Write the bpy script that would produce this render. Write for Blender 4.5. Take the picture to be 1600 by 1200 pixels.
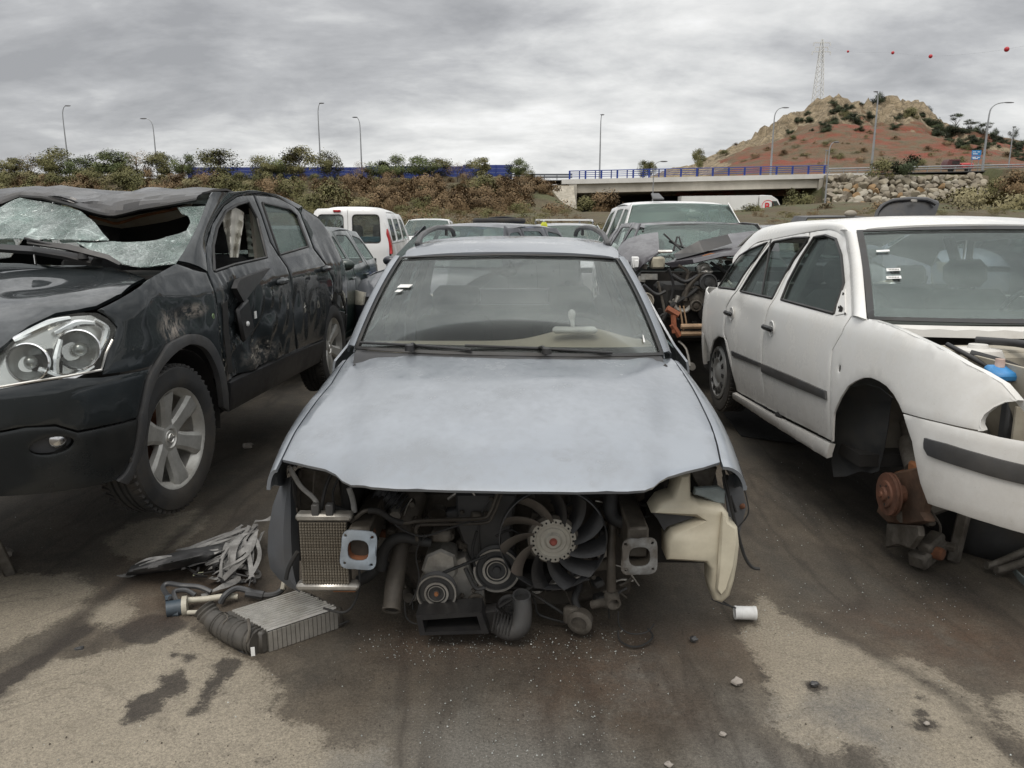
import bpy, bmesh, math, random
import numpy as np
from mathutils import Vector, Matrix, geometry, noise
from math import sin, cos, pi, radians, sqrt, atan2, hypot
S = bpy.context.scene
for o in list(bpy.data.objects): bpy.data.objects.remove(o)
random.seed(7)
# ------------------------------------------------------------ camera, sky, sun, exposure
EYE = 1.6; FOC = 1200.0; TILT = radians(12.2)
cd = bpy.data.cameras.new('camera'); cam = bpy.data.objects.new('camera', cd); S.collection.objects.link(cam)
cam.location = (0, 0, EYE); cam.rotation_euler = (radians(90) - TILT, 0, 0)
cd.sensor_width = 36; cd.lens = 27.0; cd.clip_start = 0.05; cd.clip_end = 3000
S.camera = cam
SUN_EL, SUN_AZ = radians(58), radians(200)
W = bpy.data.worlds.new('World'); S.world = W; W.use_nodes = True
nt = W.node_tree; nt.nodes.clear()
def wn(t, **k):
    n = nt.nodes.new(t)
    for a, b in k.items(): setattr(n, a, b)
    return n
L = nt.links.new
out = wn('ShaderNodeOutputWorld'); bgS = wn('ShaderNodeBackground'); bgC = wn('ShaderNodeBackground'); mix = wn('ShaderNodeMixShader')
sky = wn('ShaderNodeTexSky', sky_type='NISHITA'); sky.sun_disc = False; sky.sun_elevation = SUN_EL; sky.sun_rotation = SUN_AZ
L(sky.outputs[0], bgS.inputs[0]); bgS.inputs[1].default_value = 0.06
tc = wn('ShaderNodeTexCoord'); sp = wn('ShaderNodeSeparateXYZ'); L(tc.outputs['Generated'], sp.inputs[0])
def m(op, a, b=None, c=None):
    n = wn('ShaderNodeMath', operation=op)
    for i, v in enumerate((a, b, c)):
        if v is None: continue
        if isinstance(v, (int, float)): n.inputs[i].default_value = v
        else: L(v, n.inputs[i])
    return n.outputs[0]
# cloud deck: project the view direction on to a flat layer so that streaks flatten towards the horizon
zc = m('ADD', m('MAXIMUM', sp.outputs[2], 0.0), 0.26)
cu = m('DIVIDE', sp.outputs[0], zc); cv = m('DIVIDE', sp.outputs[1], zc)
cmb = wn('ShaderNodeCombineXYZ'); L(m('MULTIPLY', cu, 0.8), cmb.inputs[0]); L(m('MULTIPLY', cv, 1.15), cmb.inputs[1])
def cloud(scale, detail, rough, off, dist=0.6):
    mp = wn('ShaderNodeMapping'); mp.inputs['Location'].default_value = off; L(cmb.outputs[0], mp.inputs[0])
    n = wn('ShaderNodeTexNoise'); n.inputs['Scale'].default_value = scale; n.inputs['Detail'].default_value = detail
    n.inputs['Roughness'].default_value = rough; n.inputs['Distortion'].default_value = dist; L(mp.outputs[0], n.inputs[0]); return n.outputs[0]
c1 = cloud(1.0, 7, 0.55, (3.3, 1.2, 0), .25); c2 = cloud(2.7, 8, 0.6, (9.1, 4.2, 2), .3); c3 = cloud(8.0, 6, 0.6, (1.1, 7.2, 5), 0.2)
cs = m('ADD', m('ADD', m('MULTIPLY', c1, 0.62), m('MULTIPLY', c2, 0.32)), m('MULTIPLY', c3, 0.10))
rp = wn('ShaderNodeValToRGB'); L(cs, rp.inputs[0])
e = rp.color_ramp.elements; e[0].position = 0.39; e[0].color = (0.345, 0.35, 0.362, 1); e[1].position = 0.68; e[1].color = (1.0, 1.0, 1.0, 1)
for p_, c_ in ((0.47, (0.475, 0.48, 0.49)), (0.53, (0.63, 0.635, 0.635)), (0.60, (0.80, 0.80, 0.79))):
    x = rp.color_ramp.elements.new(p_); x.color = (*c_, 1)
L(rp.outputs[0], bgC.inputs[0])
# an overcast sky is brighter overhead than near the horizon
up = m('MULTIPLY', m('MAXIMUM', m('SUBTRACT', sp.outputs[2], 0.26), 0.0), 2.3); L(m('ADD', up, 1.02), bgC.inputs[1])
mix.inputs[0].default_value = 0.93; L(bgS.outputs[0], mix.inputs[1]); L(bgC.outputs[0], mix.inputs[2]); L(mix.outputs[0], out.inputs[0])
sd = bpy.data.lights.new('sun', 'SUN'); sd.energy = 1.3; sd.angle = radians(25); sd.color = (1, 0.93, 0.84)
sun = bpy.data.objects.new('sun', sd); S.collection.objects.link(sun)
_d = Vector((sin(SUN_AZ) * cos(SUN_EL), cos(SUN_AZ) * cos(SUN_EL), sin(SUN_EL)))
sun.rotation_euler = (-_d).to_track_quat('-Z', 'Y').to_euler(); sun.location = (0, 0, 50)
S.view_settings.view_transform = 'Standard'; S.view_settings.look = 'None'; S.view_settings.exposure = 0.14; S.view_settings.gamma = 1
S.render.engine = 'CYCLES'

# ------------------------------------------------------------ survey helpers: turn a sighted point plus a real plane into a place
def ray(px, py):
    a = (px - 800) / FOC; b = (600 - py) / FOC
    return (a, cos(TILT) + b * sin(TILT), -sin(TILT) + b * cos(TILT))
def atY(px, py, Y):
    r = ray(px, py); t = Y / r[1]; return (r[0] * t, Y, EYE + r[2] * t)
def atZ(px, py, Z=0.0):
    r = ray(px, py); t = (Z - EYE) / r[2]; return (r[0] * t, r[1] * t, Z)

# ------------------------------------------------------------ object helpers
COL = S.collection
def tag(o, label=None, cat=None, group=None, kind=None):
    if label: o['label'] = label
    if cat: o['category'] = cat
    if group: o['group'] = group
    if kind: o['kind'] = kind
    return o
def thing(name, label, cat, loc=(0, 0, 0), rz=0.0, group=None, pitch=0.0):
    o = bpy.data.objects.new(name, None); COL.objects.link(o); o.location = loc
    o.rotation_euler = (0, -pitch, rz); o.empty_display_size = 0.3
    return tag(o, label, cat, group)
def link(name, me, parent=None, loc=(0, 0, 0), rot=(0, 0, 0), scl=(1, 1, 1)):
    o = bpy.data.objects.new(name, me); COL.objects.link(o); o.parent = parent
    o.location = loc; o.rotation_euler = rot; o.scale = scl; return o
def copy_tree(o, parent=None):
    c = o.copy(); COL.objects.link(c); c.parent = parent
    for ch in [k for k in bpy.data.objects if k.parent == o]: copy_tree(ch, c)
    return c

def V(*a): return Vector(a)
def smooth_path(pts, k=4):
    P = [Vector(p) for p in pts]
    if len(P) < 3: return P
    out = []
    for i in range(len(P) - 1):
        p0 = P[max(i - 1, 0)]; p1 = P[i]; p2 = P[i + 1]; p3 = P[min(i + 2, len(P) - 1)]
        for j in range(k):
            t = j / k
            out.append(0.5 * ((2 * p1) + (-p0 + p2) * t + (2 * p0 - 5 * p1 + 4 * p2 - p3) * t * t + (-p0 + 3 * p1 - 3 * p2 + p3) * t ** 3))
    out.append(P[-1]); return out

class MB:
    def __init__(s): s.v = []; s.f = []; s.mi = []; s.m = 0
    def add(s, vs, fs):
        b = len(s.v); s.v += [tuple(v) for v in vs]
        for f in fs: s.f.append([b + i for i in f]); s.mi.append(s.m)
        return s
    def box(s, c, d, rot=None, bv=0.0):
        hx, hy, hz = d[0] / 2, d[1] / 2, d[2] / 2; bv = min(bv, hx * .9, hy * .9, hz * .9)
        if bv <= 0:
            vs = [Vector((x * hx, y * hy, z * hz)) for x in (-1, 1) for y in (-1, 1) for z in (-1, 1)]
            fs = [(0, 1, 3, 2), (4, 6, 7, 5), (0, 4, 5, 1), (2, 3, 7, 6), (0, 2, 6, 4), (1, 5, 7, 3)]
        else:
            bm = bmesh.new(); bmesh.ops.create_cube(bm, size=1)
            for v in bm.verts: v.co = Vector((v.co.x * 2 * hx, v.co.y * 2 * hy, v.co.z * 2 * hz))
            bmesh.ops.bevel(bm, geom=bm.edges[:], offset=bv, segments=1, affect='EDGES', profile=0.5)
            bm.verts.index_update(); vs = [v.co.copy() for v in bm.verts]; fs = [[v.index for v in f.verts] for f in bm.faces]; bm.free()
        if rot is not None:
            R = rot if isinstance(rot, Matrix) else Matrix.Rotation(rot, 3, 'Z')
            vs = [R @ v for v in vs]
        C = Vector(c); return s.add([v + C for v in vs], fs)
    def tube(s, pts, r, n=8, cap=True, sm=0, open_end=None):
        P = smooth_path(pts, sm) if sm else [Vector(p) for p in pts]
        if not hasattr(r, '__len__'): R = [r] * len(P)
        else:
            R = [r[min(int(i / (len(P) - 1) * (len(r) - 1)), len(r) - 2)] * (1 - (i / (len(P) - 1) * (len(r) - 1)) % 1) + r[min(int(i / (len(P) - 1) * (len(r) - 1)) + 1, len(r) - 1)] * ((i / (len(P) - 1) * (len(r) - 1)) % 1) for i in range(len(P))] if len(r) != len(P) else list(r)
            R[-1] = r[-1]
        T0 = (P[1] - P[0]).normalized(); U = T0.orthogonal().normalized(); vs = []; fs = []
        for i, p in enumerate(P):
            T = ((P[min(i + 1, len(P) - 1)] - P[max(i - 1, 0)])).normalized()
            U = (U - T * U.dot(T)).normalized(); Vv = T.cross(U)
            for k in range(n):
                a = 2 * pi * k / n; vs.append(p + (U * cos(a) + Vv * sin(a)) * R[i])
        for i in range(len(P) - 1):
            for k in range(n):
                a = i * n + k; b = i * n + (k + 1) % n; fs.append((a, b, b + n, a + n))
        if cap: fs.append(list(range(n))[::-1]); fs.append([(len(P) - 1) * n + k for k in range(n)])
        return s.add(vs, fs)
    def lathe(s, prof, o=(0, 0, 0), ax=(0, 0, 1), n=24, a0=0, a1=2 * pi):
        O = Vector(o); A = Vector(ax).normalized(); U = A.orthogonal().normalized(); Vv = A.cross(U); vs = []; fs = []
        full = abs(a1 - a0 - 2 * pi) < 1e-6; m_ = n if full else n + 1
        for (r, h) in prof:
            for k in range(m_):
                a = a0 + (a1 - a0) * k / n; vs.append(O + A * h + (U * cos(a) + Vv * sin(a)) * max(r, 1e-4))
        for i in range(len(prof) - 1):
            for k in range(n):
                a = i * m_ + k; b = i * m_ + (k + 1) % m_; fs.append((a, b, b + m_, a + m_))
        return s.add(vs, fs)
    def strip(s, rows, closed=False):
        """rows: equal length rows of points -> quad sheet"""
        n = len(rows[0]); vs = [p for r in rows for p in r]; fs = []
        for i in range(len(rows) - 1):
            for k in range(n if closed else n - 1):
                a = i * n + k; b = i * n + (k + 1) % n; fs.append((a, b, b + n, a + n))
        return s.add(vs, fs)
    def sheet(s, rows, th, ctr=None):
        """quad sheet with real thickness; the second skin lies th further in (towards ctr)"""
        R = [[Vector(p) for p in r] for r in rows]; a = len(R); b = len(R[0]); N = []
        for i in range(a):
            nr = []
            for j in range(b):
                du = R[min(i + 1, a - 1)][j] - R[max(i - 1, 0)][j]; dv = R[i][min(j + 1, b - 1)] - R[i][max(j - 1, 0)]
                n_ = du.cross(dv); n_ = n_.normalized() if n_.length > 1e-9 else Vector((0, 0, 1)); nr.append(n_)
            N.append(nr)
        mid = R[a // 2][b // 2]; flip = ctr is not None and N[a // 2][b // 2].dot(mid - Vector(ctr)) < 0
        if flip: N = [[-n for n in r] for r in N]
        vs = [p for r in R for p in r] + [R[i][j] - N[i][j] * th for i in range(a) for j in range(b)]; o = a * b; fs = []
        for i in range(a - 1):
            for j in range(b - 1):
                q = (i * b + j, i * b + j + 1, (i + 1) * b + j + 1, (i + 1) * b + j)
                if not flip: q = q[::-1]
                fs.append(q); fs.append(tuple(o + k for k in q[::-1]))
        rim = [j for j in range(b)] + [i * b + b - 1 for i in range(1, a)] + [(a - 1) * b + j for j in range(b - 2, -1, -1)] + [i * b for i in range(a - 2, 0, -1)]
        for k in range(len(rim)):
            p, q = rim[k], rim[(k + 1) % len(rim)]; fs.append((p, q, q + o, p + o))
        return s.add(vs, fs)
    def prism(s, poly, h, o=(0, 0, 0), u=(1, 0, 0), v=(0, 1, 0), bv=0.0):
        U = Vector(u).normalized(); Vv = Vector(v).normalized(); N = U.cross(Vv); O = Vector(o); n = len(poly)
        def ring(pl, k): return [O + U * a + Vv * b + N * k for a, b in pl]
        if bv > 0:
            cx = sum(p[0] for p in poly) / n; cy = sum(p[1] for p in poly) / n; ar = sum(poly[i][0] * poly[(i + 1) % n][1] - poly[(i + 1) % n][0] * poly[i][1] for i in range(n)); sg = 1 if ar > 0 else -1
            ins = []
            for i in range(n):
                a = Vector(poly[i - 1]); b = Vector(poly[i]); c = Vector(poly[(i + 1) % n]); d1 = (b - a).normalized(); d2 = (c - b).normalized()
                nn = Vector((-(d1 + d2).y, (d1 + d2).x)); nn = nn.normalized() * sg if nn.length > 1e-6 else Vector((0, 0)); ins.append((b.x + nn.x * bv, b.y + nn.y * bv))
            rings = [ring(ins, 0), ring(poly, bv), ring(poly, h - bv), ring(ins, h)]
        else: rings = [ring(poly, 0), ring(poly, h)]
        vs = [p for r in rings for p in r]; fs = []
        for i in range(len(rings) - 1):
            for k in range(n): fs.append((i * n + k, i * n + (k + 1) % n, (i + 1) * n + (k + 1) % n, (i + 1) * n + k))
        base = rings[0]; tris = geometry.tessellate_polygon([[Vector((a, b, 0)) for a, b in (ins if bv > 0 else poly)]])
        top = (len(rings) - 1) * n
        for t in tris: fs.append(tuple(t)[::-1]); fs.append(tuple(top + i for i in t))
        return s.add(vs, fs)
    def ball(s, c, r, nu=12, nv=8, jit=0, seed=0):
        C = Vector(c); rr = r if hasattr(r, '__len__') else (r, r, r); vs = []; fs = []
        for i in range(nv + 1):
            for k in range(nu):
                t = pi * i / nv; a = 2 * pi * k / nu; d = Vector((sin(t) * cos(a), sin(t) * sin(a), cos(t)))
                j = 1 + jit * noise.noise(d * 1.7 + Vector((seed * 3.1, seed, 0)))
                vs.append(C + Vector((d.x * rr[0], d.y * rr[1], d.z * rr[2])) * j)
        for i in range(nv):
            for k in range(nu): a = i * nu + k; b = i * nu + (k + 1) % nu; fs.append((a, a + nu, b + nu, b))
        return s.add(vs, fs)
    def mesh(s, name, mats, smooth=True, ang=38, fix=True):
        me = bpy.data.meshes.new(name); me.from_pydata(s.v, [], s.f)
        for mt in (mats if isinstance(mats, (list, tuple)) else [mats]): me.materials.append(mt)
        me.polygons.foreach_set('material_index', s.mi)
        if fix:
            bm = bmesh.new(); bm.from_mesh(me); bmesh.ops.remove_doubles(bm, verts=bm.verts, dist=1e-5)
            bmesh.ops.recalc_face_normals(bm, faces=bm.faces); bm.to_mesh(me); bm.free()
        if smooth:
            me.shade_smooth(); me.set_sharp_from_angle(angle=radians(ang))
        me.update(); return me
    def build(s, name, mats, parent=None, **k):
        lab = k.pop('label', None); o = link(name, s.mesh(name, mats, **k), parent)
        if lab: o['label'] = lab
        return o

def inpoly(x, y, P):
    c = False; j = len(P) - 1
    for i in range(len(P)):
        if (P[i][1] > y) != (P[j][1] > y) and x < (P[j][0] - P[i][0]) * (y - P[i][1]) / (P[j][1] - P[i][1]) + P[i][0]: c = not c
        j = i
    return c
def dens(P, res):
    o = []
    for i in range(len(P)):
        a = P[i]; b = P[(i + 1) % len(P)]; n = max(1, int(math.ceil(hypot(b[0] - a[0], b[1] - a[1]) / res)))
        for k in range(n): o.append((a[0] + (b[0] - a[0]) * k / n, a[1] + (b[1] - a[1]) * k / n))
    return o
def rnd(P, r=.075, n=4):
    """round the corners of a closed outline with a fillet"""
    o = []
    for i in range(len(P)):
        a = Vector(P[i - 1][:2]); b = Vector(P[i][:2]); c = Vector(P[(i + 1) % len(P)][:2]); d = min(r, (a - b).length * .45, (c - b).length * .45); p = b + (a - b).normalized() * d; q = b + (c - b).normalized() * d
        for k in range(n + 1): t = k / n; v = p * (1 - t) ** 2 + b * 2 * t * (1 - t) + q * t * t; o.append((v.x, v.y))
    return o
def panel(name, poly, fn, mat, parent, holes=(), th=0.012, res=0.04, ctr=(-1.2, 0, 0.6), bev=0.004, label=None, disp=None):
    """a sheet-metal panel: outline poly (u,v) lifted to 3-D by fn(u,v), with holes, thickness and rolled edges"""
    loops = [dens(poly, res)] + [dens(h, res) for h in holes]; pts = []; edges = []; nb = 0
    for lp in loops:
        b = len(pts); pts += lp; edges += [(b + i, b + (i + 1) % len(lp)) for i in range(len(lp))]
    nb = len(pts)
    def inside(x, y): return inpoly(x, y, poly) and not any(inpoly(x, y, h) for h in holes)
    A = np.array(pts)
    if bev:
        for lp in loops:
            n = len(lp)
            for i in range(n):
                a = lp[i - 1]; b = lp[i]; c = lp[(i + 1) % n]; dx, dy = c[0] - a[0], c[1] - a[1]; l = hypot(dx, dy)
                if l < 1e-9: continue
                for sg in (1, -1):
                    q = (b[0] - dy / l * sg * bev * 2, b[1] + dx / l * sg * bev * 2)
                    if inside(*q) and np.min(np.hypot(A[:, 0] - q[0], A[:, 1] - q[1])) > bev * 1.2: pts.append(q)
    x0, y0 = A.min(0); x1, y1 = A.max(0); A = np.array(pts); B = [A]
    nx = int((x1 - x0) / res) + 2; ny = int((y1 - y0) / res) + 2
    for i in range(nx):
        for j in range(ny):
            x = x0 + (i + 0.5 * (j % 2)) * res; y = y0 + j * res
            if inside(x, y) and np.min(np.hypot(A[:, 0] - x, A[:, 1] - y)) > res * .45: pts.append((x, y))
    vc, ve, vf, *_ = geometry.delaunay_2d_cdt([Vector(p) for p in pts], edges, [], 0, 1e-6)
    tri = [f for f in vf if len(f) == 3 and inside(sum(vc[i].x for i in f) / 3, sum(vc[i].y for i in f) / 3)]
    P = [Vector(fn(v.x, v.y)) for v in vc]; N = []; e = 0.004; C = Vector(ctr)
    for v, p in zip(vc, P):
        n_ = (Vector(fn(v.x + e, v.y)) - Vector(fn(v.x - e, v.y))).cross(Vector(fn(v.x, v.y + e)) - Vector(fn(v.x, v.y - e)))
        n_ = n_.normalized() if n_.length > 1e-12 else Vector((0, 0, 1)); N.append(n_)
    sgn = 1 if sum(N[i].dot(P[i] - C) for i in range(len(P))) > 0 else -1
    N = [n * sgn for n in N]
    if disp: P = [p + n * disp(v.x, v.y) for p, n, v in zip(P, N, vc)]
    cnt = {}
    for f in tri:
        for k in range(3):
            ed = (f[k], f[(k + 1) % 3]); key = tuple(sorted(ed)); cnt[key] = cnt.get(key, []) + [ed]
    bd = [v[0] for v in cnt.values() if len(v) == 1]; bset = {i for ed in bd for i in ed}
    outer = [p - (N[i] * bev * .5 if (i in bset and bev) else Vector((0, 0, 0))) for i, p in enumerate(P)]
    inner = [p - n * th for p, n in zip(P, N)]; o = len(P); fs = []
    for f in tri:
        a, b, c = (outer[i] for i in f); g = (b - a).cross(c - a).dot(N[f[0]]) > 0
        q = tuple(f) if g else tuple(f)[::-1]; fs.append(q); fs.append(tuple(o + i for i in q[::-1]))
    for a, b in bd: fs.append((a, b, b + o, a + o))
    mb = MB(); mb.add(outer + inner, fs)
    used = sorted({i for f in fs for i in f}); mp = {u: i for i, u in enumerate(used)}
    mb.v = [mb.v[u] for u in used]; mb.f = [[mp[i] for i in f] for f in fs]
    ob = mb.build(name, mat, parent)
    if label: ob['label'] = label
    return ob

# ------------------------------------------------------------ material helpers
class Mat:
    def __init__(s, name):
        s.m = bpy.data.materials.new(name); s.m.use_nodes = True; s.t = s.m.node_tree; s.b = s.t.nodes['Principled BSDF']; s.o = s.t.nodes['Material Output']
        s.c = s.n('ShaderNodeTexCoord').outputs['Object']
    def n(s, t, **k):
        x = s.t.nodes.new(t)
        for a, b in k.items(): setattr(x, a, b)
        return x
    def l(s, a, b): s.t.links.new(a, b)
    def noise(s, scale, detail=4, rough=0.55, vec=None, dist=0, st=None):
        n = s.n('ShaderNodeTexNoise'); n.inputs['Scale'].default_value = scale; n.inputs['Detail'].default_value = detail; n.inputs['Roughness'].default_value = rough; n.inputs['Distortion'].default_value = dist
        v = vec if vec is not None else s.c
        if st: mp = s.n('ShaderNodeMapping'); mp.inputs['Scale'].default_value = st; s.l(v, mp.inputs[0]); v = mp.outputs[0]
        s.l(v, n.inputs[0]); return n.outputs[0]
    def vor(s, scale, feat='F1', out='Distance', vec=None):
        n = s.n('ShaderNodeTexVoronoi', feature=feat); n.inputs['Scale'].default_value = scale; s.l(vec if vec is not None else s.c, n.inputs[0]); return n.outputs[out]
    def ramp(s, f, stops):
        r = s.n('ShaderNodeValToRGB'); s.l(f, r.inputs[0]); el = r.color_ramp.elements
        while len(el) < len(stops): el.new(0.5)
        for x, (p, c) in zip(el, stops): x.position = p; x.color = (c, c, c, 1) if isinstance(c, (int, float)) else (*c, 1)
        return r.outputs[0]
    def math(s, op, a, b=None, clamp=False):
        n = s.n('ShaderNodeMath', operation=op); n.use_clamp = clamp
        for i, v in enumerate((a, b)):
            if v is None: continue
            if isinstance(v, (int, float)): n.inputs[i].default_value = v
            else: s.l(v, n.inputs[i])
        return n.outputs[0]
    def mixc(s, f, a, b, mode='MIX'):
        n = s.n('ShaderNodeMix', data_type='RGBA', blend_type=mode)
        for i, v in ((0, f), (6, a), (7, b)):
            if isinstance(v, (int, float)): n.inputs[i].default_value = v
            elif isinstance(v, tuple): n.inputs[i].default_value = (*v, 1)
            else: s.l(v, n.inputs[i])
        return n.outputs[2]
    def set(s, **k):
        for a, v in k.items():
            i = s.b.inputs[a.replace('_', ' ')]
            if isinstance(v, (int, float)): i.default_value = v
            elif isinstance(v, tuple): i.default_value = (*v, 1) if len(v) == 3 else v
            else: s.l(v, i)
        return s
    def bump(s, h, strength=0.3, dist=0.01):
        n = s.n('ShaderNodeBump'); n.inputs['Strength'].default_value = strength; n.inputs['Distance'].default_value = dist; s.l(h, n.inputs['Height']); s.l(n.outputs[0], s.b.inputs['Normal']); return s
def dull(name, col, rough=0.6, metal=0.0, var=0.25, scale=12, dirt=(0.10, 0.085, 0.065), amt=0.35, bump=0.25, bs=60, lo=0.45, hi=0.7):
    """worn material: colour wander, dirt in patches, roughness that follows both"""
    M = Mat(name); a = M.noise(scale, 5, .6); d = M.ramp(M.noise(scale * .35, 7, .65), ((lo, 0.0), (hi, 1.0)))
    base = M.mixc(M.ramp(a, ((.3, 0.0), (.7, 1.0))), tuple(c * (1 - var) for c in col), tuple(min(1, c * (1 + var)) for c in col))
    c = M.mixc(M.math('MULTIPLY', d, amt), base, dirt)
    M.set(Base_Color=c, Metallic=metal, Roughness=M.math('ADD', M.math('MULTIPLY', d, 0.25), rough - 0.08, True))
    if bump: M.bump(M.noise(bs, 4, .6), bump, 0.002)
    return M.m
def paint(name, col, metal=0.0, rough=0.35, coat=1.0, coatr=0.06, dust=(0.30, 0.27, 0.23), amt=0.25, flake=0.0, low=None, dr=.25):
    """car paint under clear coat with dust film and road dirt"""
    M = Mat(name); a = M.noise(2.3, 6, .6); b = M.noise(35, 5, .65); d = M.ramp(M.math('ADD', M.math('MULTIPLY', a, .7), M.math('MULTIPLY', b, .3)), ((.42, 0.0), (.62, 1.0)))
    wm = M.ramp(M.vor(9, 'SMOOTH_F1'), ((.30, 1.0), (.42, 0.0))); d = M.math('ADD', d, M.math('MULTIPLY', M.math('MULTIPLY', wm, M.ramp(M.noise(3.7, 4, .6), ((.5, 0.0), (.62, 1.0)))), .45), True)
    c = M.mixc(M.math('MULTIPLY', d, amt), col, dust)
    if low is not None:
        sp_ = M.n('ShaderNodeSeparateXYZ'); M.l(M.c, sp_.inputs[0])
        lo_ = M.math('MULTIPLY', M.ramp(M.math('ADD', sp_.outputs[2], M.math('MULTIPLY', M.noise(7, 5, .7), .35)), ((.35, 1.0), (.85, 0.0))), low)
        c = M.mixc(lo_, c, (0.12, 0.095, 0.07)); d = M.math('ADD', d, lo_, True)
    specks = M.ramp(M.noise(150, 2, .5), ((.70, 0.0), (.76, 1.0))); c = M.mixc(M.math('MULTIPLY', specks, .25), c, (0.12, 0.10, 0.08))
    M.set(Base_Color=c, Metallic=metal, Roughness=M.math('ADD', M.math('MULTIPLY', d, .3), rough, True), Coat_Weight=M.math('SUBTRACT', coat, M.math('MULTIPLY', d, .4 * coat), True), Coat_Roughness=M.math('ADD', M.math('MULTIPLY', d, dr), coatr, True))
    M.bump(M.noise(1.6, 3, .5), 0.05, 0.05)
    return M.m
def glassy(name, tint=(0.55, 0.62, 0.6), dust=0.12, dustc=(0.42, 0.42, 0.40), rough=0.02, refl=1.0):
    """window glass: tinted see-through sheet, fresnel reflection and a film of dust"""
    M = Mat(name); t = M.t; t.nodes.remove(M.b)
    tr = M.n('ShaderNodeBsdfTransparent'); tr.inputs[0].default_value = (*(c_ ** .5 for c_ in tint), 1)
    gl = M.n('ShaderNodeBsdfGlossy'); gl.inputs['Roughness'].default_value = rough; gl.inputs['Color'].default_value = (.95, .98, .97, 1)
    fr = M.n('ShaderNodeFresnel'); fr.inputs[0].default_value = 1.52
    df = M.n('ShaderNodeBsdfDiffuse'); df.inputs[0].default_value = (*dustc, 1)
    m1 = M.n('ShaderNodeMixShader'); M.l(M.math('MULTIPLY', fr.outputs[0], refl * .22, True), m1.inputs[0]); M.l(tr.outputs[0], m1.inputs[1]); M.l(gl.outputs[0], m1.inputs[2])
    nz = M.ramp(M.math('ADD', M.math('MULTIPLY', M.noise(2.2, 5, .6), .7), M.math('MULTIPLY', M.noise(8, 4, .6), .3)), ((.38, dust * .3), (.66, dust * 1.2)))
    m2 = M.n('ShaderNodeMixShader'); M.l(nz, m2.inputs[0]); M.l(m1.outputs[0], m2.inputs[1]); M.l(df.outputs[0], m2.inputs[2]); M.l(m2.outputs[0], M.o.inputs[0])
    return M.m
# ============================================================ GROUND
def axis(parts):
    a = [parts[0][0]]
    for (x0, x1, s0, s1) in parts:
        x = x0; n = 0
        while x < x1 - 1e-6:
            t = (x - x0) / (x1 - x0); x = min(x1, x + s0 * (s1 / s0) ** t); a.append(x)
    return np.array(a)
gx = np.unique(np.round(np.concatenate([-axis([(3.6, 9, .03, .3), (9, 900, .3, 90)])[::-1], np.arange(-3.6, 3.6, .026), axis([(3.6, 9, .03, .3), (9, 900, .3, 90)])]), 4))
gy = np.unique(np.round(np.concatenate([[-400, -100, -30, -10, -4, -1, .2, .7], np.arange(1.0, 4.6, .022), axis([(4.6, 9, .03, .3), (9, 1500, .3, 120)])]), 4))
GX, GY = np.meshgrid(gx, gy)
def sdf(poly, X=GX, Y=GY):
    P = np.array([atZ(*p)[:2] for p in poly]); d = np.full(X.shape, 1e9); ins = np.zeros(X.shape, bool); n = len(P)
    for i in range(n):
        a = P[i]; b = P[(i + 1) % n]; e_ = b - a; t = np.clip(((X - a[0]) * e_[0] + (Y - a[1]) * e_[1]) / (e_ @ e_ + 1e-12), 0, 1)
        d = np.minimum(d, np.hypot(X - a[0] - e_[0] * t, Y - a[1] - e_[1] * t))
        c = ((a[1] > Y) != (b[1] > Y)); xi = (b[0] - a[0]) * (Y - a[1]) / (b[1] - a[1] + 1e-12) + a[0]; ins ^= c & (X < xi)
    return np.where(ins, d, -d)
pale = [[(-60, 1100), (35, 1045), (70, 1026), (130, 1031), (200, 1015), (245, 985), (295, 985), (350, 1010), (400, 1042), (430, 1065), (440, 1100), (415, 1112), (440, 1130), (490, 1140), (520, 1170), (580, 1160), (610, 1175), (640, 1260), (-60, 1260)],
        [(-60, 893), (60, 895), (130, 905), (150, 925), (110, 960), (60, 990), (-60, 1045)],
        [(165, 850), (200, 822), (250, 812), (300, 798), (325, 800), (320, 815), (290, 850), (260, 868), (200, 880)],
        [(1155, 978), (1185, 975), (1165, 950), (1190, 932), (1215, 945), (1250, 975), (1275, 990), (1340, 1005), (1370, 1022), (1430, 1025), (1445, 1040), (1500, 1070), (1530, 1090), (1555, 1125), (1570, 1160), (1600, 1195), (1640, 1260), (1460, 1260), (1400, 1205), (1360, 1170), (1330, 1162), (1300, 1175), (1250, 1165), (1215, 1140), (1205, 1120), (1215, 1090), (1200, 1060), (1190, 1030), (1170, 1010)],
        [(1548, 1083), (1660, 1090), (1660, 1160), (1600, 1148), (1570, 1128)], [(130, 950), (190, 935), (215, 965), (180, 985), (140, 980)]]
oil = [[(187, 1135), (190, 1108), (215, 1085), (245, 1080), (250, 1060), (280, 1052), (297, 1066), (290, 1082), (260, 1090), (245, 1112), (215, 1132)],
       [(288, 1120), (305, 1100), (310, 1080), (330, 1060), (350, 1030), (378, 1035), (350, 1075), (325, 1105), (305, 1122)],
       [(260, 1025), (272, 1022), (282, 1027), (270, 1032)], [(284, 1030), (300, 1026), (304, 1034), (290, 1039)], [(398, 1188), (408, 1186), (414, 1191), (404, 1195)],
       [(180, 990), (225, 965), (280, 965), (290, 985), (240, 1008), (190, 1010)], [(1250, 1070), (1268, 1062), (1288, 1068), (1292, 1076), (1270, 1082)],
       [(1420, 1128), (1440, 1120), (1470, 1130), (1465, 1142), (1440, 1140)], [(1428, 1108), (1444, 1108), (1450, 1116), (1436, 1118)], [(1428, 1086), (1440, 1086), (1446, 1092), (1434, 1091)],
       [(-80, 1110), (0, 1058), (70, 1018), (135, 975), (150, 985), (90, 1025), (20, 1075), (-60, 1140)]]
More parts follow.
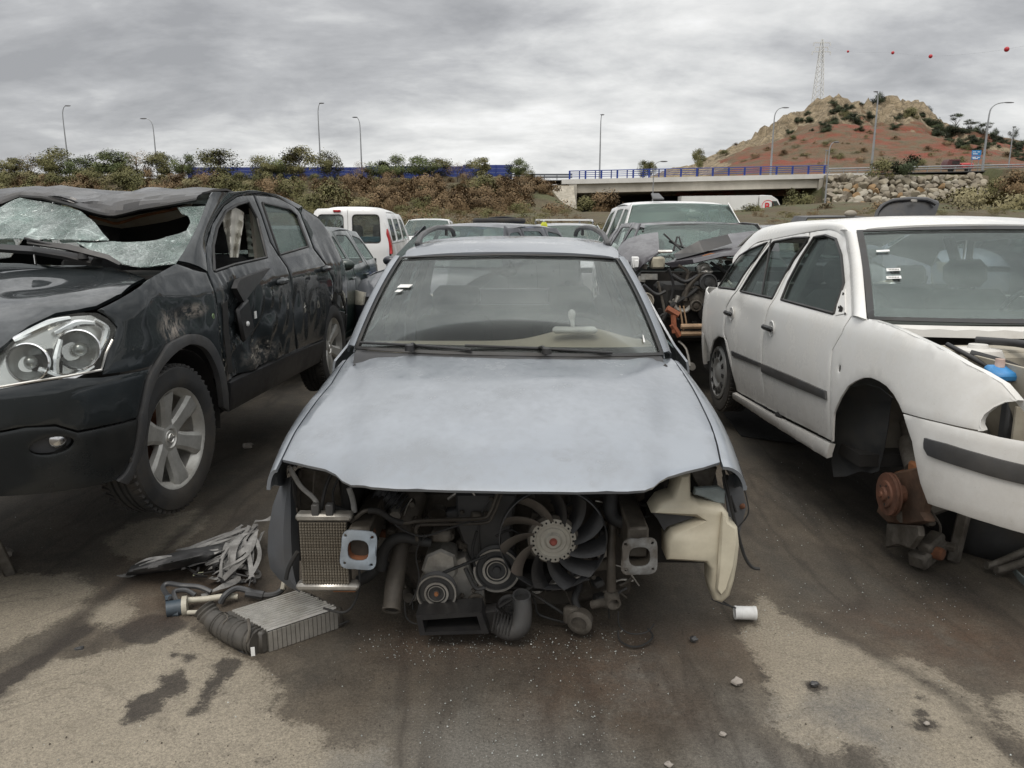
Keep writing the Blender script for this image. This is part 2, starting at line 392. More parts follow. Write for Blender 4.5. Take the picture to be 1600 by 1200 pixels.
blue = [[(1262, 1105), (1290, 1080), (1335, 1072), (1385, 1085), (1398, 1110), (1375, 1130), (1420, 1160), (1440, 1190), (1380, 1190), (1340, 1150), (1290, 1130)], [(1165, 1110), (1205, 1100), (1215, 1120), (1180, 1130)],
        [(960, 1040), (1010, 1030), (1040, 1060), (1020, 1090), (980, 1080)], [(1100, 1150), (1200, 1150), (1280, 1190), (1300, 1240), (1080, 1240)], [(520, 1180), (700, 1120), (900, 1130), (1000, 1200), (1000, 1260), (540, 1260)]]
seam = [[(1250, 955), (1262, 955), (1400, 1030), (1500, 1085), (1560, 1150), (1610, 1190), (1590, 1195), (1540, 1150), (1480, 1090), (1380, 1035)], [(430, 715), (436, 718), (330, 800), (250, 880), (150, 960), (60, 1050), (-20, 1110), (-30, 1095), (40, 1040), (130, 955), (235, 875), (320, 795)]]
rust = [[(850, 1010), (980, 985), (1040, 1010), (1010, 1060), (1050, 1110), (980, 1120), (900, 1090), (850, 1110)], [(1060, 985), (1110, 985), (1145, 1010), (1130, 1028), (1080, 1010)], [(600, 985), (800, 1005), (1000, 985), (960, 1010), (780, 1030), (620, 1020)],
        [(1320, 960), (1500, 950), (1600, 1000), (1600, 1060), (1500, 1040), (1380, 1000)], [(200, 880), (320, 880), (400, 930), (260, 960)]]
grit = [[(560, 990), (800, 985), (1000, 975), (1020, 1010), (950, 1060), (1010, 1180), (850, 1260), (640, 1260), (700, 1100), (620, 1040)]]
def field(polys): return np.clip(np.max([sdf(p) for p in polys], 0), -1, 1)
Zg = 0.012 * np.sin(GX * 1.3 + .4) * np.cos(GY * .9) * (np.hypot(GX, GY) < 8)
ny, nx = GX.shape; vs = np.stack([GX, GY, Zg], -1).reshape(-1, 3)
I = np.arange(nx * ny).reshape(ny, nx); fs = np.stack([I[:-1, :-1], I[:-1, 1:], I[1:, 1:], I[1:, :-1]], -1).reshape(-1, 4)
def npmesh(name, vs, fs, mat):
    me = bpy.data.meshes.new(name); me.vertices.add(len(vs)); me.vertices.foreach_set('co', np.asarray(vs, np.float32).ravel())
    k = fs.shape[1]; me.loops.add(fs.size); me.loops.foreach_set('vertex_index', fs.astype(np.int32).ravel()); me.polygons.add(len(fs)); me.polygons.foreach_set('loop_start', np.arange(0, fs.size, k, dtype=np.int32))
    me.update(calc_edges=True); me.materials.append(mat); return me
def attr(me, nm, a): t = me.attributes.new(nm, 'FLOAT', 'POINT'); t.data.foreach_set('value', a.astype(np.float32).ravel())
M = Mat('yard_ground')
def at_(n): x = M.n('ShaderNodeAttribute', attribute_name=n); return x.outputs['Fac']
big = M.noise(1.7, 8, .7); fine = M.noise(9, 7, .72); mic = M.noise(95, 5, .7); streak = M.noise(2.2, 6, .65, st=(1, .35, 1), dist=.4)
wob = M.math('ADD', M.math('MULTIPLY', M.math('SUBTRACT', fine, .5), .32), M.math('MULTIPLY', M.math('SUBTRACT', mic, .5), .16))
wob2 = M.math('ADD', wob, M.math('MULTIPLY', M.math('SUBTRACT', big, .5), .22))
def edge(name, w=.02, soft=wob2, mul=1.0):
    return M.ramp(M.math('ADD', M.math('MULTIPLY', M.math('ADD', at_(name), M.math('MULTIPLY', soft, mul)), 1.0), .5), ((.5 - w, 0.0), (.5 + w, 1.0)))
dark = M.mixc(M.ramp(big, ((.3, 0.0), (.7, 1.0))), (0.044, 0.037, 0.029), (0.122, 0.101, 0.076))
dark = M.mixc(M.ramp(streak, ((.45, 0.0), (.65, .7))), dark, (0.062, 0.058, 0.050))
dark = M.mixc(M.math('MULTIPLY', M.ramp(fine, ((.5, 0.0), (.75, 1.0))), .5), dark, (0.125, 0.108, 0.085))
dark = M.mixc(M.math('MULTIPLY', edge('blue', .16), .75), dark, (0.150, 0.142, 0.126))
lite = M.mixc(M.ramp(big, ((.3, 0.0), (.7, 1.0))), (0.225, 0.196, 0.150), (0.280, 0.246, 0.192))
lite = M.mixc(M.math('MULTIPLY', M.ramp(fine, ((.45, 0.0), (.7, 1.0))), .45), lite, (0.17, 0.148, 0.118))
crack = M.ramp(M.math('ABSOLUTE', M.math('SUBTRACT', M.noise(1.1, 6, .6, dist=.8), .5)), ((.0, 1.0), (.006, 0.0)))
lite = M.mixc(M.math('MULTIPLY', crack, .35), lite, (0.07, 0.06, 0.05))
lite = M.mixc(M.math('MULTIPLY', edge('blue', .10), .65), lite, (0.120, 0.118, 0.112))
dark = M.mixc(M.math('MULTIPLY', M.ramp(M.math('ADD', M.math('ADD', at_('pale'), wob2), .5), ((.36, 0.0), (.52, 1.0))), .5), dark, (0.150, 0.126, 0.095)); tyr = M.ramp(M.math('ABSOLUTE', M.math('SUBTRACT', M.noise(.9, 4, .6, st=(1.6, .28, 1)), .5)), ((.0, 1.0), (.03, 0.0))); dark = M.mixc(M.math('MULTIPLY', tyr, .5), dark, (0.035, 0.029, 0.024))
c = M.mixc(edge('pale', .022, wob2, .7), dark, lite)
c = M.mixc(M.math('MULTIPLY', edge('oil', .010, wob, .42), M.ramp(fine, ((.35, .96), (.7, .82)))), c, (0.036, 0.030, 0.025))
c = M.mixc(M.math('MULTIPLY', edge('rust', .2), M.ramp(fine, ((.35, .75), (.65, .1)))), c, (0.088, 0.050, 0.030))
c = M.mixc(M.math('MULTIPLY', edge('seam', .03, wob, .35), .75), c, (0.040, 0.033, 0.027))
# aggregate grains and pale crumbs
gr = M.ramp(M.vor(170), ((.0, 1.0), (.22, 0.0))); c = M.mixc(M.math('MULTIPLY', gr, M.ramp(M.noise(25, 3, .6), ((.35, .12), (.7, .65)))), c, (0.33, 0.31, 0.28))
gm = M.math('MULTIPLY', M.ramp(M.vor(60), ((.0, 1.0), (.16, 0.0))), M.math('MULTIPLY', edge('grit', .15), M.ramp(mic, ((.45, 0.0), (.6, .9)))))
c = M.mixc(gm, c, (0.42, 0.42, 0.40)); c = M.mixc(M.math('MULTIPLY', M.ramp(mic, ((.3, 0.5), (.5, 0.0))), .7), c, (0.03, 0.026, 0.022))
salt = M.ramp(M.math('ADD', M.math('MULTIPLY', M.noise(260, 2, .6), .5), M.math('MULTIPLY', M.noise(110, 3, .7), .5)), ((.36, .64), (.64, 1.38))); c = M.mixc(1.0, c, salt, 'MULTIPLY')
M.set(Base_Color=c, Roughness=M.ramp(M.math('ADD', M.math('MULTIPLY', edge('oil', .1, wob), -.22), M.math('ADD', .72, M.math('MULTIPLY', fine, .25))), ((.3, .42), (.9, .95))), Specular_IOR_Level=.35)
M.bump(M.math('ADD', M.math('MULTIPLY', mic, .5), M.math('ADD', M.math('MULTIPLY', fine, .8), M.math('MULTIPLY', gr, .25))), .9, .009)
me = npmesh('ground', vs, fs, M.m)
attr(me, 'pale', field(pale)); attr(me, 'oil', field(oil)); attr(me, 'seam', field(seam)); attr(me, 'blue', field(blue)); attr(me, 'rust', field(rust)); attr(me, 'grit', field(grit)); me.shade_smooth()
tag(link('ground', me), kind='structure')

# ============================================================ FAR TERRAIN
def smooth(a, b, x): t = np.clip((x - a) / (b - a), 0, 1); return t * t * (3 - 2 * t)
def fbm(X, Y, s, o=4, seed=0):
    out_ = np.zeros(X.shape); f = X.ravel(); g = Y.ravel(); r = np.empty(f.size)
    for i in range(f.size): r[i] = noise.fractal(Vector((f[i] * s + seed, g[i] * s, seed * .37)), 0.9, 2.0, o)
    return r.reshape(X.shape)
def road_z(X): return 7.05 + np.maximum(X, 0) * .021
def terr(X, Y, n=0.0):
    low = 2.2 * smooth(20, 98, Y) + 1.3 * smooth(22, 42, X) * smooth(55, 104, Y)
    gap = 1 - smooth(3.0, 10.0, X) * (1 - smooth(44.5, 47.5, X))           # the underpass
    ramp_ = np.where(X > 44, smooth(116.5, 121, Y + (X > 71) * 8), smooth(90, 118, Y)) * gap
    return low * (1 - ramp_) + road_z(X) * ramp_ + n * (.25 + .5 * ramp_)
def foliage_cols(name, cols, rough=.75):
    M = Mat(name); oi = M.n('ShaderNodeObjectInfo'); rr = M.math('ADD', M.math('MULTIPLY', M.noise(.9, 4, .6), .75), M.math('MULTIPLY', oi.outputs['Random'], .25))
    M.set(Base_Color=M.ramp(rr, [(.3 + .4 * i / (len(cols) - 1), c) for i, c in enumerate(cols)]), Roughness=rough, Specular_IOR_Level=.25); return M.m
M = Mat('dry_scrub_soil'); a = M.noise(.35, 8, .7); b = M.noise(3.0, 6, .7); c = M.mixc(M.ramp(a, ((.38, 0.0), (.6, 1.0))), (0.085, 0.058, 0.032), (0.12, 0.095, 0.05))
c = M.mixc(M.ramp(b, ((.42, 0.0), (.62, .8))), c, (0.06, 0.055, 0.028)); c = M.mixc(M.ramp(M.noise(.16, 5, .6), ((.52, 0.0), (.62, .7))), c, (0.075, 0.085, 0.035)); M.set(Base_Color=c, Roughness=.95).bump(b, .8, .3); SOIL = M.m
ex = np.concatenate([np.arange(-190, -90, 3.), np.arange(-90, 75, 1.1), np.arange(75, 170, 3.)]); ey = np.concatenate([np.arange(17, 80, 1.6), np.arange(80, 119, .9), [119.5, 124, 128, 135, 150, 170]])
EX, EY = np.meshgrid(ex, ey); EZ = terr(EX, EY, fbm(EX, EY, .16, 5)); EZ[0] = -.3
under = (EX > 9.6) & (EX < 45) & (EY > 100); EZ[under] = np.minimum(EZ[under], 1.9)
ny, nx = EX.shape; I = np.arange(nx * ny).reshape(ny, nx); efs = np.stack([I[:-1, :-1], I[:-1, 1:], I[1:, 1:], I[1:, :-1]], -1).reshape(-1, 4)
me = npmesh('embankment', np.stack([EX, EY, EZ], -1).reshape(-1, 3), efs, SOIL); me.shade_smooth(); tag(link('embankment', me), kind='structure')
# the hill with its crag
HR = 215.0
prof = [(960, 268), (1060, 262), (1090, 252), (1130, 234), (1165, 216), (1200, 204), (1225, 187), (1250, 176), (1270, 166), (1290, 158), (1310, 155), (1345, 157), (1370, 160), (1400, 159), (1430, 158), (1446, 166), (1460, 185), (1490, 197), (1540, 212), (1600, 224), (1700, 240), (1900, 262)]
PX = np.array([atY(x, y, HR)[0] for x, y in prof]); PZ = np.array([atY(x, y, HR)[2] for x, y in prof])
hx = np.arange(22, 230, .95); hy = np.concatenate([np.arange(126, 222, .95), np.arange(223, 330, 4.)]); HX, HY = np.meshgrid(hx, hy)
top = np.interp(HX * (HR / np.maximum(HY, 175)), PX, PZ); t = np.clip((HY - 130) / (HR - 130), 0, 1); g = np.where(HY < HR, .93 * t ** 0.95 + .07 * t ** 6, 1 - smooth(HR, 330, HY) * .9)
base = road_z(HX) - .6; HZ = base + np.maximum(top - base, 0) * g * smooth(26, 46, HX)
n1 = fbm(HX, HY, .05, 6, 3); n2 = fbm(HX, HY, .22, 6, 9); rg = 1 - np.abs(fbm(HX, HY, .11, 5, 5)) * 2
crag = smooth(.55, .80, t + n1 * .12) * (1 - smooth(1449, 1462, 800 + 1200 * HX / np.maximum(HY, HR * .98) * (1 / 1.0))) * smooth(30, 50, HX)
spur = smooth(.25, .55, t + n1 * .15) * (1 - smooth(1290, 1340, 800 + 1200 * HX / np.maximum(HY, 150)))
below = top - HZ; rock = (1 - smooth(6.0, 9.5, below + n1 * 6 + n2 * 2)) * smooth(.30, .5, t) * (1 - smooth(113, 119, HX * HR / np.maximum(HY, HR))) * (1 - smooth(HR + 5, HR + 30, HY) * 0) * smooth(-.6, -.1, n2 + .3)
rock = np.maximum(rock, (1 - smooth(3, 6, below + n1 * 5)) * smooth(.2, .4, t) * (1 - smooth(70, 80, HX)))
HZ = HZ + (n1 * 1.6 + n2 * .5) * smooth(0, .3, t) * .6 + rock * (rg * 2.0 + n2 * 2.2 - 2.0) * smooth(38, 70, HX); HZ[0] = 5
M = Mat('hillside'); ra = M.n('ShaderNodeAttribute', attribute_name='rock').outputs['Fac']; a = M.noise(.055, 7, .65, st=(1, 1, 2.4)); b = M.noise(.6, 7, .7); d = M.noise(2.6, 6, .7)
soil = M.mixc(M.ramp(a, ((.42, 0.0), (.56, 1.0))), (0.140, 0.088, 0.048), (0.205, 0.052, 0.028)); soil = M.mixc(M.ramp(M.noise(.22, 6, .7), ((.46, 0.0), (.60, .95))), soil, (0.125, 0.100, 0.056))
soil = M.mixc(M.ramp(b, ((.50, 0.0), (.66, .85))), soil, (0.072, 0.068, 0.036)); soil = M.mixc(M.ramp(d, ((.6, 0.0), (.75, .5))), soil, (0.26, 0.21, 0.15))
rk = M.mixc(M.ramp(b, ((.35, 0.0), (.65, 1.0))), (0.15, 0.115, 0.070), (0.36, 0.285, 0.185)); rk = M.mixc(M.ramp(M.vor(.42, 'DISTANCE_TO_EDGE'), ((.0, .75), (.06, 0.0))), rk, (0.085, 0.07, 0.045)); rk = M.mixc(M.ramp(d, ((.52, 0.0), (.7, .6))), rk, (0.10, 0.095, 0.05))
c = M.mixc(M.ramp(M.math('ADD', ra, M.math('MULTIPLY', M.math('SUBTRACT', b, .5), .9)), ((.42, 0.0), (.52, 1.0))), soil, rk)
M.set(Base_Color=c, Roughness=.95).bump(M.math('ADD', b, M.math('MULTIPLY', d, .5)), .9, .8)
ny, nx = HX.shape; I = np.arange(nx * ny).reshape(ny, nx); hfs = np.stack([I[:-1, :-1], I[:-1, 1:], I[1:, 1:], I[1:, :-1]], -1).reshape(-1, 4)
me = npmesh('hill', np.stack([HX, HY, HZ], -1).reshape(-1, 3), hfs, M.m); attr(me, 'rock', rock); me.shade_smooth(); tag(link('hill', me), kind='structure')
def hill_z(x, y):
    i = int(np.clip(np.searchsorted(hy, y), 0, len(hy) - 1)); j = int(np.clip(np.searchsorted(hx, x), 0, len(hx) - 1)); return HZ[i, j]
def on_hill(px, py):
    """first point of the hillside met along a sight line"""
    r = ray(px, py)
    for k in range(1300, 2600, 6):
        t = k / 10 / r[1]; x, y, z = r[0] * t, r[1] * t, EYE + r[2] * t
        if z <= hill_z(x, y): return (x, y, z)
    return (r[0] * HR / r[1], HR, float(hill_z(r[0] * HR / r[1], HR)))

# ============================================================ BRIDGE, ROAD, BARRIER
CONC = dull('concrete_pale', (0.46, 0.43, 0.37), .9, var=.12, scale=.5, dirt=(.18, .155, .12), amt=.45, bump=.2, bs=8)
CONC2 = dull('concrete_fascia', (0.62, 0.61, 0.58), .85, var=.06, scale=.6, dirt=(.32, .30, .26), amt=.35, bump=.1, bs=8)
BLUEP = dull('blue_steel', (0.014, 0.040, 0.235), .5, var=.15, scale=.7, dirt=(.03, .045, .13), amt=.4, bump=0)
GALV = dull('galvanised_steel', (0.30, 0.31, 0.32), .5, .5, .1, 2, amt=.2, bump=0)
TAR = dull('road_tarmac', (0.10, 0.10, 0.10), .9, var=.1, scale=.8, amt=.2, bump=.1)
YB = 120.0
def zb(X): return float(road_z(np.array(X)))
mb = MB(); mb.sheet([[(x, y, zb(x) + .02) for x in (-190, -60, 0, 20, 40, 60, 120, 200)] for y in (YB + .2, YB + 12)], .12, (0, 125, 0)); tag(mb.build('highway', TAR), kind='structure')
br = thing('road_bridge', 'pale concrete road bridge with blue railing spanning a dark underpass', 'bridge', (28, YB, 0))
def rel(p, o): return (p[0] - o.location.x, p[1] - o.location.y, p[2] - o.location.z)
X0, X1 = 9.0, 47.5
mb = MB()
for (ya, yb_, za, zb_) in ((-.35, 26, -.62, .06),):
    vs = [rel((x, YB + y, zb(x) + z), br) for x in (X0 - 1.5, X1 + 6) for y in (ya, yb_) for z in (za, zb_)]; mb.add(vs, [(0, 1, 3, 2), (4, 6, 7, 5), (0, 4, 5, 1), (2, 3, 7, 6), (0, 2, 6, 4), (1, 5, 7, 3)])
mb.build('deck_slab', CONC2, br)
for k in range(6):
    mb = MB(); y0 = .15 + k * 4.6; vs = [rel((x, YB + y0 + y, zb(x) + z), br) for x in (X0, X1 - 1.2) for y in (0, 1.1) for z in (-1.95, -.622)]; mb.add(vs, [(0, 1, 3, 2), (4, 6, 7, 5), (0, 4, 5, 1), (2, 3, 7, 6), (0, 2, 6, 4), (1, 5, 7, 3)]); mb.build('girder', CONC, br)
mb = MB(); mb.box(rel((X0 + .2, YB + 12.5, 3.65), br), (1.2, 25.6, 5.8)); mb.build('abutment', CONC, br)
mb = MB(); mb.box(rel((X1 - .3, YB + 12.5, 3.45), br), (1.7, 25.6, 7.8)); mb.build('abutment', CONC, br)
mb = MB(); mb.box(rel((30, YB + 25.6, 3.2), br), (44, .5, 6.0)); mb.build('back_wall', dull('shade_wall', (.06, .055, .05), .95, amt=.2), br)  # wall added to close the far end; dark colour stands for underpass shade
wp = [(-3.4, 7.6), (0, 7.5), (0, 1.5), (-.6, 1.5)]
mb = MB(); mb.prism([(a, b) for a, b in [(-4.6, 6.4), (0, 6.5), (0, 1.2), (-1.2, 1.2)]], .45, rel((X0 - .45, YB + .2, 0), br), (1, 0, 0), (0, 0, 1)); mb.build('wing_wall', dull('wing_wall_concrete', (.38, .33, .25), .9, var=.15, scale=.5, amt=.5), br)
mb = MB(); mb.strip([[rel(p, br) for p in r] for r in [[(3.4, YB - .8, 6.3), (9.3, YB - .6, 6.3)], [(4.2, YB - 3.5, 5.0), (9.4, YB - 2.2, 4.6)], [(5.4, YB - 6.5, 2.6), (9.6, YB - 6, 1.9)], [(6, YB - 8, 1.2), (9.8, YB - 7.5, .9)]]]); mb.build('slope_paving', dull('gravel_slope', (.36, .33, .27), .95, var=.3, scale=2, amt=.4, bump=.8, bs=6), br)
rl = thing('bridge_railing', 'blue steel railing with open bars along the bridge edge', 'railing', (28, YB, 0))
for (h, hh) in ((1.28, .12), (.98, .07), (.70, .07), (.42, .07)):
    mb = MB(); mb.tube([rel((x, YB, zb(x) + h), rl) for x in (X0 - .4, 28, X1)], hh / 2 + .01, 6); mb.build('rail', BLUEP, rl)
pm = None
for k in range(17):
    x = X0 - .3 + k * 2.4
    if pm is None: mb = MB(); mb.box((0, 0, .65), (.26, .16, 1.3)); pm = mb.mesh('post', BLUEP)
    link('post', pm, rl, rel((x, YB + .02, zb(x)), rl))
for k in range(6):  # denser double panel at the left part
    x = X0 + 1 + k * 2.4; link('post', pm, rl, rel((x + .2, YB + .12, zb(x)), rl), scl=(.6, 1, .95))
gl_ = thing('guard_rail', 'grey galvanised crash barrier between the blue wall and the bridge', 'crash barrier', (4, YB, 0))
for h in (.85, .5): mb = MB(); mb.box((0, 0, zb(4) + h), (10.2, .06, .26)); mb.build('beam', dull('dark_galvanised', (.11, .12, .14), .6, .3, amt=.3), gl_)
for k in range(6): mb = MB(); mb.box((-4.8 + k * 1.9, .1, zb(4) + .45), (.12, .12, .9)); mb.build('post', GALV, gl_)
g2 = thing('guard_rail', 'pale crash barrier on the road below the red hillside', 'crash barrier', (60, YB, 0))
for h in (.8, .45): mb = MB(); mb.tube([rel((x, YB + .1, zb(x) + h), g2) for x in (47.6, 60, 90)], .1, 6); mb.build('beam', GALV, g2)
for k in range(20): mb = MB(); x = 48 + k * 2.1; mb.box(rel((x, YB + .2, zb(x) + .42), g2), (.1, .1, .85)); mb.build('post', GALV, g2)
nb_ = thing('noise_barrier', 'long dark blue panel wall along the top of the bank, half hidden by trees', 'barrier wall', (-22, YB + .5, 0))
xs = [-49 + 2.45 * k for k in range(20)]; pmesh = {}
for i, x in enumerate(xs):
    h = 2.3 if x > -8 else (2.1 if x > -24 else 1.95); top_ = h + (.12 if i % 4 == 0 else 0)
    for q in range(4):
        if (h, q) not in pmesh: mb = MB(); mb.box((0, 0, 0), (2.44, .10, h / 4 - .012), bv=.004); pmesh[(h, q)] = mb.mesh('panel', dull('blue_panel_%d' % len(pmesh), (0.018 + .004 * q, 0.052, 0.24), .55, var=.2, scale=.3, dirt=(.06, .055, .08), amt=.5, bump=0))
        link('panel', pmesh[(h, q)], nb_, rel((x + 1.25, YB + .5, zb(x) + .1 + h / 8 + q * h / 4), nb_))
    mb = MB(); mb.box(rel((x, YB + .42, zb(x) + top_ / 2 + .1), nb_), (.16, .2, top_)); mb.build('post', BLUEP, nb_)

# ============================================================ BOULDER WALL
STONES = []
SM = []
for k, (col, v) in enumerate((((.30, .265, .20), .25), ((.22, .19, .145), .3), ((.34, .31, .25), .2), ((.28, .18, .09), .2))):
    SM.append(dull('boulder_%d' % k, col, .9, var=v, scale=1.3, dirt=(.12, .10, .07), amt=.5, bump=.7, bs=7))
for k in range(12):
    bm = bmesh.new(); bmesh.ops.create_icosphere(bm, subdivisions=2, radius=.5); rr_ = random.Random(k)
    pl = [(Vector((rr_.gauss(0, 1), rr_.gauss(0, 1), rr_.gauss(0, 1))).normalized(), rr_.uniform(.21, .33)) for _ in range(8)]
    for v in bm.verts:
        for n_, d_ in pl:
            e_ = v.co.dot(n_) - d_
            if e_ > 0: v.co -= n_ * e_
        v.co *= 1 + .10 * noise.noise(v.co * 4 + Vector((k, 0, 0)))
    me = bpy.data.meshes.new('boulder'); bm.to_mesh(me); bm.free(); me.materials.append(SM[(0, 1, 2, 0, 1, 2, 0, 1, 0, 2, 1, 3)[k]]); STONES.append(me)
bw = thing('boulder_wall', 'dry stone wall of big pale tan boulders below the red hill', 'stone wall', (61, 112, 3))
rr_ = random.Random(5)
mb = MB(); mb.sheet([[rel(atY(x, y, Y_), bw) for x in (1288, 1340, 1400, 1470, 1545)] for (y, Y_) in ((322, 110.5), (300, 113.5), (278, 116.5), (272, 121))], 1.2, (0, 60, -5)); mb.build('backing_soil', SOIL, bw)
for r in range(7):
    x = 1284 + r * 1.5 - (4 if r > 3 else 0) + rr_.uniform(0, 5)
    while x < 1548 - r * 3:
        w_ = rr_.uniform(9, 16); f = r / 6.0; y = 320 - f * 42 + rr_.uniform(-1.5, 1.5) + (6 * (1 - min(1, (x - 1280) / 50.0)) if r == 5 else 0)
        p = atY(x + w_ / 2, y, 109.8 + f * 5.5); s_ = w_ / 10.6
        link('boulder', STONES[rr_.randrange(12)], bw, rel(p, bw), (rr_.uniform(-.5, .5), rr_.uniform(-.4, .4), rr_.uniform(0, 6.28)), (s_ * 1.3, s_ * 1.1, min(s_, 1.5) * 1.1 * rr_.uniform(.8, 1.1))); x += w_ * .86
# heap of fallen stones at the left foot of the bank by the bridge
# ============================================================ PLANTS
def leaves(n, rad, seed, leaf, flat=1.0, clumps=9, hollow=.35, rag=.3, base=0.0):
    """n leaf faces spread over ragged clumps inside a crown of the given radii"""
    r = random.Random(seed); cl = []
    for _ in range(clumps):
        a = r.uniform(0, 2 * pi); u = r.uniform(-.85, 1); q = sqrt(max(0, 1 - u * u)) * r.uniform(.35, .8)
        cl.append((Vector((cos(a) * q, sin(a) * q, u * .72)), r.uniform(.28, .52)))
    vs = []; fs = []
    for i in range(n):
        c, cr = cl[r.randrange(clumps)]; d = Vector((r.gauss(0, 1), r.gauss(0, 1), r.gauss(0, 1))).normalized() * cr * (r.random() ** .4) * (1 + rag * r.gauss(0, .5))
        p = c + d; p = Vector((p.x * rad[0], p.y * rad[1], p.z * rad[2] + base)); s_ = leaf * r.uniform(.5, 1.3)
        n_ = (Vector((p.x, p.y, p.z - base + rad[2] * .3)).normalized() + Vector((r.gauss(0, .6), r.gauss(0, .6), r.gauss(0, .6)))).normalized(); u = n_.orthogonal().normalized(); v = n_.cross(u); a = r.uniform(0, 6.28)
        e1 = (u * cos(a) + v * sin(a)) * s_; e2 = (v * cos(a) - u * sin(a)) * s_ * r.uniform(.35, .8); b = len(vs)
        vs += [p - e1, p - e2 * .8, p + e1, p + e2 * .8]; fs.append((b, b + 1, b + 2, b + 3))
    return vs, fs
def leaf_mesh(name, mat, *a, **k):
    vs, fs = leaves(*a, **k); me = bpy.data.meshes.new(name); me.from_pydata(vs, [], fs); me.materials.append(mat); rad = a[1]; cz = k.get('base', 0); rn = random.Random(3)
    N = []
    for f in range(len(vs) // 4):
        p = vs[f * 4]; n_ = Vector((p[0] / rad[0] ** 2, p[1] / rad[1] ** 2, (p[2] - cz) / rad[2] ** 2 + .25)).normalized() + Vector((rn.gauss(0, .28), rn.gauss(0, .28), rn.gauss(0, .28))); N += [n_.normalized()] * 4
    me.normals_split_custom_set_from_vertices(N); return me
FG = foliage_cols('foliage_olive', [(.078, .078, .030), (.130, .125, .050), (.185, .170, .080)]); FG2 = foliage_cols('foliage_fresh', [(.060, .076, .028), (.105, .125, .048), (.16, .18, .075)])
FB = foliage_cols('foliage_brown', [(.115, .078, .040), (.185, .125, .066), (.25, .18, .10)]); FD = foliage_cols('foliage_dark', [(.018, .024, .012), (.040, .052, .025), (.07, .085, .04)])
FY = foliage_cols('foliage_straw', [(.10, .085, .04), (.17, .15, .07), (.24, .21, .12)]); BARK = dull('bark', (.075, .06, .045), .9, var=.3, scale=4, amt=.2)
def tree_kind(seed, mat, h=5.0, w=2.3, n=4500, leaf=.12, trunk=True, clumps=12, base=.58, hz=.42):
    crown = leaf_mesh('crown', mat, n, (w, w, h * hz), seed, leaf, clumps=clumps, base=h * base); r = random.Random(seed); mb = MB()
    mb.tube([(0, 0, -1.2), (r.uniform(-.1, .1), 0, h * .2), (r.uniform(-.2, .2), .1, h * .5), (r.uniform(-.3, .3), 0, h * .8)], [.13, .10, .07, .02], 6, sm=2)
    for _ in range(9): a = r.uniform(0, 6.28); z0 = r.uniform(.15, .6) * h; q = r.uniform(.4, .9) * w; mb.tube([(0, 0, z0), (cos(a) * q * .5, sin(a) * q * .5, z0 + h * .16), (cos(a) * q, sin(a) * q, z0 + h * .3)], [.05, .035, .012], 5, sm=2)
    return crown, mb.mesh('trunk', BARK)
TK = {'olive': [tree_kind(s, FG) for s in (1, 2, 3)], 'green': [tree_kind(s, FG2) for s in (4, 5)], 'bare': [tree_kind(s, FB, n=1500, leaf=.085) for s in (6, 7)], 'dark': [tree_kind(s, FD, n=1600, h=5) for s in (8, 9)], 'pine': [tree_kind(s, FD, n=1300, w=2.6, base=.8, hz=.2, clumps=8) for s in (10, 11)]}
BK = {'brown': [leaf_mesh('foliage', FB, 2600, (1.5, 1.5, 1.25), s, .085, clumps=10, base=.9) for s in (21, 22, 23)], 'olive': [leaf_mesh('foliage', FG, 2600, (1.5, 1.5, 1.2), s, .085, clumps=10, base=.9) for s in (24, 25)],
      'straw': [leaf_mesh('foliage', FY, 2600, (1.6, 1.6, 1.0), s, .085, clumps=10, base=.7) for s in (26, 27)], 'dark': [leaf_mesh('foliage', FD, 2600, (1.5, 1.5, 1.15), s, .085, clumps=9, base=.9) for s in (28, 29)]}
def plant_tree(kind, p, h, label, group, sx=1.0, k=0):
    t = thing('tree', label, 'tree', p, k * 1.7, group); c, tr = TK[kind][k % len(TK[kind])]; s_ = h / 5.0
    link('crown', c, t, scl=(s_ * sx, s_ * sx, s_)); link('trunk', tr, t, scl=(s_, s_, s_)); return t
MASS = {}
def add_mass(key, kind, p, r_, hz, k):
    """tiny plants nobody could count: gathered here and laid down as one object"""
    me = BK[kind][k % len(BK[kind])]; n = 1000 * 4; a = np.empty(len(me.vertices) * 3, np.float32); me.vertices.foreach_get('co', a); a = a.reshape(-1, 3)[:n].copy(); s_ = r_ / 1.5; c_, sn = cos(k * 2.1), sin(k * 2.1)
    MASS.setdefault((key, kind), []).append(np.stack([(a[:, 0] * c_ - a[:, 1] * sn) * s_ + p[0], (a[:, 0] * sn + a[:, 1] * c_) * s_ + p[1], a[:, 2] * s_ * hz + p[2]], -1))
def plant_bush(kind, p, r_, label, group, hz=1.0, k=0):
    o = link('bush', BK[kind][k % len(BK[kind])], None, p, (0, 0, k * 2.1), (r_ / 1.5, r_ / 1.5, r_ / 1.5 * hz)); return tag(o, label, 'bush', group)
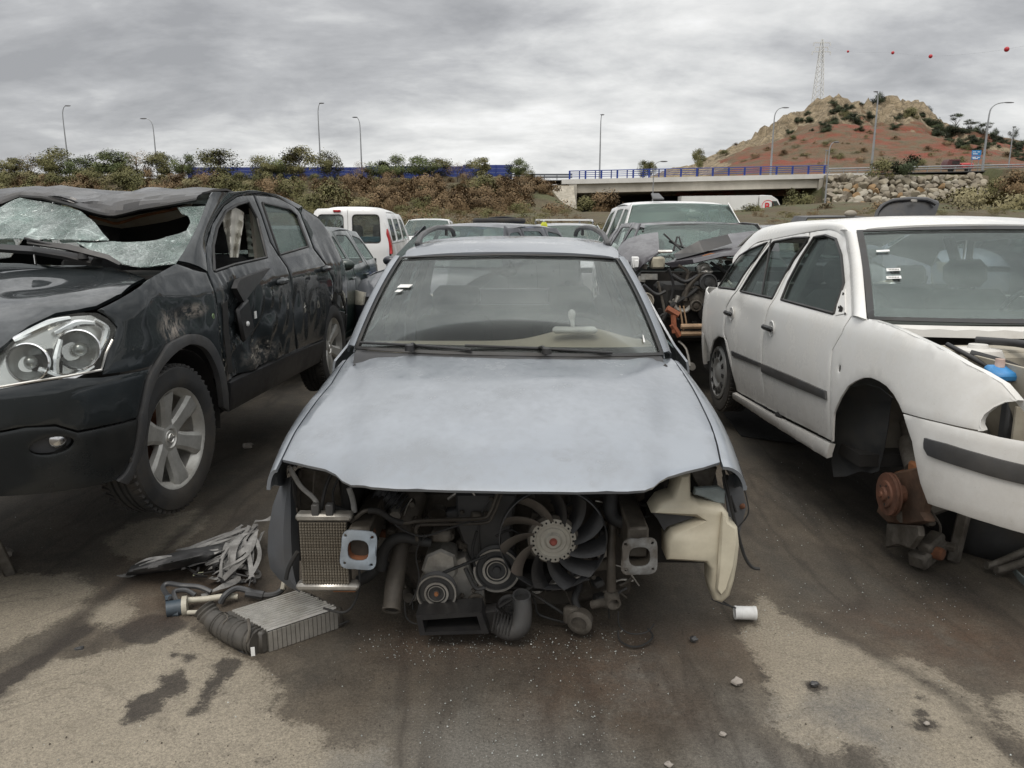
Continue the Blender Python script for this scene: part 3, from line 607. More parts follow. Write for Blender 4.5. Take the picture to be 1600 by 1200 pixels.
# trees in a line along the barrier: sighted crown centre x, crown top y, crown radius (pixels)
KW = {'olive': 'grey green', 'green': 'leafy green', 'bare': 'thin brown', 'dark': 'dark green'}
TL = [(12, 250, 24, 'olive'), (42, 247, 22, 'bare'), (78, 237, 30, 'olive'), (118, 252, 20, 'green'), (150, 240, 24, 'green'), (182, 243, 24, 'green'), (212, 241, 20, 'bare'), (250, 244, 26, 'olive'), (283, 243, 16, 'green'), (300, 256, 26, 'bare'), (342, 240, 27, 'olive'), (412, 249, 24, 'olive'), (440, 243, 22, 'green'), (468, 236, 26, 'olive'), (514, 241, 16, 'olive'), (566, 256, 18, 'bare'),
      (592, 253, 22, 'green'), (618, 249, 20, 'green'), (655, 247, 24, 'green'), (684, 252, 18, 'olive'), (715, 258, 22, 'bare'), (750, 250, 19, 'olive'), (807, 250, 15, 'green'), (825, 268, 14, 'olive')]
PL = 'trees along the blue barrier'
for i, (px, py, r_, kd) in enumerate(TL):
    Y_ = 113.5 + (i * 37 % 5) * .9; tx_, _, tz_ = atY(px, py, Y_); bz = float(terr(np.array(tx_), np.array(Y_))) - .3
    lb = {78: 'tallest rounded grey green tree, beside the leftmost street lamp', 342: 'grey green tree standing alone in front of the left end of the blue wall', 468: 'broad grey green tree left of the tall middle street lamp', 514: 'small round tree just right of the tall middle street lamp', 655: 'leafy green tree rising over the middle of the blue wall', 750: 'grey green tree in front of the bright right part of the blue wall', 807: 'slender green tree at the right end of the blue wall', 283: 'small dense green tree right of the second street lamp'}.get(px, KW[kd] + ' tree ' + {12: 'at the left picture edge', 42: 'left of the tallest rounded tree', 118: 'just right of the leftmost street lamp', 150: 'midway between the two left street lamps', 182: 'second left of the second street lamp', 212: 'immediately left of the second street lamp', 250: 'immediately right of the second street lamp', 300: 'leaning over the left end of the blue wall', 412: 'third left of the tall middle street lamp', 440: 'second left of the tall middle street lamp', 566: 'at the foot of the fourth street lamp', 592: 'first right of the fourth street lamp', 618: 'second right of the fourth street lamp', 684: 'right of the leafy tree over the wall middle', 715: 'before the bright right part of the wall', 825: 'low by the guard rail'}.get(px, ''))
    plant_tree(kd, (tx_, Y_, bz), (tz_ - bz) * 1.16, lb, PL if px not in (78, 342, 468, 514, 655, 750, 807, 283) else 'single trees at the blue barrier', sx=max(.55, min(1.5, (r_ * .1) / 2.1 / ((tz_ - bz) / 5))), k=i)
rr_ = random.Random(11); n_b = 0
for row, (Y_, step, rs) in enumerate(((115.5, 19, .95), (111, 20, 1.35), (106, 22, 1.8), (101, 24, 2.1), (96, 26, 2.2), (90, 32, 2.2))):
    px = -30 + row * 7
    while px < (862 if row < 3 else 800 + row * 8):
        X_ = (px - 800) / 1200 * Y_ * 1.02; kd = rr_.choice(['brown', 'brown', 'brown', 'olive', 'brown', 'straw'] if px > 500 else ['brown', 'olive', 'brown', 'olive', 'straw'])
        z_ = float(terr(np.array(X_), np.array(Y_))) - .35; near = min(((0, 'left picture edge'), (96, 'leftmost street lamp'), (190, 'green trees left of second lamp'), (238, 'second street lamp'), (310, 'left end of the blue wall'), (400, 'left half of the blue wall'), (496, 'tall middle street lamp'), (562, 'fourth street lamp'), (660, 'trees right of fourth lamp'), (760, 'bright right part of blue wall'), (830, 'wing wall')), key=lambda q: abs(q[0] - px))[1]; lab_ = ('top row', 'second row', 'third row', 'fourth row', 'fifth row', 'lowest row')[row] + ' of the bank, by the ' + near; k2 = {'brown': 'dry brown', 'olive': 'grey green', 'straw': 'straw coloured'}[kd]
        plant_bush(kd, (X_, Y_ + rr_.uniform(-1.5, 1.5), z_), rs * rr_.uniform(.7, 1.1) * (1.25 if px < 310 and row < 3 else 1), k2 + ' bush ' + lab_, k2 + ' bushes on the bank', rr_.uniform(.8, 1.2), n_b); n_b += 1
        px += step * rr_.uniform(.7, 1.3)
for row, (Y_, x0_, x1_) in enumerate(((82, 330, 880), (72, 350, 880), (61, 420, 930), (50, 560, 960), (74, 1130, 1640), (60, 1180, 1640))):
    px = x0_
    while px < x1_:
        X_ = (px - 800) / 1200 * Y_ * 1.02; kd = rr_.choice(['brown', 'straw', 'brown', 'olive', 'straw'] if row < 4 else ['straw', 'straw', 'brown']); k2 = {'brown': 'low dry brown', 'olive': 'low grey green', 'straw': 'low straw coloured'}[kd]; z_ = float(terr(np.array(X_), np.array(Y_))) - .25
        add_mass('field_scrub', kd, (X_, Y_ + rr_.uniform(-3, 3), z_), rr_.uniform(.8, 1.5) * (1 if row < 4 else .62), rr_.uniform(.6, .9), n_b); n_b += 1; px += rr_.uniform(20, 38)
# bushes round the underpass and before the boulder wall
for i, (px, py, Y_, r_, kd, lb) in enumerate([(920, 325, 104, 2.0, 'olive', 'green bush at the left side of the dark underpass'), (945, 319, 103, 2.3, 'brown', 'brown bush in front of the dark underpass'), (905, 341, 90, 1.9, 'straw', 'low straw bush left of the silver pickup windscreen'), (1248, 318, 103, 2.6, 'olive', 'round grey green bush right of the white lorry'), (1232, 328, 98, 2.0, 'straw', 'low straw bush below the lorry cab'),
                                        (1416, 260, 115, 2.6, 'dark', 'dark green round bush on top of the boulder wall'), (1380, 268, 116, 2.4, 'olive', 'olive bush left of the dark bush on the boulder wall'), (1525, 315, 84, 3.6, 'straw', 'wide straw green bush at the right foot of the boulder wall'), (1575, 322, 80, 3.4, 'straw', 'straw green bush at the far right below the bank'), (1460, 325, 88, 2.6, 'straw', 'straw bush right of the open black tailgate'), (1500, 335, 78, 2.4, 'straw', 'low straw bush behind the grey car roofs'),
                                        (1590, 290, 106, 2.8, 'brown', 'brown bush by the concrete chute at far right'), (1560, 296, 110, 2.0, 'olive', 'olive bush left of the brown one at far right'), (1330, 333, 92, 2.2, 'straw', 'straw tuft below the left end of the boulder wall'), (1175, 336, 90, 1.6, 'olive', 'small green bush in front of the lorry trailer'), (985, 338, 92, 1.9, 'brown', 'brown tuft behind the silver pickup roof'), (870, 338, 94, 2.3, 'brown', 'brown bush below the concrete wing wall'), (1375, 338, 80, 2.0, 'brown', 'brown tuft behind the open black tailgate'), (1290, 338, 85, 1.9, 'brown', 'brown tuft left of the open black tailgate')]):
    p = atY(px, py, Y_); plant_bush(kd, (p[0], Y_, p[2] - r_ * .62), r_, lb, None, 1.0, i)
# hill plants
HB = [(1303, 161, 8, 'dark'), (1308, 172, 10, 'dark'), (1300, 190, 11, 'dark'), (1328, 166, 8, 'dark'), (1345, 158, 5, 'dark'), (1374, 156, 10, 'dark'), (1335, 186, 13, 'dark'), (1355, 180, 9, 'dark'), (1290, 200, 10, 'dark'), (1250, 186, 7, 'dark'), (1262, 176, 5, 'dark'), (1402, 182, 9, 'dark'), (1425, 178, 12, 'olive'), (1447, 190, 9, 'dark'), (1460, 196, 13, 'dark'), (1478, 200, 13, 'dark'), (1492, 206, 12, 'dark'), (1510, 203, 10, 'dark'), (1530, 206, 12, 'dark'), (1545, 214, 12, 'dark'), (1560, 219, 9, 'dark'), (1578, 222, 9, 'dark'), (1595, 226, 9, 'dark'), (1320, 178, 8, 'olive'), (1240, 215, 6, 'olive'), (1290, 224, 5, 'dark'),
      (1200, 232, 6, 'brown'), (1225, 238, 7, 'brown'), (1260, 240, 7, 'straw'), (1310, 244, 8, 'olive'), (1350, 235, 7, 'brown'), (1345, 250, 7, 'brown'), (1400, 215, 6, 'brown'), (1450, 232, 7, 'brown'), (1480, 225, 7, 'brown'), (1510, 230, 7, 'olive'), (1440, 255, 9, 'olive'), (1500, 250, 9, 'olive'), (1540, 240, 8, 'brown'), (1575, 243, 9, 'brown'), (1130, 240, 8, 'olive'), (1095, 243, 9, 'olive'), (1150, 222, 5, 'brown'), (1180, 244, 7, 'brown'), (1360, 205, 5, 'brown')]
NHB = len(HB); rq = random.Random(2); ridge = lambda x: float(np.interp(x, [a for a, _ in prof], [b for _, b in prof]))
for _ in range(34): x_ = rq.uniform(1452, 1600); HB.append((x_, ridge(x_) + rq.uniform(0, 26), rq.uniform(5, 9), 'dark'))
for _ in range(22): x_ = rq.uniform(1230, 1450); HB.append((x_, ridge(x_) + rq.uniform(14, 44), rq.uniform(3, 7), 'dark'))
for _ in range(60): x_ = rq.uniform(1110, 1600); y_ = ridge(x_) + rq.uniform(30, 100); HB += [(x_, y_, rq.uniform(3, 6.5), rq.choice(['brown', 'brown', 'olive', 'straw']))] if y_ < 258 else []
for i, (px, py, r_, kd) in enumerate(HB):
    p = on_hill(px, py + 2); d_ = p[1]; R_ = r_ * 1.35 * d_ / 1200
    if i > NHB + 55: add_mass('hill_scrub', kd, (p[0], p[1], p[2] - R_ * .5), R_, .85, i); continue
    plant_bush(kd, (p[0], p[1], p[2] - R_ * .5), R_, {'dark': 'dark green shrub ', 'olive': 'grey green shrub ', 'brown': 'brown tuft ', 'straw': 'pale tuft '}[kd] + ('high up ' if py < 195 else 'halfway up ' if py < 222 else 'low down ') + 'on the hill, ' + min(((1110, 'on its left foot'), (1211, 'behind the bridge lamp'), (1250, 'left of the crag'), (1303, 'on the left of the crag'), (1345, 'left of the tall summit lamp'), (1373, 'right behind the tall summit lamp'), (1425, 'on the right of the crag'), (1475, 'left of the umbrella pines'), (1518, 'below the umbrella pines'), (1548, 'behind the long armed lamp'), (1590, 'at the right picture edge')), key=lambda q: abs(q[0] - px))[1], {'dark': 'dark shrubs on the rocky hill', 'olive': 'grey green shrubs on the hillside', 'brown': 'brown tufts on the hillside', 'straw': 'pale tufts on the hillside'}[kd], .85, i)
for i, (px, py, r_, kd, lb) in enumerate([(1452, 168, 7, 'dark', 'small dark tree at the right end of the crag'), (1496, 177, 12, 'pine', 'leftmost umbrella pine on the right shoulder of the hill'), (1518, 186, 12, 'pine', 'middle umbrella pine on the right shoulder of the hill'), (1541, 191, 12, 'pine', 'right umbrella pine on the shoulder of the hill'), (1557, 204, 7, 'dark', 'small round tree right of the umbrella pines'), (1586, 197, 8, 'dark', 'pointed dark conifer at the right edge'), (1374, 143, 9, 'dark', 'dark tree crowning the rocky summit')]):
    x_, y_, z_ = atY(px, py, HR - 4); zt = float(hill_z(x_, y_)) - .5; h_ = max(3.0, z_ - zt); plant_tree(kd, (x_, y_, zt), h_, lb, None, sx=max(.5, (r_ * .178) / 2.3 / (h_ / 5)), k=i)
for px, py, h_, lb in ((1093, 232, 4.0, 'lone leafy shrub tree on the left foot of the hill'), (1006, 250, 3.6, 'spindly little tree behind the middle of the bridge'), (1018, 252, 3.0, 'thin little tree right of the spindly one behind the bridge')):
    x_, y_, z_ = atY(px, py, 134); plant_tree('olive', (x_, y_, z_ - h_), h_, lb, None, sx=.8, k=px)

for (key, kd), parts_ in MASS.items():
    A_ = np.concatenate(parts_); tag(link(key, npmesh(key, A_, np.arange(len(A_)).reshape(-1, 4), BK[kd][0].materials[0])), {'brown': 'dry brown', 'straw': 'straw coloured', 'olive': 'grey green', 'dark': 'dark green'}[kd] + ' low scrub ' + ('on the flat ground before the bank' if key[0] == 'f' else 'dotted over the red hillside'), 'scrub', kind='stuff')
# ============================================================ LAMPS, PYLON, SIGN, TRAFFIC
def street_lamp(px, top, Y_, basez, arm, label, r=.09):
    basez -= .7 if basez > 6 else 0; x_, _, z_ = atY(px, top, Y_); h = z_ - basez; t = thing('street_lamp', label, 'street lamp', (x_, Y_, basez), 0, 'street lamps along the road'); a = arm * .1
    mb = MB(); mb.tube([(0, 0, 0), (0, 0, h * .45), (0, 0, h * .82), (a * .12, 0, h * .93), (a * .45, 0, h * .985), (a * .9, 0, h)], [r * 1.5, r * 1.15, r * .8, r * .7, r * .6, r * .5], 8, sm=3); mb.build('mast', GALV, t)
    mb = MB(); mb.ball((a * 1.05, 0, h - .02), (abs(a) * .22 + .28, .16, .10), 10, 6); mb.build('lamp_head', dull('lamp_grey', (.12, .12, .13), .5), t)
street_lamp(96, 165, 122, 7.7, 9, 'leftmost tall street lamp, curved towards the right'); street_lamp(238, 185, 124, 7.7, -13, 'street lamp above the left trees, curved towards the left')
street_lamp(496, 161, 122, 7.7, 6, 'tall street lamp over the middle trees with short right arm'); street_lamp(562, 183, 124, 7.7, -7, 'street lamp right of the tall middle one, arm to the left')
street_lamp(939, 179, 122, 7.9, 2, 'straight street lamp rising behind the left end of the bridge railing'); street_lamp(1022, 252, 112, 2.2, 13, 'short street lamp standing in front of the bridge girder', .07)
street_lamp(1211, 168, 123, 8.6, 15, 'street lamp at the right part of the bridge, before the hill foot', .11); street_lamp(1373, 143, 118, 8.7, -4, 'tall street lamp before the middle of the hill', .13)
street_lamp(1548, 160, 118, 9.2, 25, 'tall street lamp with long right arm near the blue road sign', .13); street_lamp(1297, 222, 108, 3.5, 8, 'short street lamp standing before the right bridge abutment', .09)
street_lamp(1291, 235, 124, 8.7, 1, 'small distant street lamp left of the short one by the abutment', .06); street_lamp(1584, 198, 121, 9.0, 1, 'thin bare pole at the far right of the road', .08)
py_ = thing('lattice_pylon', 'slender white lattice power pylon behind the rocky hill', 'pylon', (104, 262, 20)); PW = dull('pylon_paint', (.62, .63, .62), .6, amt=.15, bump=0)
bx, _, bz = atY(1274, 200, 262); topz = atY(1282, 61, 262)[2]; py_.location = (bx, 262, bz); Hh = topz - bz
mb = MB(); n_ = 16
for q in range(4):
    a = pi / 4 + q * pi / 2; mb.tube([(cos(a) * 2.6, sin(a) * 2.6, 0), (cos(a) * .75, sin(a) * .75, Hh * .9), (cos(a) * .2, sin(a) * .2, Hh)], .13, 4)
mb.build('leg_frame', PW, py_); mb = MB()
for i in range(n_):
    z0, z1 = Hh * .9 * i / n_, Hh * .9 * (i + 1) / n_; r0 = 2.6 + (.75 - 2.6) * i / n_; r1 = 2.6 + (.75 - 2.6) * (i + 1) / n_
    for q in range(4):
        a = pi / 4 + q * pi / 2; b = a + pi / 2; mb.tube([(cos(a) * r0, sin(a) * r0, z0), (cos(b) * r1, sin(b) * r1, z1)], .07, 3); mb.tube([(cos(b) * r0, sin(b) * r0, z0), (cos(a) * r1, sin(a) * r1, z1)], .07, 3)
mb.build('lattice', PW, py_)
for z_, w_ in ((.86, 2.9), (.91, 2.0), (.96, 2.6)): mb = MB(); mb.box((0, 0, Hh * z_), (w_ * 2, .25, .25)); mb.box((w_, 0, Hh * z_ - .5), (.3, .2, .9)); mb.box((-w_, 0, Hh * z_ - .5), (.3, .2, .9)); mb.build('cross_arm', PW, py_)
RED = dull('marker_red', (.42, .02, .03), .5, amt=.1, bump=0); wp = []
for i, (px, py, r_, Y_, lb) in enumerate(((1325, 80.5, 1.7, 250, 'smallest red marker ball, nearest the pylon'), (1395, 82.5, 2.3, 225, 'second red marker ball from the pylon'), (1454, 88, 2.8, 200, 'third and lowest red marker ball from the pylon'), (1573, 77, 3.6, 165, 'largest red marker ball at the far right'))):
    p = atY(px, py, Y_); wp.append(p); mb = MB(); mb.ball((0, 0, 0), r_ * Y_ / 1200, 16, 10); o = mb.build('marker_ball', RED); o.location = p; tag(o, lb, 'marker ball', 'red balls on the overhead wire')
mb = MB(); mb.tube([atY(1282, 68, 262)] + wp + [atY(1700, 45, 140)], .012, 4, sm=5); tag(mb.build('overhead_wire', GALV), 'hair thin overhead wire carrying the red balls', 'wire')
sg = thing('road_sign', 'blue road sign with white writing on two posts by the road', 'sign', atY(1523, 262, 121)); z0 = sg.location.z
mb = MB(); mb.box((0, 0, 2.15), (1.45, .06, .75), bv=.03); mb.box((0, 0, 1.42), (1.35, .06, .5), bv=.03); mb.build('board', dull('sign_blue', (.015, .20, .48), .45, amt=.05, bump=0), sg)
for x in (-.5, .5): mb = MB(); mb.box((x, .06, .75), (.09, .07, 3.0)); mb.build('post', GALV, sg)
mb = MB()
for (x, z, w_) in ((-.35, 2.3, .5), (.3, 2.3, .4), (-.2, 2.02, .7), (-.3, 1.5, .55), (.35, 1.5, .35), (-.1, 1.33, .8)): mb.box((x, -.035, z), (w_, .012, .10))
mb.build('lettering', dull('sign_white', (.8, .8, .8), .5, amt=0, bump=0), sg)

# ============================================================ CARS: shared tools
class Car:
    def __init__(s, name, label, cat, x, y, z, yaw, pitch=0.0, group=None, roll=0.0):
        s.root = thing(name, label, cat, (x, y, z), radians(yaw), group, radians(pitch)); s.root.rotation_euler[0] = radians(roll)
        s.M = Matrix.Translation((x, y, z)) @ s.root.rotation_euler.to_matrix().to_4x4(); s.I = s.M.inverted(); s.O = s.I @ Vector((0, 0, EYE))
    def dir(s, px, py): return (s.I.to_3x3() @ Vector(ray(px, py)))
    def on(s, ax, val, px, py):
        d = s.dir(px, py); i = 'xyz'.index(ax); return s.O + d * ((val - s.O[i]) / d[i])
    def hit(s, f, px, py, t0=.8, t1=40, dt=.012):
        d = s.dir(px, py); t = t0; pv = f(s.O + d * t)
        while t < t1:
            t2 = t + dt; v = f(s.O + d * t2)
            if pv > 0 and v <= 0:
                for _ in range(14):
                    mm = (t + t2) / 2
                    if f(s.O + d * mm) > 0: t = mm
                    else: t2 = mm
                return s.O + d * t2
            t = t2; pv = v; dt *= 1.003
        return None
class Shell:
    """body side: plan curve (flat flank, rounded nose and tail) times a height section B(z)"""
    def __init__(s, side, B, Bm, x0, a, p, xr, ar, pr, rake=lambda z: 0, rrake=lambda z: 0):
        s.side, s.B, s.Bm, s.x0, s.a, s.p, s.xr, s.ar, s.pr, s.rk, s.rr = side, B, Bm, x0, a, p, xr, ar, pr, rake, rrake
        def half(x0_, a_, p_, sg):
            T = [pi / 2 * i / 160 for i in range(161)]; X = [x0_ + sg * a_ * sin(t) ** (2 / p_) for t in T]; Y = [max(cos(t), 0) ** (2 / p_) for t in T]; A = [0.0]
            for i in range(160): A.append(A[-1] + hypot(X[i + 1] - X[i], Bm * (Y[i + 1] - Y[i])))
            return T, X, Y, A
        s.F = half(x0, a, p, 1); s.R = half(xr, ar, pr, -1)
    def fn(s, u, z):
        if s.xr <= u <= s.x0: return Vector((u, s.side * s.B(z), z))
        if u > s.x0: T, X, Y, A = s.F; k = u - s.x0; rk = s.rk(z); q0, q = s.x0, s.a; sg = 1
        else: T, X, Y, A = s.R; k = s.xr - u; rk = s.rr(z); q0, q = s.xr, s.ar; sg = -1
        x = float(np.interp(k, A, X)); y = float(np.interp(k, A, Y)); return Vector((x + rk * min(1, abs(x - q0) / q), s.side * y * s.B(z), z))
    def off(s, u, z, d):
        e = .01; p = s.fn(u, z); n = (s.fn(u + e, z) - s.fn(u - e, z)).cross(s.fn(u, z + e) - s.fn(u, z - e)).normalized()
        if n.y * s.side < 0 and abs(n.y) > .05 or (abs(n.y) <= .05 and n.x * (u - s.xr) < 0): n = -n
        return p + n * d
    def f(s, l):
        b = s.B(l.z); y = abs(l.y) / b
        if l.x > s.x0: x = l.x - s.rk(l.z) * min(1, (l.x - s.x0) / s.a); return (max(0, x - s.x0) / s.a) ** s.p + y ** s.p - 1
        if l.x < s.xr: x = l.x - s.rr(l.z) * min(1, (s.xr - l.x) / s.ar); return (max(0, s.xr - x) / s.ar) ** s.pr + y ** s.pr - 1
        return y - 1
    def inv(s, l):
        if s.xr <= l.x <= s.x0: return (l.x, l.z)
        b = s.B(l.z); y = min(1.0, max(0, s.side * l.y / b))
        if l.x > s.x0: x = l.x - s.rk(l.z) * min(1, (l.x - s.x0) / s.a); u = max(0, x - s.x0) / s.a; t = atan2(u ** (s.p / 2), y ** (s.p / 2)); return (s.x0 + float(np.interp(t, s.F[0], s.F[3])), l.z)
        x = l.x - s.rr(l.z) * min(1, (s.xr - l.x) / s.ar); u = max(0, s.xr - x) / s.ar; t = atan2(u ** (s.pr / 2), y ** (s.pr / 2)); return (s.xr - float(np.interp(t, s.R[0], s.R[3])), l.z)
    def trace(s, car, pts):
        o = []
        for p in pts:
            h = car.hit(s.f, *p)
            if h is not None: o.append(s.inv(h))
        return o
    def mirror(s): return Shell(-s.side, s.B, s.Bm, s.x0, s.a, s.p, s.xr, s.ar, s.pr, s.rk, s.rr)
BLK = dull('black_plastic', (.016, .016, .017), .45, var=.3, scale=9, dirt=(.07, .06, .048), amt=.22, bs=90)
BLK2 = dull('grey_plastic', (.046, .047, .049), .5, var=.3, scale=7, dirt=(.10, .085, .065), amt=.35, bs=70)
RUB = dull('rubber', (.016, .016, .016), .75, var=.3, scale=14, dirt=(.07, .058, .045), amt=.28, bs=60)
TYR = dull('tyre_rubber', (.020, .020, .020), .85, var=.3, scale=12, dirt=(.08, .066, .05), amt=.6, bs=80, bump=.4)
SEAL = dull('window_seal', (.012, .012, .012), .5, var=.2, scale=20, amt=.2, bump=.1)
ALU = dull('dirty_aluminium', (.50, .48, .44), .42, .7, .25, 16, (.085, .07, .052), .55, .5, 50, .38, .62)
ALU2 = dull('bright_aluminium', (.68, .66, .62), .38, .85, .2, 10, (.16, .14, .11), .45, .3, 60)
IRON = dull('grimy_iron', (.15, .137, .118), .7, .4, .4, 14, (.045, .034, .024), .7, .7, 40, .35, .6)
GRIME = dull('oily_engine', (.090, .078, .063), .55, .2, .45, 10, (.030, .024, .018), .7, .8, 35, .35, .6)
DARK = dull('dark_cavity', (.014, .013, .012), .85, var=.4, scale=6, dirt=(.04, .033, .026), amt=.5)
RUST = dull('rusty_steel', (.19, .075, .035), .85, .1, .4, 18, (.07, .035, .022), .7, .7, 45, .35, .6)
RUSTL = dull('orange_rust', (.36, .15, .06), .85, .05, .3, 12, (.14, .06, .03), .6, .6, 45, .35, .6)
BEIGE = dull('beige_trim', (.30, .27, .22), .8, var=.12, scale=5, amt=.3)
GREYT = dull('grey_interior', (.11, .108, .10), .85, var=.15, scale=5, amt=.25)
DKT = dull('dark_upholstery', (.035, .035, .036), .95, var=.2, scale=8, amt=.25, bump=.3)
STK = dull('sticker_white', (.72, .72, .70), .6, var=.06, scale=40, dirt=(.3, .28, .24), amt=.4, bump=0)
INK = dull('sticker_ink', (.06, .06, .06), .7, bump=0)
GLS = glassy('window_glass', (.42, .50, .48), .04); GLSC = glassy('clear_glass', (.58, .60, .585), .022, (.30, .30, .29)); GLSD = glassy('dark_glass', (.20, .24, .23), .10)
CHR = dull('lamp_reflector', (.80, .80, .80), .16, .95, .08, 8, (.3, .28, .25), .25, 0)
REDL = dull('red_lens', (.35, .01, .012), .2, amt=.15, bump=0)
ORA = dull('amber_plastic', (.55, .20, .03), .35, amt=.3, bump=0)
def tyre(mb, R, w, rim, n=40):
    h = w / 2; mb.lathe([(rim - .012, -h * .72), (rim + .012, -h * .92), (rim + (R - rim) * .45, -h), (R * .955, -h * .90), (R - .006, -h * .72), (R, -h * .5), (R, -h * .34), (R - .008, -h * .32), (R - .008, -h * .24), (R, -h * .22), (R, -.004), (R - .008, -.002), (R - .008, .010), (R, .012), (R, h * .22), (R - .008, h * .24), (R - .008, h * .32), (R, h * .34), (R, h * .5), (R - .006, h * .72), (R * .955, h * .90), (rim + (R - rim) * .45, h), (rim + .012, h * .92), (rim - .012, h * .72)], ax=(0, 1, 0), n=n)
    for k in range(56):
        a = 2 * pi * k / 56
        for sg in (1, -1): mb.box(((R - .004) * sin(a), sg * h * .66, (R - .004) * cos(a)), (.018, h * .34, .014), Matrix.Rotation(a, 3, 'Y') @ Matrix.Rotation(.35 * sg, 3, 'Z'))
def wheel(parent, loc, R=.33, w=.20, rim=.21, side=1, style='steel', steer=0.0, mat=None, label=None):
    """wheel with tyre and spokes, outer face towards +y*side"""
    mat = mat or ALU; mb = MB(); o = .06
    if style == 'alloy6':
        mb.lathe([(rim, -.09), (rim - .02, -.07), (rim - .028, .05), (rim - .008, .085), (rim + .004, .092), (rim + .004, .075)], ax=(0, 1, 0), n=48)
        mb.lathe([(.0, .055), (.034, .055), (.040, .048), (.046, .058), (.072, .052), (.085, .035), (.07, .0), (0, 0)], ax=(0, 1, 0), n=24)
    elif style == 'cover':
        mb.lathe([(rim + .004, .075), (rim + .002, .092), (rim - .02, .098), (rim - .035, .084), (rim * .55, .100), (rim * .40, .085), (rim * .25, .100), (.0, .104)], ax=(0, 1, 0), n=40)
    else:
        mb.lathe([(rim, -.08), (rim - .02, -.06), (rim - .03, .03), (rim - .01, .075), (rim + .004, .085), (rim + .004, .07)], ax=(0, 1, 0), n=36)
        mb.lathe([(rim - .03, .0), (rim - .06, .04), (.09, .055), (.07, .03), (.03, .03), (.02, .06), (0, .06)], ax=(0, 1, 0), n=30)
    wh = mb.build('wheel', mat, parent, ang=30); wh.location = loc; wh.rotation_euler = (0, 0, (0 if side > 0 else pi) + steer)
    if label: wh['label'] = label
    mb = MB(); tyre(mb, R, w, rim); mb.build('tyre', TYR, wh, ang=45)
    if style == 'alloy6':
        mb = MB()
        secs = [(.045, .048, .052, .030), (.085, .040, .060, .034), (.13, .043, .068, .034), (.175, .050, .078, .034), (rim - .012, .060, .084, .032)]
        for r_, w_, f_, d_ in secs: pass
        rows = [[(-w_, f_ - d_, r_), (-w_, f_ - .010, r_), (-w_ * .62, f_, r_), (w_ * .62, f_, r_), (w_, f_ - .010, r_), (w_, f_ - d_, r_)] for r_, w_, f_, d_ in secs]; mb.strip(rows, True)
        me = mb.mesh('spoke', mat, ang=25)
        for k in range(6): link('spoke', me, wh, rot=(0, radians(60 * k + 8), 0))
        mb = MB()
        for k in range(6): a = radians(60 * k + 38); mb.lathe([(0, .05), (.008, .05), (.009, .035)], (sin(a) * .056, 0, cos(a) * .056), (0, 1, 0), 8)
        mb.build('wheel_nuts', IRON, wh)
        mb = MB(); mb.lathe([(.017, .057), (.020, .061), (.023, .057)], ax=(0, 1, 0), n=20); mb.box((0, .059, 0), (.052, .006, .009)); mb.build('centre_emblem', ALU2, wh)
        mb = MB(); mb.lathe([(.0, -.02), (.145, -.02), (.150, -.03), (.0, -.04)], ax=(0, 1, 0), n=30); mb.build('brake_disc', RUST, wh)
    if style == 'cover':
        mb = MB(); mb.box((0, .0965, rim * .72), (.030, .008, .05), bv=.003); me = mb.mesh('cover_slot', DARK)
        for k in range(12): link('cover_slot', me, wh, rot=(0, 2 * pi * k / 12, 0))
    return wh
def seat(parent, x, y, z, mat, rest=True):
    mb = MB(); mb.box((x + .12, y, z + .12), (.50, .50, .16), bv=.05); mb.box((x - .18, y, z + .42), (.15, .48, .58), Matrix.Rotation(-.25, 3, 'Y'), bv=.05); s_ = mb.build('seat', mat, parent)
    if rest:
        mb = MB(); mb.box((x - .27, y, z + .80), (.10, .27, .17), Matrix.Rotation(-.15, 3, 'Y'), bv=.045); mb.tube([(x - .24, y - .06, z + .64), (x - .26, y - .06, z + .76)], .007, 6); mb.tube([(x - .24, y + .06, z + .64), (x - .26, y + .06, z + .76)], .007, 6); mb.build('headrest', mat, s_)
    return s_
def patch(name, bottom, top, mat, parent, th=.005, bulge=0.0, nu=24, nv=14, ctr=(-1.2, 0, .6), label=None, fx=None):
    """curved sheet between two 3-D edge lines; bulge swells it outward"""
    b = [Vector(p) for p in bottom]; t = [Vector(p) for p in top]
    def along(P, u):
        k = u * (len(P) - 1); i = min(int(k), len(P) - 2); f = k - i; p0 = P[max(i - 1, 0)]; p1 = P[i]; p2 = P[i + 1]; p3 = P[min(i + 2, len(P) - 1)]
        return .5 * ((2 * p1) + (-p0 + p2) * f + (2 * p0 - 5 * p1 + 4 * p2 - p3) * f * f + (-p0 + 3 * p1 - 3 * p2 + p3) * f ** 3)
    C = Vector(ctr); mid = (along(b, .5) + along(t, .5)) / 2; n = (along(b, 1) - along(b, 0)).cross(along(t, .5) - along(b, .5)).normalized()
    if n.dot(mid - C) < 0: n = -n
    rows = []
    for j in range(nv + 1):
        v = j / nv; r = []
        for i in range(nu + 1):
            u = i / nu; p = along(b, u).lerp(along(t, u), v) + n * bulge * 4 * v * (1 - v)
            if fx: p = fx(u, v, p)
            r.append(p)
        rows.append(r)
    if parent is None: return rows
    mb = MB(); mb.sheet(rows, th, ctr); ob = mb.build(name, mat, parent, ang=60)
    if label: ob['label'] = label
    return ob
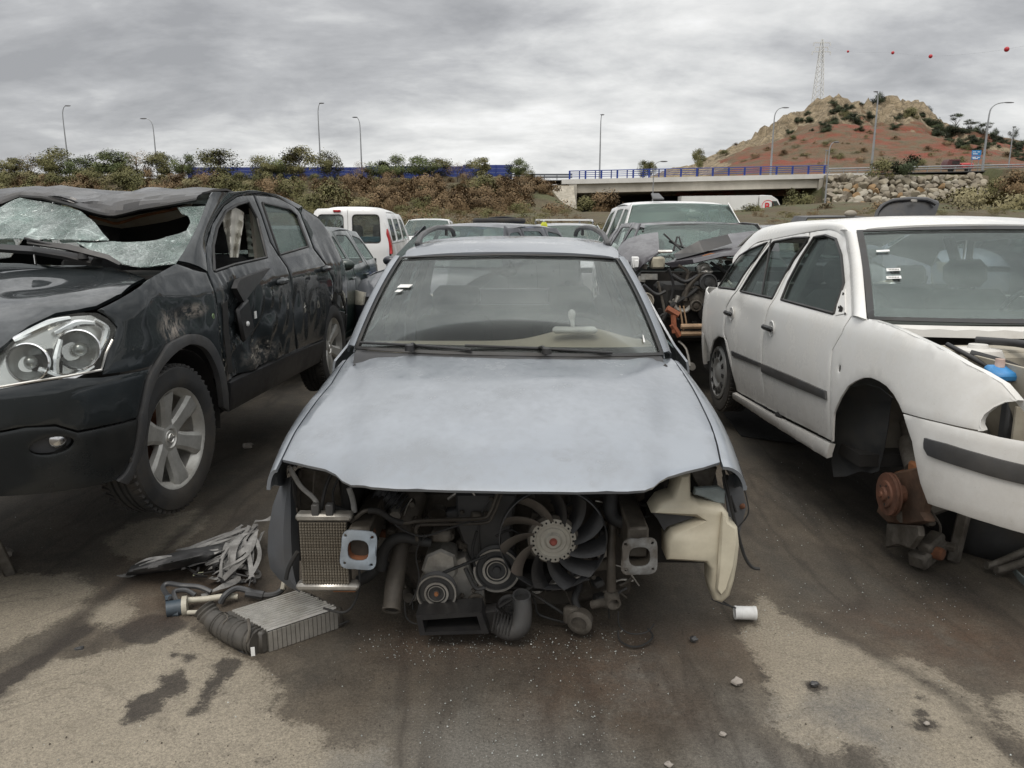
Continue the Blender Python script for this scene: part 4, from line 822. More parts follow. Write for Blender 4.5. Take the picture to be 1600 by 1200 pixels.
def spl(xs, ys):
    xs = np.array(xs, float); ys = np.array(ys, float); o = np.argsort(xs); xs, ys = xs[o], ys[o]; m_ = np.gradient(ys, xs)
    def f(x):
        x = min(max(x, xs[0]), xs[-1]); i = int(min(np.searchsorted(xs, x, 'right') - 1, len(xs) - 2)); h = xs[i + 1] - xs[i]; t = (x - xs[i]) / h
        return float((2 * t ** 3 - 3 * t * t + 1) * ys[i] + (t ** 3 - 2 * t * t + t) * h * m_[i] + (-2 * t ** 3 + 3 * t * t) * ys[i + 1] + (t ** 3 - t * t) * h * m_[i + 1])
    return f
def ss(a, b, x): t = min(1, max(0, (x - a) / (b - a))); return t * t * (3 - 2 * t)
def wiper(parent, a, b, piv, mat=None, off=.02):
    mb = MB(); A, B_, P = Vector(a), Vector(b), Vector(piv); mb.tube([A, (A + B_) / 2 + Vector((0, 0, .004)), B_], .006, 6); mb.tube([P, P.lerp((A + B_) / 2, .45) + Vector((0, 0, off)), (A + B_) / 2 + Vector((0, 0, .006))], [.013, .009, .006], 6, sm=3); mb.lathe([(0, .03), (.02, .025), (.024, 0)], P, (0, 0, 1), 12)
    return mb.build('wiper', mat or BLK, parent)
# ============================================================ PALE BLUE ESTATE, centre
P1 = Car('estate_car', 'pale silver blue estate car facing the camera with its whole front end stripped off', 'car', -.012, 3.2, 0, -90.6); R_ = P1.root
PB = paint('pale_blue_paint', (.225, .247, .275), .5, .33, 1.0, .06, (.25, .245, .235), .24, low=.0)
zc = spl([-.45, -.25, 0, .3, .6, .8, .92, 1.05], [1.005, .99, .968, .928, .862, .80, .742, .67])
def crz(x): return float(np.interp(x, [-.3, .9], [.655, .47]))
def Zh(x, y):
    a = abs(y); return zc(x) + .004 - .045 * (a / .74) ** 2.4 - .016 * ss(crz(x) - .035, crz(x) + .06, a) + .0025 * noise.noise(Vector((x * 2.3, y * 2.3, 3))) - .004 * math.exp(-((x - .62) ** 2 + (y + .12) ** 2) / .006)
fh = lambda l: (l.z - Zh(l.x, l.y)) if l.x > -.6 else 1
def hood_pts(L_): return [(h.x, h.y) for h in (P1.hit(fh, *p) for p in L_) if h is not None]
LG = [(552, 551), (535, 571), (519, 598), (500, 620), (483, 643), (463, 672), (450, 698), (441, 717)]
RG = [(1050, 559), (1064, 578), (1080, 603), (1096, 634), (1110, 664), (1119, 692), (1125, 721)]
FE = [(441, 717), (480, 726), (508, 732), (524, 740), (534, 750), (548, 757), (580, 760), (620, 763), (700, 765), (800, 767), (900, 768), (980, 767), (1008, 765), (1022, 760), (1032, 751), (1044, 744), (1070, 736), (1100, 729), (1125, 721)]
TE = [(1050, 559), (980, 561), (900, 561), (800, 560), (700, 557), (620, 554), (552, 551)]
hl, hr, hf, ht = hood_pts(LG), hood_pts(RG), hood_pts(FE), hood_pts(TE)
panel('hood', hl[:-1] + hf[:-1] + hr[::-1][:-1] + ht[:-1], lambda x, y: (x, y, Zh(x, y)), PB, R_, th=.014, res=.035, ctr=(0, 0, 0), bev=.006)
def edge_y(P):
    P = sorted(P); X = [p[0] for p in P]; Y = [p[1] for p in P]; return lambda x: float(np.interp(x, X, Y))
yl, yr = edge_y(hl), edge_y(hr)
def yw(x): return .872 - .052 * max(0, (x - .08) / .64) ** 2 - .02 * max(0, (-.2 - x))
for side, ye, xe in ((-1, yl, .715), (1, yr, .70)):
    # photograph: image left is the car's right flank (negative y)
    mb = MB(); rows = []; fr = .70 if side < 0 else .69
    for i in range(34):
        x = -.42 + (xe + .42) * i / 33; yh = abs(ye(x)) + .006; zh = Zh(x, yh * side) - .003; zb_ = .31 + sqrt(max(0, .35 ** 2 - x * x)) if abs(x) < .35 else (.26 if x < 0 else .62)
        if x > .2: zb_ = max(zb_, .62 + .07 * ss(.45, .7, x))
        zw = .68; r = []; y0 = yw(x)
        for k in range(9):
            t = k / 8 * pi / 2; r.append((x, side * (yh + (y0 - yh) * sin(t) ** .95), zw + (zh - zw) * cos(t)))
        for k in range(1, 6):
            z = zw + (zb_ - zw) * k / 5; lip = .012 * ss(.06, 0, z - zb_); r.append((x, side * (y0 - .02 * ((zw - z) / .4) ** 2 + (lip if abs(x) < .4 else 0)), z))
        if x > .3: r = [(a, b, max(c_, zb_)) for a, b, c_ in r]
        rows.append(r)
    mb.sheet(rows, .012, (0, 0, .3)); f_ = mb.build('fender', PB, R_, ang=50)
# windscreen, seal and pillars
def G(px, py, X): p = P1.on('x', X, px, py); return p
wb = [P1.on('x', x, *p) for p, x in (((558, 544), -.40), ((620, 549), -.33), ((700, 552), -.285), ((795, 554), -.27), ((890, 556), -.285), ((970, 556), -.33), ((1033, 554), -.40))]
wt = [P1.on('x', x, *p) for p, x in (((628, 403), -.90), ((680, 401), -.86), ((740, 400), -.84), ((795, 399), -.835), ((850, 400), -.84), ((910, 401), -.86), ((963, 405), -.90))]
ws = patch('windscreen', wb, wt, GLSC, R_, .005, .035)
W0 = patch('x', wb, wt, None, None, bulge=.035)
def onws(u, v, d=0):
    j = v * 14; i = u * 24; j0 = min(int(j), 13); i0 = min(int(i), 23); a = W0[j0][i0].lerp(W0[j0][i0 + 1], i - i0); b = W0[j0 + 1][i0].lerp(W0[j0 + 1][i0 + 1], i - i0); p = a.lerp(b, j - j0)
    n = (W0[j0][i0 + 1] - W0[j0][i0]).cross(W0[j0 + 1][i0] - W0[j0][i0]).normalized(); n = n if n.x > 0 else -n; return p + n * d
def ring(name, pts_out, pts_in, mat, parent):
    mb = MB(); rows = [pts_out + pts_out[:1], pts_in + pts_in[:1]]; mb.sheet(rows, .004, (-1, 0, .5)); return mb.build(name, mat, parent, ang=80)
def around(iu, iv0, iv1, d, n=14):
    o = [onws(iu + (1 - 2 * iu) * k / n, iv0, d) for k in range(n)] + [onws(1 - iu, iv0 + (1 - iv0 - iv1) * k / n, d) for k in range(n)] + [onws(1 - iu - (1 - 2 * iu) * k / n, 1 - iv1, d) for k in range(n)] + [onws(iu, 1 - iv1 - (1 - iv0 - iv1) * k / n, d) for k in range(n)]; return o
ring('windscreen_border', around(0.001, .001, .001, -.007), around(.022, .072, .035, -.007), SEAL, ws)
ring('windscreen_seal', [p + (p - Vector((-.6, 0, 1.2))).normalized() * .010 for p in around(0, 0, 0, .004)], around(.007, .014, .012, .006), SEAL, ws)
for u, v, w_, h_ in ((.10, .585, .05, .022), (.085, .535, .022, .016)):
    mb = MB(); mb.sheet([[onws(u - w_ / 2 + w_ * k / 3, v, .004) for k in range(4)], [onws(u - w_ / 2 + w_ * k / 3 + .01, v + h_ * 1.6, .004) for k in range(4)]], .001); mb.build('sticker', STK, ws)
mb = MB(); mb.sheet([[onws(.93 + .008 * k, .10, .003) for k in range(2)], [onws(.938 + .003 * k, .16, .003) for k in range(2)]], .001); mb.build('sticker', STK, ws)
wiper(R_, onws(.02, .03, .02), onws(.40, .012, .02), onws(.22, -.0, .03) + Vector((.02, 0, -.005))); wiper(R_, onws(.38, .045, .02), onws(.80, .006, .02), onws(.60, -.0, .03) + Vector((.02, 0, -.005)))
mb = MB(); rr0 = [Vector(p) + Vector((.012, 0, -.004)) for p in wb]; mb.sheet([rr0, [p + Vector((.05, 0, -.012)) for p in rr0], [p + Vector((.09, 0, -.05)) for p in rr0]], .01, (-.3, 0, .5)); mb.build('scuttle_panel', BLK, R_)
for side in (-1, 1):
    k = 0 if side < 0 else -1; b0, t0 = Vector(wb[k]), Vector(wt[k]); mb = MB(); rows = []
    for i in range(13):
        v = i / 12; c0 = Vector(W0[int(v * 14)][0 if side < 0 else -1]).lerp(Vector(W0[min(14, int(v * 14) + 1)][0 if side < 0 else -1]), v * 14 - int(v * 14)); c0.y += side * .012; s_ = side
        rows.append([c0 + Vector((.0, 0, -.02)), c0 + Vector((.002, 0, .012)), c0 + Vector((-.02, s_ * .028, .014)), c0 + Vector((-.055, s_ * .048, -.004)), c0 + Vector((-.085, s_ * .055, -.03))])
    mb.sheet(rows, .01, (-1, 0, .8)); mb.build('windscreen_pillar', PB, R_, ang=60)
# roof
def roof_patch(name, st, mat, parent, crown=.03, th=.01, disp=None, n=16, lip=.05):
    """st: (x, half width, centre height) stations front to rear"""
    fx_ = spl([s_[0] for s_ in st], [s_[1] for s_ in st]); fz_ = spl([s_[0] for s_ in st], [s_[2] for s_ in st]); rows = []; x0_, x1_ = st[0][0], st[-1][0]; m_ = 30
    for i in range(m_ + 1):
        x = x0_ + (x1_ - x0_) * i / m_; r = []
        for k in range(-n, n + 1):
            u = k / n; y = u * fx_(x); z = fz_(x) - crown * abs(u) ** 2.5 - lip * max(0, abs(u) - .9) ** 2 * 100 * .3
            xx = x - .05 * (u * u) * ss(x0_ - .5, x0_, x); p = Vector((xx, y, z)); r.append(disp(p, u, i / m_) if disp else p)
        rows.append(r)
    mb = MB(); mb.sheet(rows, th, (-1.5, 0, .5)); return mb.build(name, mat, parent, ang=50)
roof_patch('roof', [(-.845, .565, 1.428), (-1.2, .60, 1.458), (-1.8, .61, 1.476), (-2.6, .60, 1.468), (-3.1, .58, 1.44), (-3.4, .56, 1.40)], PB, R_)
for side in (-1, 1):
    pts = [(-1.42, side * .565, 1.435), (-1.50, side * .562, 1.470), (-1.65, side * .56, 1.498), (-1.95, side * .558, 1.516), (-2.4, side * .553, 1.530), (-2.9, side * .53, 1.526), (-3.2, side * .512, 1.503), (-3.3, side * .505, 1.46)]
    mb = MB(); mb.tube(pts, .018, 8, sm=4); mb.box((-1.47, side * .563, 1.452), (.16, .03, .03), bv=.01); mb.box((-2.9, side * .53, 1.495), (.06, .02, .06), bv=.005); mb.build('roof_rail', BLK2, R_)
# flanks
Bp = lambda z: (.872 - .05 * ((z - .66) / .5) ** 2) if z < .92 else .858 - (z - .92) * .52
SP = Shell(-1, Bp, .872, .1, .85, 2.6, -2.9, .62, 2.4, lambda z: 0, lambda z: -.05 if z < .9 else .42 * (z - .9) * 1.1)
arcp = lambda cx, cz, r, a0, a1, n=12: [(cx + r * cos(radians(a0 + (a1 - a0) * k / n)), cz + r * sin(radians(a0 + (a1 - a0) * k / n))) for k in range(n + 1)]
for sh in (SP, SP.mirror()):
    wF = rnd([(-.62, .955), (-1.40, .975), (-1.37, 1.385), (-1.02, 1.36)]); wR = rnd([(-1.50, .978), (-2.22, .985), (-2.30, 1.20), (-2.22, 1.375), (-1.48, 1.388)]); wQ = rnd([(-2.42, .99), (-3.05, 1.0), (-2.95, 1.30), (-2.5, 1.375)])
    d1 = panel('door', [(-.43, .25), (-.43, .93), (-.62, .98), (-.95, 1.38), (-1.44, 1.41), (-1.44, .25)], sh.fn, PB, R_, [wF]); d2 = panel('door', [(-1.45, .25), (-1.45, 1.41), (-2.35, 1.39), (-2.38, 1.0), (-2.36, .62), (-2.20, .25)], sh.fn, PB, R_, [wR])
    q = panel('quarter_panel', [(-2.37, 1.41), (-3.1, 1.36), (-3.3, .98), (-3.45, .9), (-3.45, .60), (-3.04, .45)] + arcp(-2.7, .31, .35, 20, 150)[1:] + [(-2.375, .62), (-2.395, 1.0)], sh.fn, PB, R_, [wQ])
    for w_, d_ in ((wF, d1), (wR, d2), (wQ, q)): panel('window', [(x, z) for x, z in w_], lambda u, z: sh.off(u, z, -.006), GLS, d_, th=.004, res=.2, bev=0)
    for x_ in (-1.28, -2.12):
        mb = MB(); p = sh.off(x_, .86, .02); mb.box(p, (.17, .022, .03), bv=.008); mb.build('door_handle', PB, d1 if x_ > -1.5 else d2)
    panel('sill', [(-.40, .245), (-.40, .17), (-2.33, .17), (-2.33, .245)], sh.fn, PB, R_)
    panel('rear_bumper', [(-3.05, .59), (-3.05, .25), (-3.75, .25), (-3.75, .59)], sh.fn, PB, R_)
mb = MB()
tgr = [[(-3.47 + .1 * abs(u) ** 3 + (.10 if z > 1.0 else 0) * (z - 1) * 4, u * (.66 if z < 1.0 else .60 - (z - 1) * .1), z) for u in np.linspace(-1, 1, 9)] for z in (.55, .8, 1.0)]
mb.sheet([[Vector(p) for p in r] for r in tgr], .02, (-1, 0, .8)); tg = mb.build('tailgate', PB, R_)
patch('rear_window', [(-3.50, -.60, 1.0), (-3.52, 0, 1.0), (-3.50, .60, 1.0)], [(-3.30, -.52, 1.385), (-3.32, 0, 1.395), (-3.30, .52, 1.385)], GLSC, tg, .005, .02)
mb = MB(); mb.box((-3.36, -.17, 1.345), (.004, .30, .045), Matrix.Rotation(.45, 3, 'Y')); rs = mb.build('rear_window_sticker', STK, tg)
mb = MB()
for k in range(9): mb.box((-3.353, -.29 + k * .03, 1.345 + (.004 if k % 2 else -.003)), (.003, .017, .018 + .004 * (k % 3)), Matrix.Rotation(.45, 3, 'Y'))
mb.build('sticker_print', INK, tg)
for side in (-1, 1):
    wheel(R_, (-2.70, side * .74, .31), .31, .195, .19, side, 'steel', mat=ALU)
    mb = MB(); mb.sheet([[(cos(a) * .36, side * y, .31 + sin(a) * .36) for a in np.linspace(radians(-8), radians(188), 16)] for y in (.55, .70, .84)], .004, (0, 0, .3)); mb.sheet([[(cos(a) * r, side * .55, .31 + sin(a) * r) for a in np.linspace(radians(-8), radians(188), 16)] for r in (.05, .36)], .004, (0, 0, .3)); mb.build('wheel_liner', DARK, R_)
# cabin
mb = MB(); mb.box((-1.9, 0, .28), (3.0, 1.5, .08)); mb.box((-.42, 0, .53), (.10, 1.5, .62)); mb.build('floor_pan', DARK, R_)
mb = MB(); rows = []
for i, (x, z, bz) in enumerate(((-.37, .945, 0), (-.48, .972, .02), (-.62, .985, .06), (-.72, .98, .075), (-.78, .92, .04), (-.74, .62, 0))):
    rows.append([(x, y, z + bz * math.exp(-((y - .36) / .22) ** 2)) for y in np.linspace(-.70, .70, 21)])
mb.sheet(rows, .02, (-.5, 0, .5)); dash = mb.build('dashboard', dull('beige_dash', (.42, .38, .30), .85, var=.1, scale=5, amt=.3), R_)
mb = MB(); mb.lathe([(.185 + .013 * cos(a), .013 * sin(a)) for a in np.linspace(0, 2 * pi, 9)], (-.93, .36, .93), (-1, 0, .45), 32); mb.ball((-.90, .36, .915), (.06, .09, .07)); mb.tube([(-.90, .36, .92), (-.70, .36, .80)], .03); mb.box((-.92, .36, .93), (.02, .34, .03), bv=.005); mb.build('steering_wheel', BLK, R_)
for y_ in (-.37, .37): seat(R_, -1.38, y_, .30, DKT)
mb = MB(); mb.box((-2.28, 0, .72), (.14, 1.2, .55), Matrix.Rotation(-.25, 3, 'Y'), .04); mb.box((-2.05, 0, .44), (.5, 1.2, .16), bv=.04); mb.box((-2.36, -.35, 1.05), (.08, .22, .13), bv=.03); mb.box((-2.36, .35, 1.05), (.08, .22, .13), bv=.03); mb.build('rear_seat', DKT, R_)
for sy in (-1, 1):
    for x_ in (-1.47, -2.37): mb = MB(); mb.box((x_, sy * .68, 1.15), (.09, .05, .52), Matrix.Rotation(.35 * sy, 3, 'X'), bv=.01); mb.build('pillar_trim', GREYT, R_)
mb = MB(); mb.sheet([[(x, y, 1.40 + .02 * (1 - (y / .55) ** 2) + (.015 if -3 < x < -1.2 else -.01)) for y in np.linspace(-.55, .55, 7)] for x in (-.92, -1.4, -2.2, -3.2)], .008, (0, 0, 0)); mb.build('headlining', GREYT, R_)
mb = MB(); mb.ball((-.90, -.02, 1.325), (.03, .055, .03), 10, 6); mb.tube([(-.87, 0, 1.37), (-.90, -.02, 1.33)], .008, 6); mb.build('mirror_mount', BLK, R_)
# loose mirror on the dash
lm = thing('loose_mirror', 'white interior mirror with knobbed stalk lying on the dashboard behind the windscreen', 'mirror', P1.M @ P1.on('x', -.55, 898, 522), radians(-90))
WH = dull('white_plastic', (.62, .62, .60), .5, amt=.25)
mb = MB(); mb.box((0, 0, .02), (.07, .22, .03), bv=.012); mb.build('mirror_housing', WH, lm); mb = MB(); mb.tube([(0, -.01, .03), (.0, -.012, .06), (0, -.015, .075)], .010, 8); mb.ball((0, -.016, .095), (.018, .019, .028), 12, 8); mb.build('stalk', WH, lm)
# ============================================================ ENGINE BAY of the pale blue estate
def Q(px, py, X): return P1.on('x', X, px, py)
def rpx(n, X): return n * ((3.2 - X) * cos(TILT) + .95 * sin(TILT)) / 1200
def tub(name, pts, X, r, mat, n=10, label=None, sm=4):
    mb = MB(); Xs = X if hasattr(X, '__len__') else [X] * len(pts); rr = [rpx(k, Xs[0]) for k in r] if hasattr(r, '__len__') else rpx(r, X if not hasattr(X, '__len__') else X[0])
    mb.tube([Q(*p, x) for p, x in zip(pts, Xs)], rr, n, sm=sm); return mb.build(name, mat, R_, label=label)
FLG = dull('flange_paint', (.30, .35, .40), .5, .2, .1, 14, (.12, .10, .075), .35, .2); FLG2 = dull('flange_dirty', (.25, .26, .26), .6, .2, .25, 20, (.07, .055, .04), .85, .4, 50, .3, .55)
CREAM = dull('aged_cream_plastic', (.54, .50, .39), .5, var=.12, scale=5, dirt=(.22, .17, .11), amt=.55, bump=.3, bs=30); STRAP = dull('grey_webbing', (.25, .245, .235), .9, var=.3, scale=14, dirt=(.07, .06, .05), amt=.6)
WRN = dull('bleached_fan', (.10, .088, .075), .6, var=.35, scale=9, dirt=(.15, .11, .09), amt=.6)
# body behind the openings
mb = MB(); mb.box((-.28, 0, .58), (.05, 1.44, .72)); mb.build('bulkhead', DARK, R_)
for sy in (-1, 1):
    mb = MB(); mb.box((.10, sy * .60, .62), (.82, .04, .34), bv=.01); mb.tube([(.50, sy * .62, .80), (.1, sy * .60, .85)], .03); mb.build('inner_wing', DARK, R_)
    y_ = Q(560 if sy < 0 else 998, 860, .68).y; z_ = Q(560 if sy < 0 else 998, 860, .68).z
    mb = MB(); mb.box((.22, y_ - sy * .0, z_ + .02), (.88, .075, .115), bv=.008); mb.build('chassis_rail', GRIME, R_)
# flanges
def flange(c, w_, h_, mat, rot, nm='bumper_flange', lab=None):
    p = Q(c[0], c[1], .70); a, b = rpx(w_, .7) / 2, rpx(h_, .7) / 2; U = Vector((0, cos(rot), sin(rot))); Vv = Vector((0, -sin(rot), cos(rot)))
    out_ = rnd([(-a * 1.04, -b), (a * .98, -b), (a, b), (-a * .90, b)], a * .5); inn = rnd(([(-a * .58, -b * .52), (a * .58, -b * .52), (a * .58, b * .56), (-a * .58, b * .56)]), a * .5)
    f_ = panel(nm, out_, lambda u, v: p + U * u + Vv * v + Vector((.006 if (u * u / a / a + v * v / b / b) < .9 else 0, 0, 0)), mat, R_, [inn] + [[(sx * a * .74 + .0055 * cos(t), sy * b * .72 + .0055 * sin(t)) for t in np.linspace(0, 2 * pi, 7)[:-1]] for sx in (1, -1) for sy in (1, -1)], .008, .02, (-1, p.y, p.z), .002, label=lab)
    mb = MB(); n = len(inn); mb.strip([[p + U * u * 1.0 + Vv * v * 1.0 + Vector((-.004 - .13 * k, 0, 0)) for u, v in inn] for k in (0, .2, 1)], True); mb.build('crash_tube', RUST if mat is FLG else GRIME, f_)
flange((560, 860), 58, 66, FLG, radians(-4), lab='clean pale blue bumper flange on the left rail'); flange((999, 870), 58, 62, FLG2, radians(3), lab='dirt crusted bumper flange on the right rail')
# small radiator at the left
c0, c1_ = Q(468, 812, .62), Q(547, 912, .62); y0, y1, z1, z0 = c0.y, c1_.y, c0.z, c1_.z
mb = MB(); mb.box((.605, (y0 + y1) / 2, (z0 + z1) / 2), (.035, abs(y1 - y0), abs(z1 - z0))); rd = mb.build('oil_cooler', GRIME, R_, label='dirt clogged finned cooler at the left front')
FIN = dull('cooler_fins', (.27, .245, .20), .7, .35, .35, 60, (.10, .075, .05), .75, .6, 140, .35, .6)
fm = None
for k in range(17):
    if fm is None:
        mb = MB(); hh = abs(z1 - z0) - .01; n_ = 44
        rows = [[(.0 + (.009 if (i % 2) else .006), -.0042, -hh / 2 + hh * i / n_), (.0 + (.015 if (i % 2) else .012), .0, -hh / 2 + hh * i / n_), (.0 + (.009 if (i % 2) else .006), .0042, -hh / 2 + hh * i / n_)] for i in range(n_ + 1)]; mb.sheet(rows, .006, (-1, 0, 0)); fm = mb.mesh('cooling_fin', FIN, smooth=False)
    link('cooling_fin', fm, rd, (.624, y0 + (y1 - y0) * (k + .5) / 17, (z0 + z1) / 2))
mb = MB(); mb.box((.612, (y0 + y1) / 2 + .004, z1 + .012), (.05, abs(y1 - y0) + .03, .028), bv=.008); mb.build('cooler_tank', ALU, rd); mb = MB(); mb.box((.612, (y0 + y1) / 2 + .004, z0 - .010), (.05, abs(y1 - y0) + .06, .030), bv=.010); mb.build('cooler_tank', ALU, rd)
for px in (494, 516): p = Q(px, 800, .62); mb = MB(); mb.box((p.x, p.y, p.z + .01), (.03, .028, .045), bv=.004); mb.build('cooler_bracket', BLK2, rd)
# fan
FC = Q(864, 841, .50); FR = rpx(84, .50); mb = MB()
mb.lathe([(FR, -.022), (FR + .004, -.02), (FR + .004, .018), (FR, .02), (FR - .003, 0), (FR, -.022)], FC, (1, 0, 0), 64); fan = mb.build('cooling_fan', BLK2, R_, label='twelve bladed cooling fan with a pale clutch disc')
for k in range(11):
    a0 = radians(14 + k * 360 / 11); rows = []
    for i in range(9):
        t = i / 8; r = .078 + (FR - .079) * t; a = a0 + .42 * t ** 1.2 - .15; w_ = .16 + .15 * (1 - t) * .3 + .06 * t; r2 = []
        for j in range(5):
            s_ = (j / 4 - .5) * 2; aa = a + s_ * w_ * (.105 / r) ** .55; r2.append(FC + Vector((.014 - s_ * .022 + .006 * (1 - s_ * s_), cos(aa) * r, sin(aa) * r)))
        rows.append(r2)
    mb = MB(); mb.sheet(rows, .0025, FC - Vector((1, 0, 0))); mb.build('fan_blade', WRN if 3 <= k <= 6 else BLK, fan, ang=70)
DISC = dull('clutch_disc_alloy', (.46, .44, .385), .5, .4, .12, 20, (.16, .13, .10), .4, .3)
mb = MB(); r_ = rpx(37, .56); mb.lathe([(r_ * 1.10, -.03), (r_ * 1.12, .012), (r_ * 1.0, .022)], FC, (1, 0, 0), 40); mb.build('clutch_body', IRON, fan)
mb = MB(); mb.lathe([(r_, .016), (r_, .024), (r_ * .78, .026), (r_ * .74, .020), (r_ * .60, .020), (r_ * .56, .024), (r_ * .40, .024), (r_ * .36, .028), (r_ * .2, .028)], FC, (1, 0, 0), 40); mb.lathe([(r_ * .36, .028), (r_ * .30, .034), (0, .034)], FC, (1, 0, 0), 20); mb.build('clutch_disc', DISC, fan)
mb = MB()
for k in range(26): a = 2 * pi * k / 26; mb.lathe([(0, .0285), (.0040, .0285), (.0040, .02)], FC + Vector((0, cos(a) * r_ * .87, sin(a) * r_ * .87)), (1, 0, 0), 6)
mb.build('disc_holes', DARK, fan)
mb = MB(); mb.lathe([(0, .046), (.008, .046), (.014, .040), (.016, .030)], FC, (1, 0, 0), 10); mb.build('centre_bolt', dull('red_bolt', (.30, .08, .06), .6, amt=.4), fan)
# engine mass
mb = MB(); pl = [(600, 770), (1010, 770), (1005, 880), (960, 935), (900, 950), (830, 965), (700, 960), (650, 930), (600, 850)]
pts = [Q(*p, .22) for p in pl]; o_ = Vector((-.22, 0, 0)); mb.prism([(p.y, p.z) for p in pts], .42, (-.22, 0, 0), (0, 1, 0), (0, 0, 1), .02); mb.build('engine_block', GRIME, R_)
pl = [(712, 770), (808, 770), (800, 830), (812, 900), (770, 925), (735, 880), (712, 820)]; pts = [Q(*p, .36) for p in pl]
mb = MB(); mb.prism([(p.y, p.z) for p in pts], .10, (.27, 0, 0), (0, 1, 0), (0, 0, 1), .012); tcov = mb.build('timing_cover', BLK2, R_)
for p in ((726, 858), (760, 802), (768, 779), (722, 800)): q = Q(*p, .375); mb = MB(); mb.lathe([(0, .012), (.007, .010), (.010, 0)], q, (1, 0, 0), 8); mb.build('bolt', IRON, tcov)
mb = MB(); mb.tube([Q(770, 775, .375), Q(748, 815, .375), Q(752, 880, .375)], .004, 6, sm=3); mb.build('cover_rib', BLK2, tcov)
def pulley(c, r, X, mat, prof=None, nm='pulley', lab=None, bolt=None, groove=5, dep=.03):
    p = Q(*c, X); R = rpx(r, X); mb = MB(); pr = [(R * .3, -dep)]; pr += [(R, -dep)]
    for k in range(groove): pr += [(R, -dep + dep * (k + .2) / groove), (R * .95, -dep + dep * (k + .6) / groove)]
    pr += [(R, 0), (R * .97, .003), (R * .86, .003), (R * .82, -.010), (R * .62, -.010), (R * .58, -.002), (R * .44, -.002), (R * .40, -.008), (R * .18, -.008), (R * .15, .004), (0, .004)]
    mb.lathe(pr, p, (1, 0, 0), 40); o = mb.build(nm, mat, R_, ang=28, label=lab)
    if bolt: mb = MB(); mb.lathe([(0, .012), (R * .10, .012), (R * .12, .003)], p, (1, 0, 0), 8); mb.build('bolt', bolt, o)
    return o
for c_, r_, X_, nm_, b_, lb_ in (((776, 891), 38, .42, 'pulley', None, 'large ribbed belt pulley under the fan'), ((682, 927), 33, .50, 'compressor_clutch', RUSTL, 'air conditioning compressor clutch')):
    o_ = pulley(c_, r_, X_, BLK2, nm=nm_, bolt=b_, lab=lb_); p = Q(*c_, X_); R = rpx(r_, X_)
    for a_, b2 in ((.98, .90), (.60, .50), (.42, .38)): mb = MB(); mb.lathe([(R * a_, .003), (R * a_, .007), (R * b2, .007), (R * b2, .003)], p, (1, 0, 0), 36); mb.build('pale_ring', ALU, o_)  # pale alloy rings laid on the pulley faces for contrast
mb = MB(); a, b = Q(683, 921, .47), Q(690, 868, .47); mb.lathe([(rpx(31, .47), 0), (rpx(31, .47), -.06), (rpx(26, .47), -.09), (rpx(22, .47), -.20)], a, (1, 0, 0), 24); mb.build('compressor_body', ALU, R_)
mb = MB(); mb.prism([(q.y, q.z) for q in [Q(*p, .42) for p in ((668, 862), (690, 852), (712, 862), (716, 890), (705, 905), (672, 900), (660, 885))]], .12, (.34, 0, 0), (0, 1, 0), (0, 0, 1), .01); mb.build('mounting_bracket', ALU, R_)
mb = MB(); mb.prism([(q.y, q.z) for q in [Q(*p, .40) for p in ((712, 872), (728, 866), (742, 900), (756, 918), (757, 942), (735, 948), (712, 935), (708, 905))]], .08, (.33, 0, 0), (0, 1, 0), (0, 0, 1), .008); br2 = mb.build('tensioner_bracket', ALU2, R_)
for p in ((740, 922), (750, 915), (722, 930), (748, 935)): q = Q(*p, .415); mb = MB(); mb.lathe([(0, .014), (.007, .012), (.010, 0)], q, (1, 0, 0), 8); mb.build('bolt', IRON, br2)
pulley((744, 944), 15, .44, IRON, groove=3, dep=.02); pulley((796, 950), 20, .43, BLK2, groove=3, dep=.02)
mb = MB(); mb.box(Q(690, 834, .42), (.08, .075, .045), bv=.01); mb.lathe([(.045, 0), (.045, -.05), (.03, -.06)], Q(684, 812, .36), (1, 0, 0), 20); mb.build('alternator', IRON, R_)
# belts and braces
for (a, b, X, w_) in (((690, 896), (760, 868), .47, 5), ((742, 972), (834, 915), .48, 6), ((828, 925), (895, 968), .46, 5), ((800, 975), (826, 938), .42, 5)):
    mb = MB(); mb.tube([Q(*a, X), Q(*b, X)], rpx(w_ / 2, X), 6); mb.build('drive_belt', RUB, R_)
# hoses and pipes
tub('intake_hose', [(648, 772), (640, 800), (630, 832), (618, 880)], [.25, .3, .36, .42], [22, 22, 18, 14], GRIME, 14)
tub('radiator_hose', [(628, 845), (622, 880), (616, 915), (612, 950)], [.44, .48, .52, .56], [13, 14, 15, 14], GRIME, 16, label='large open ended hose hanging left of the compressor')
q = Q(612, 952, .56); mb = MB(); mb.lathe([(rpx(15, .56), -.02), (rpx(15.5, .56), .006), (rpx(12, .56), .006), (rpx(11, .56), -.05)], q, (.55, -.05, -.5), 24); mb.build('hose_mouth', IRON, R_)
mb = MB(); mb.lathe([(rpx(11, .56), 0), (0, 0)], q + Vector((.0, 0, .0)), (.55, -.05, -.5), 20); mb.build('hose_bore', DARK, R_)
tub('coolant_hose', [(596, 890), (600, 862), (612, 845), (632, 840), (660, 846), (674, 848)], .50, [8, 9, 9, 8, 8, 7], RUB, 12)
tub('coolant_hose', [(560, 908), (575, 900), (590, 885), (598, 862)], .48, [9, 9, 8, 8], RUB, 12)
tub('metal_pipe', [(548, 816), (560, 806), (572, 798), (590, 799), (612, 812), (632, 817), (655, 814), (700, 812), (752, 810), (766, 800), (778, 770)], [.60, .60, .60, .59, .57, .55, .54, .50, .46, .45, .44], 3.4, GRIME, 8)
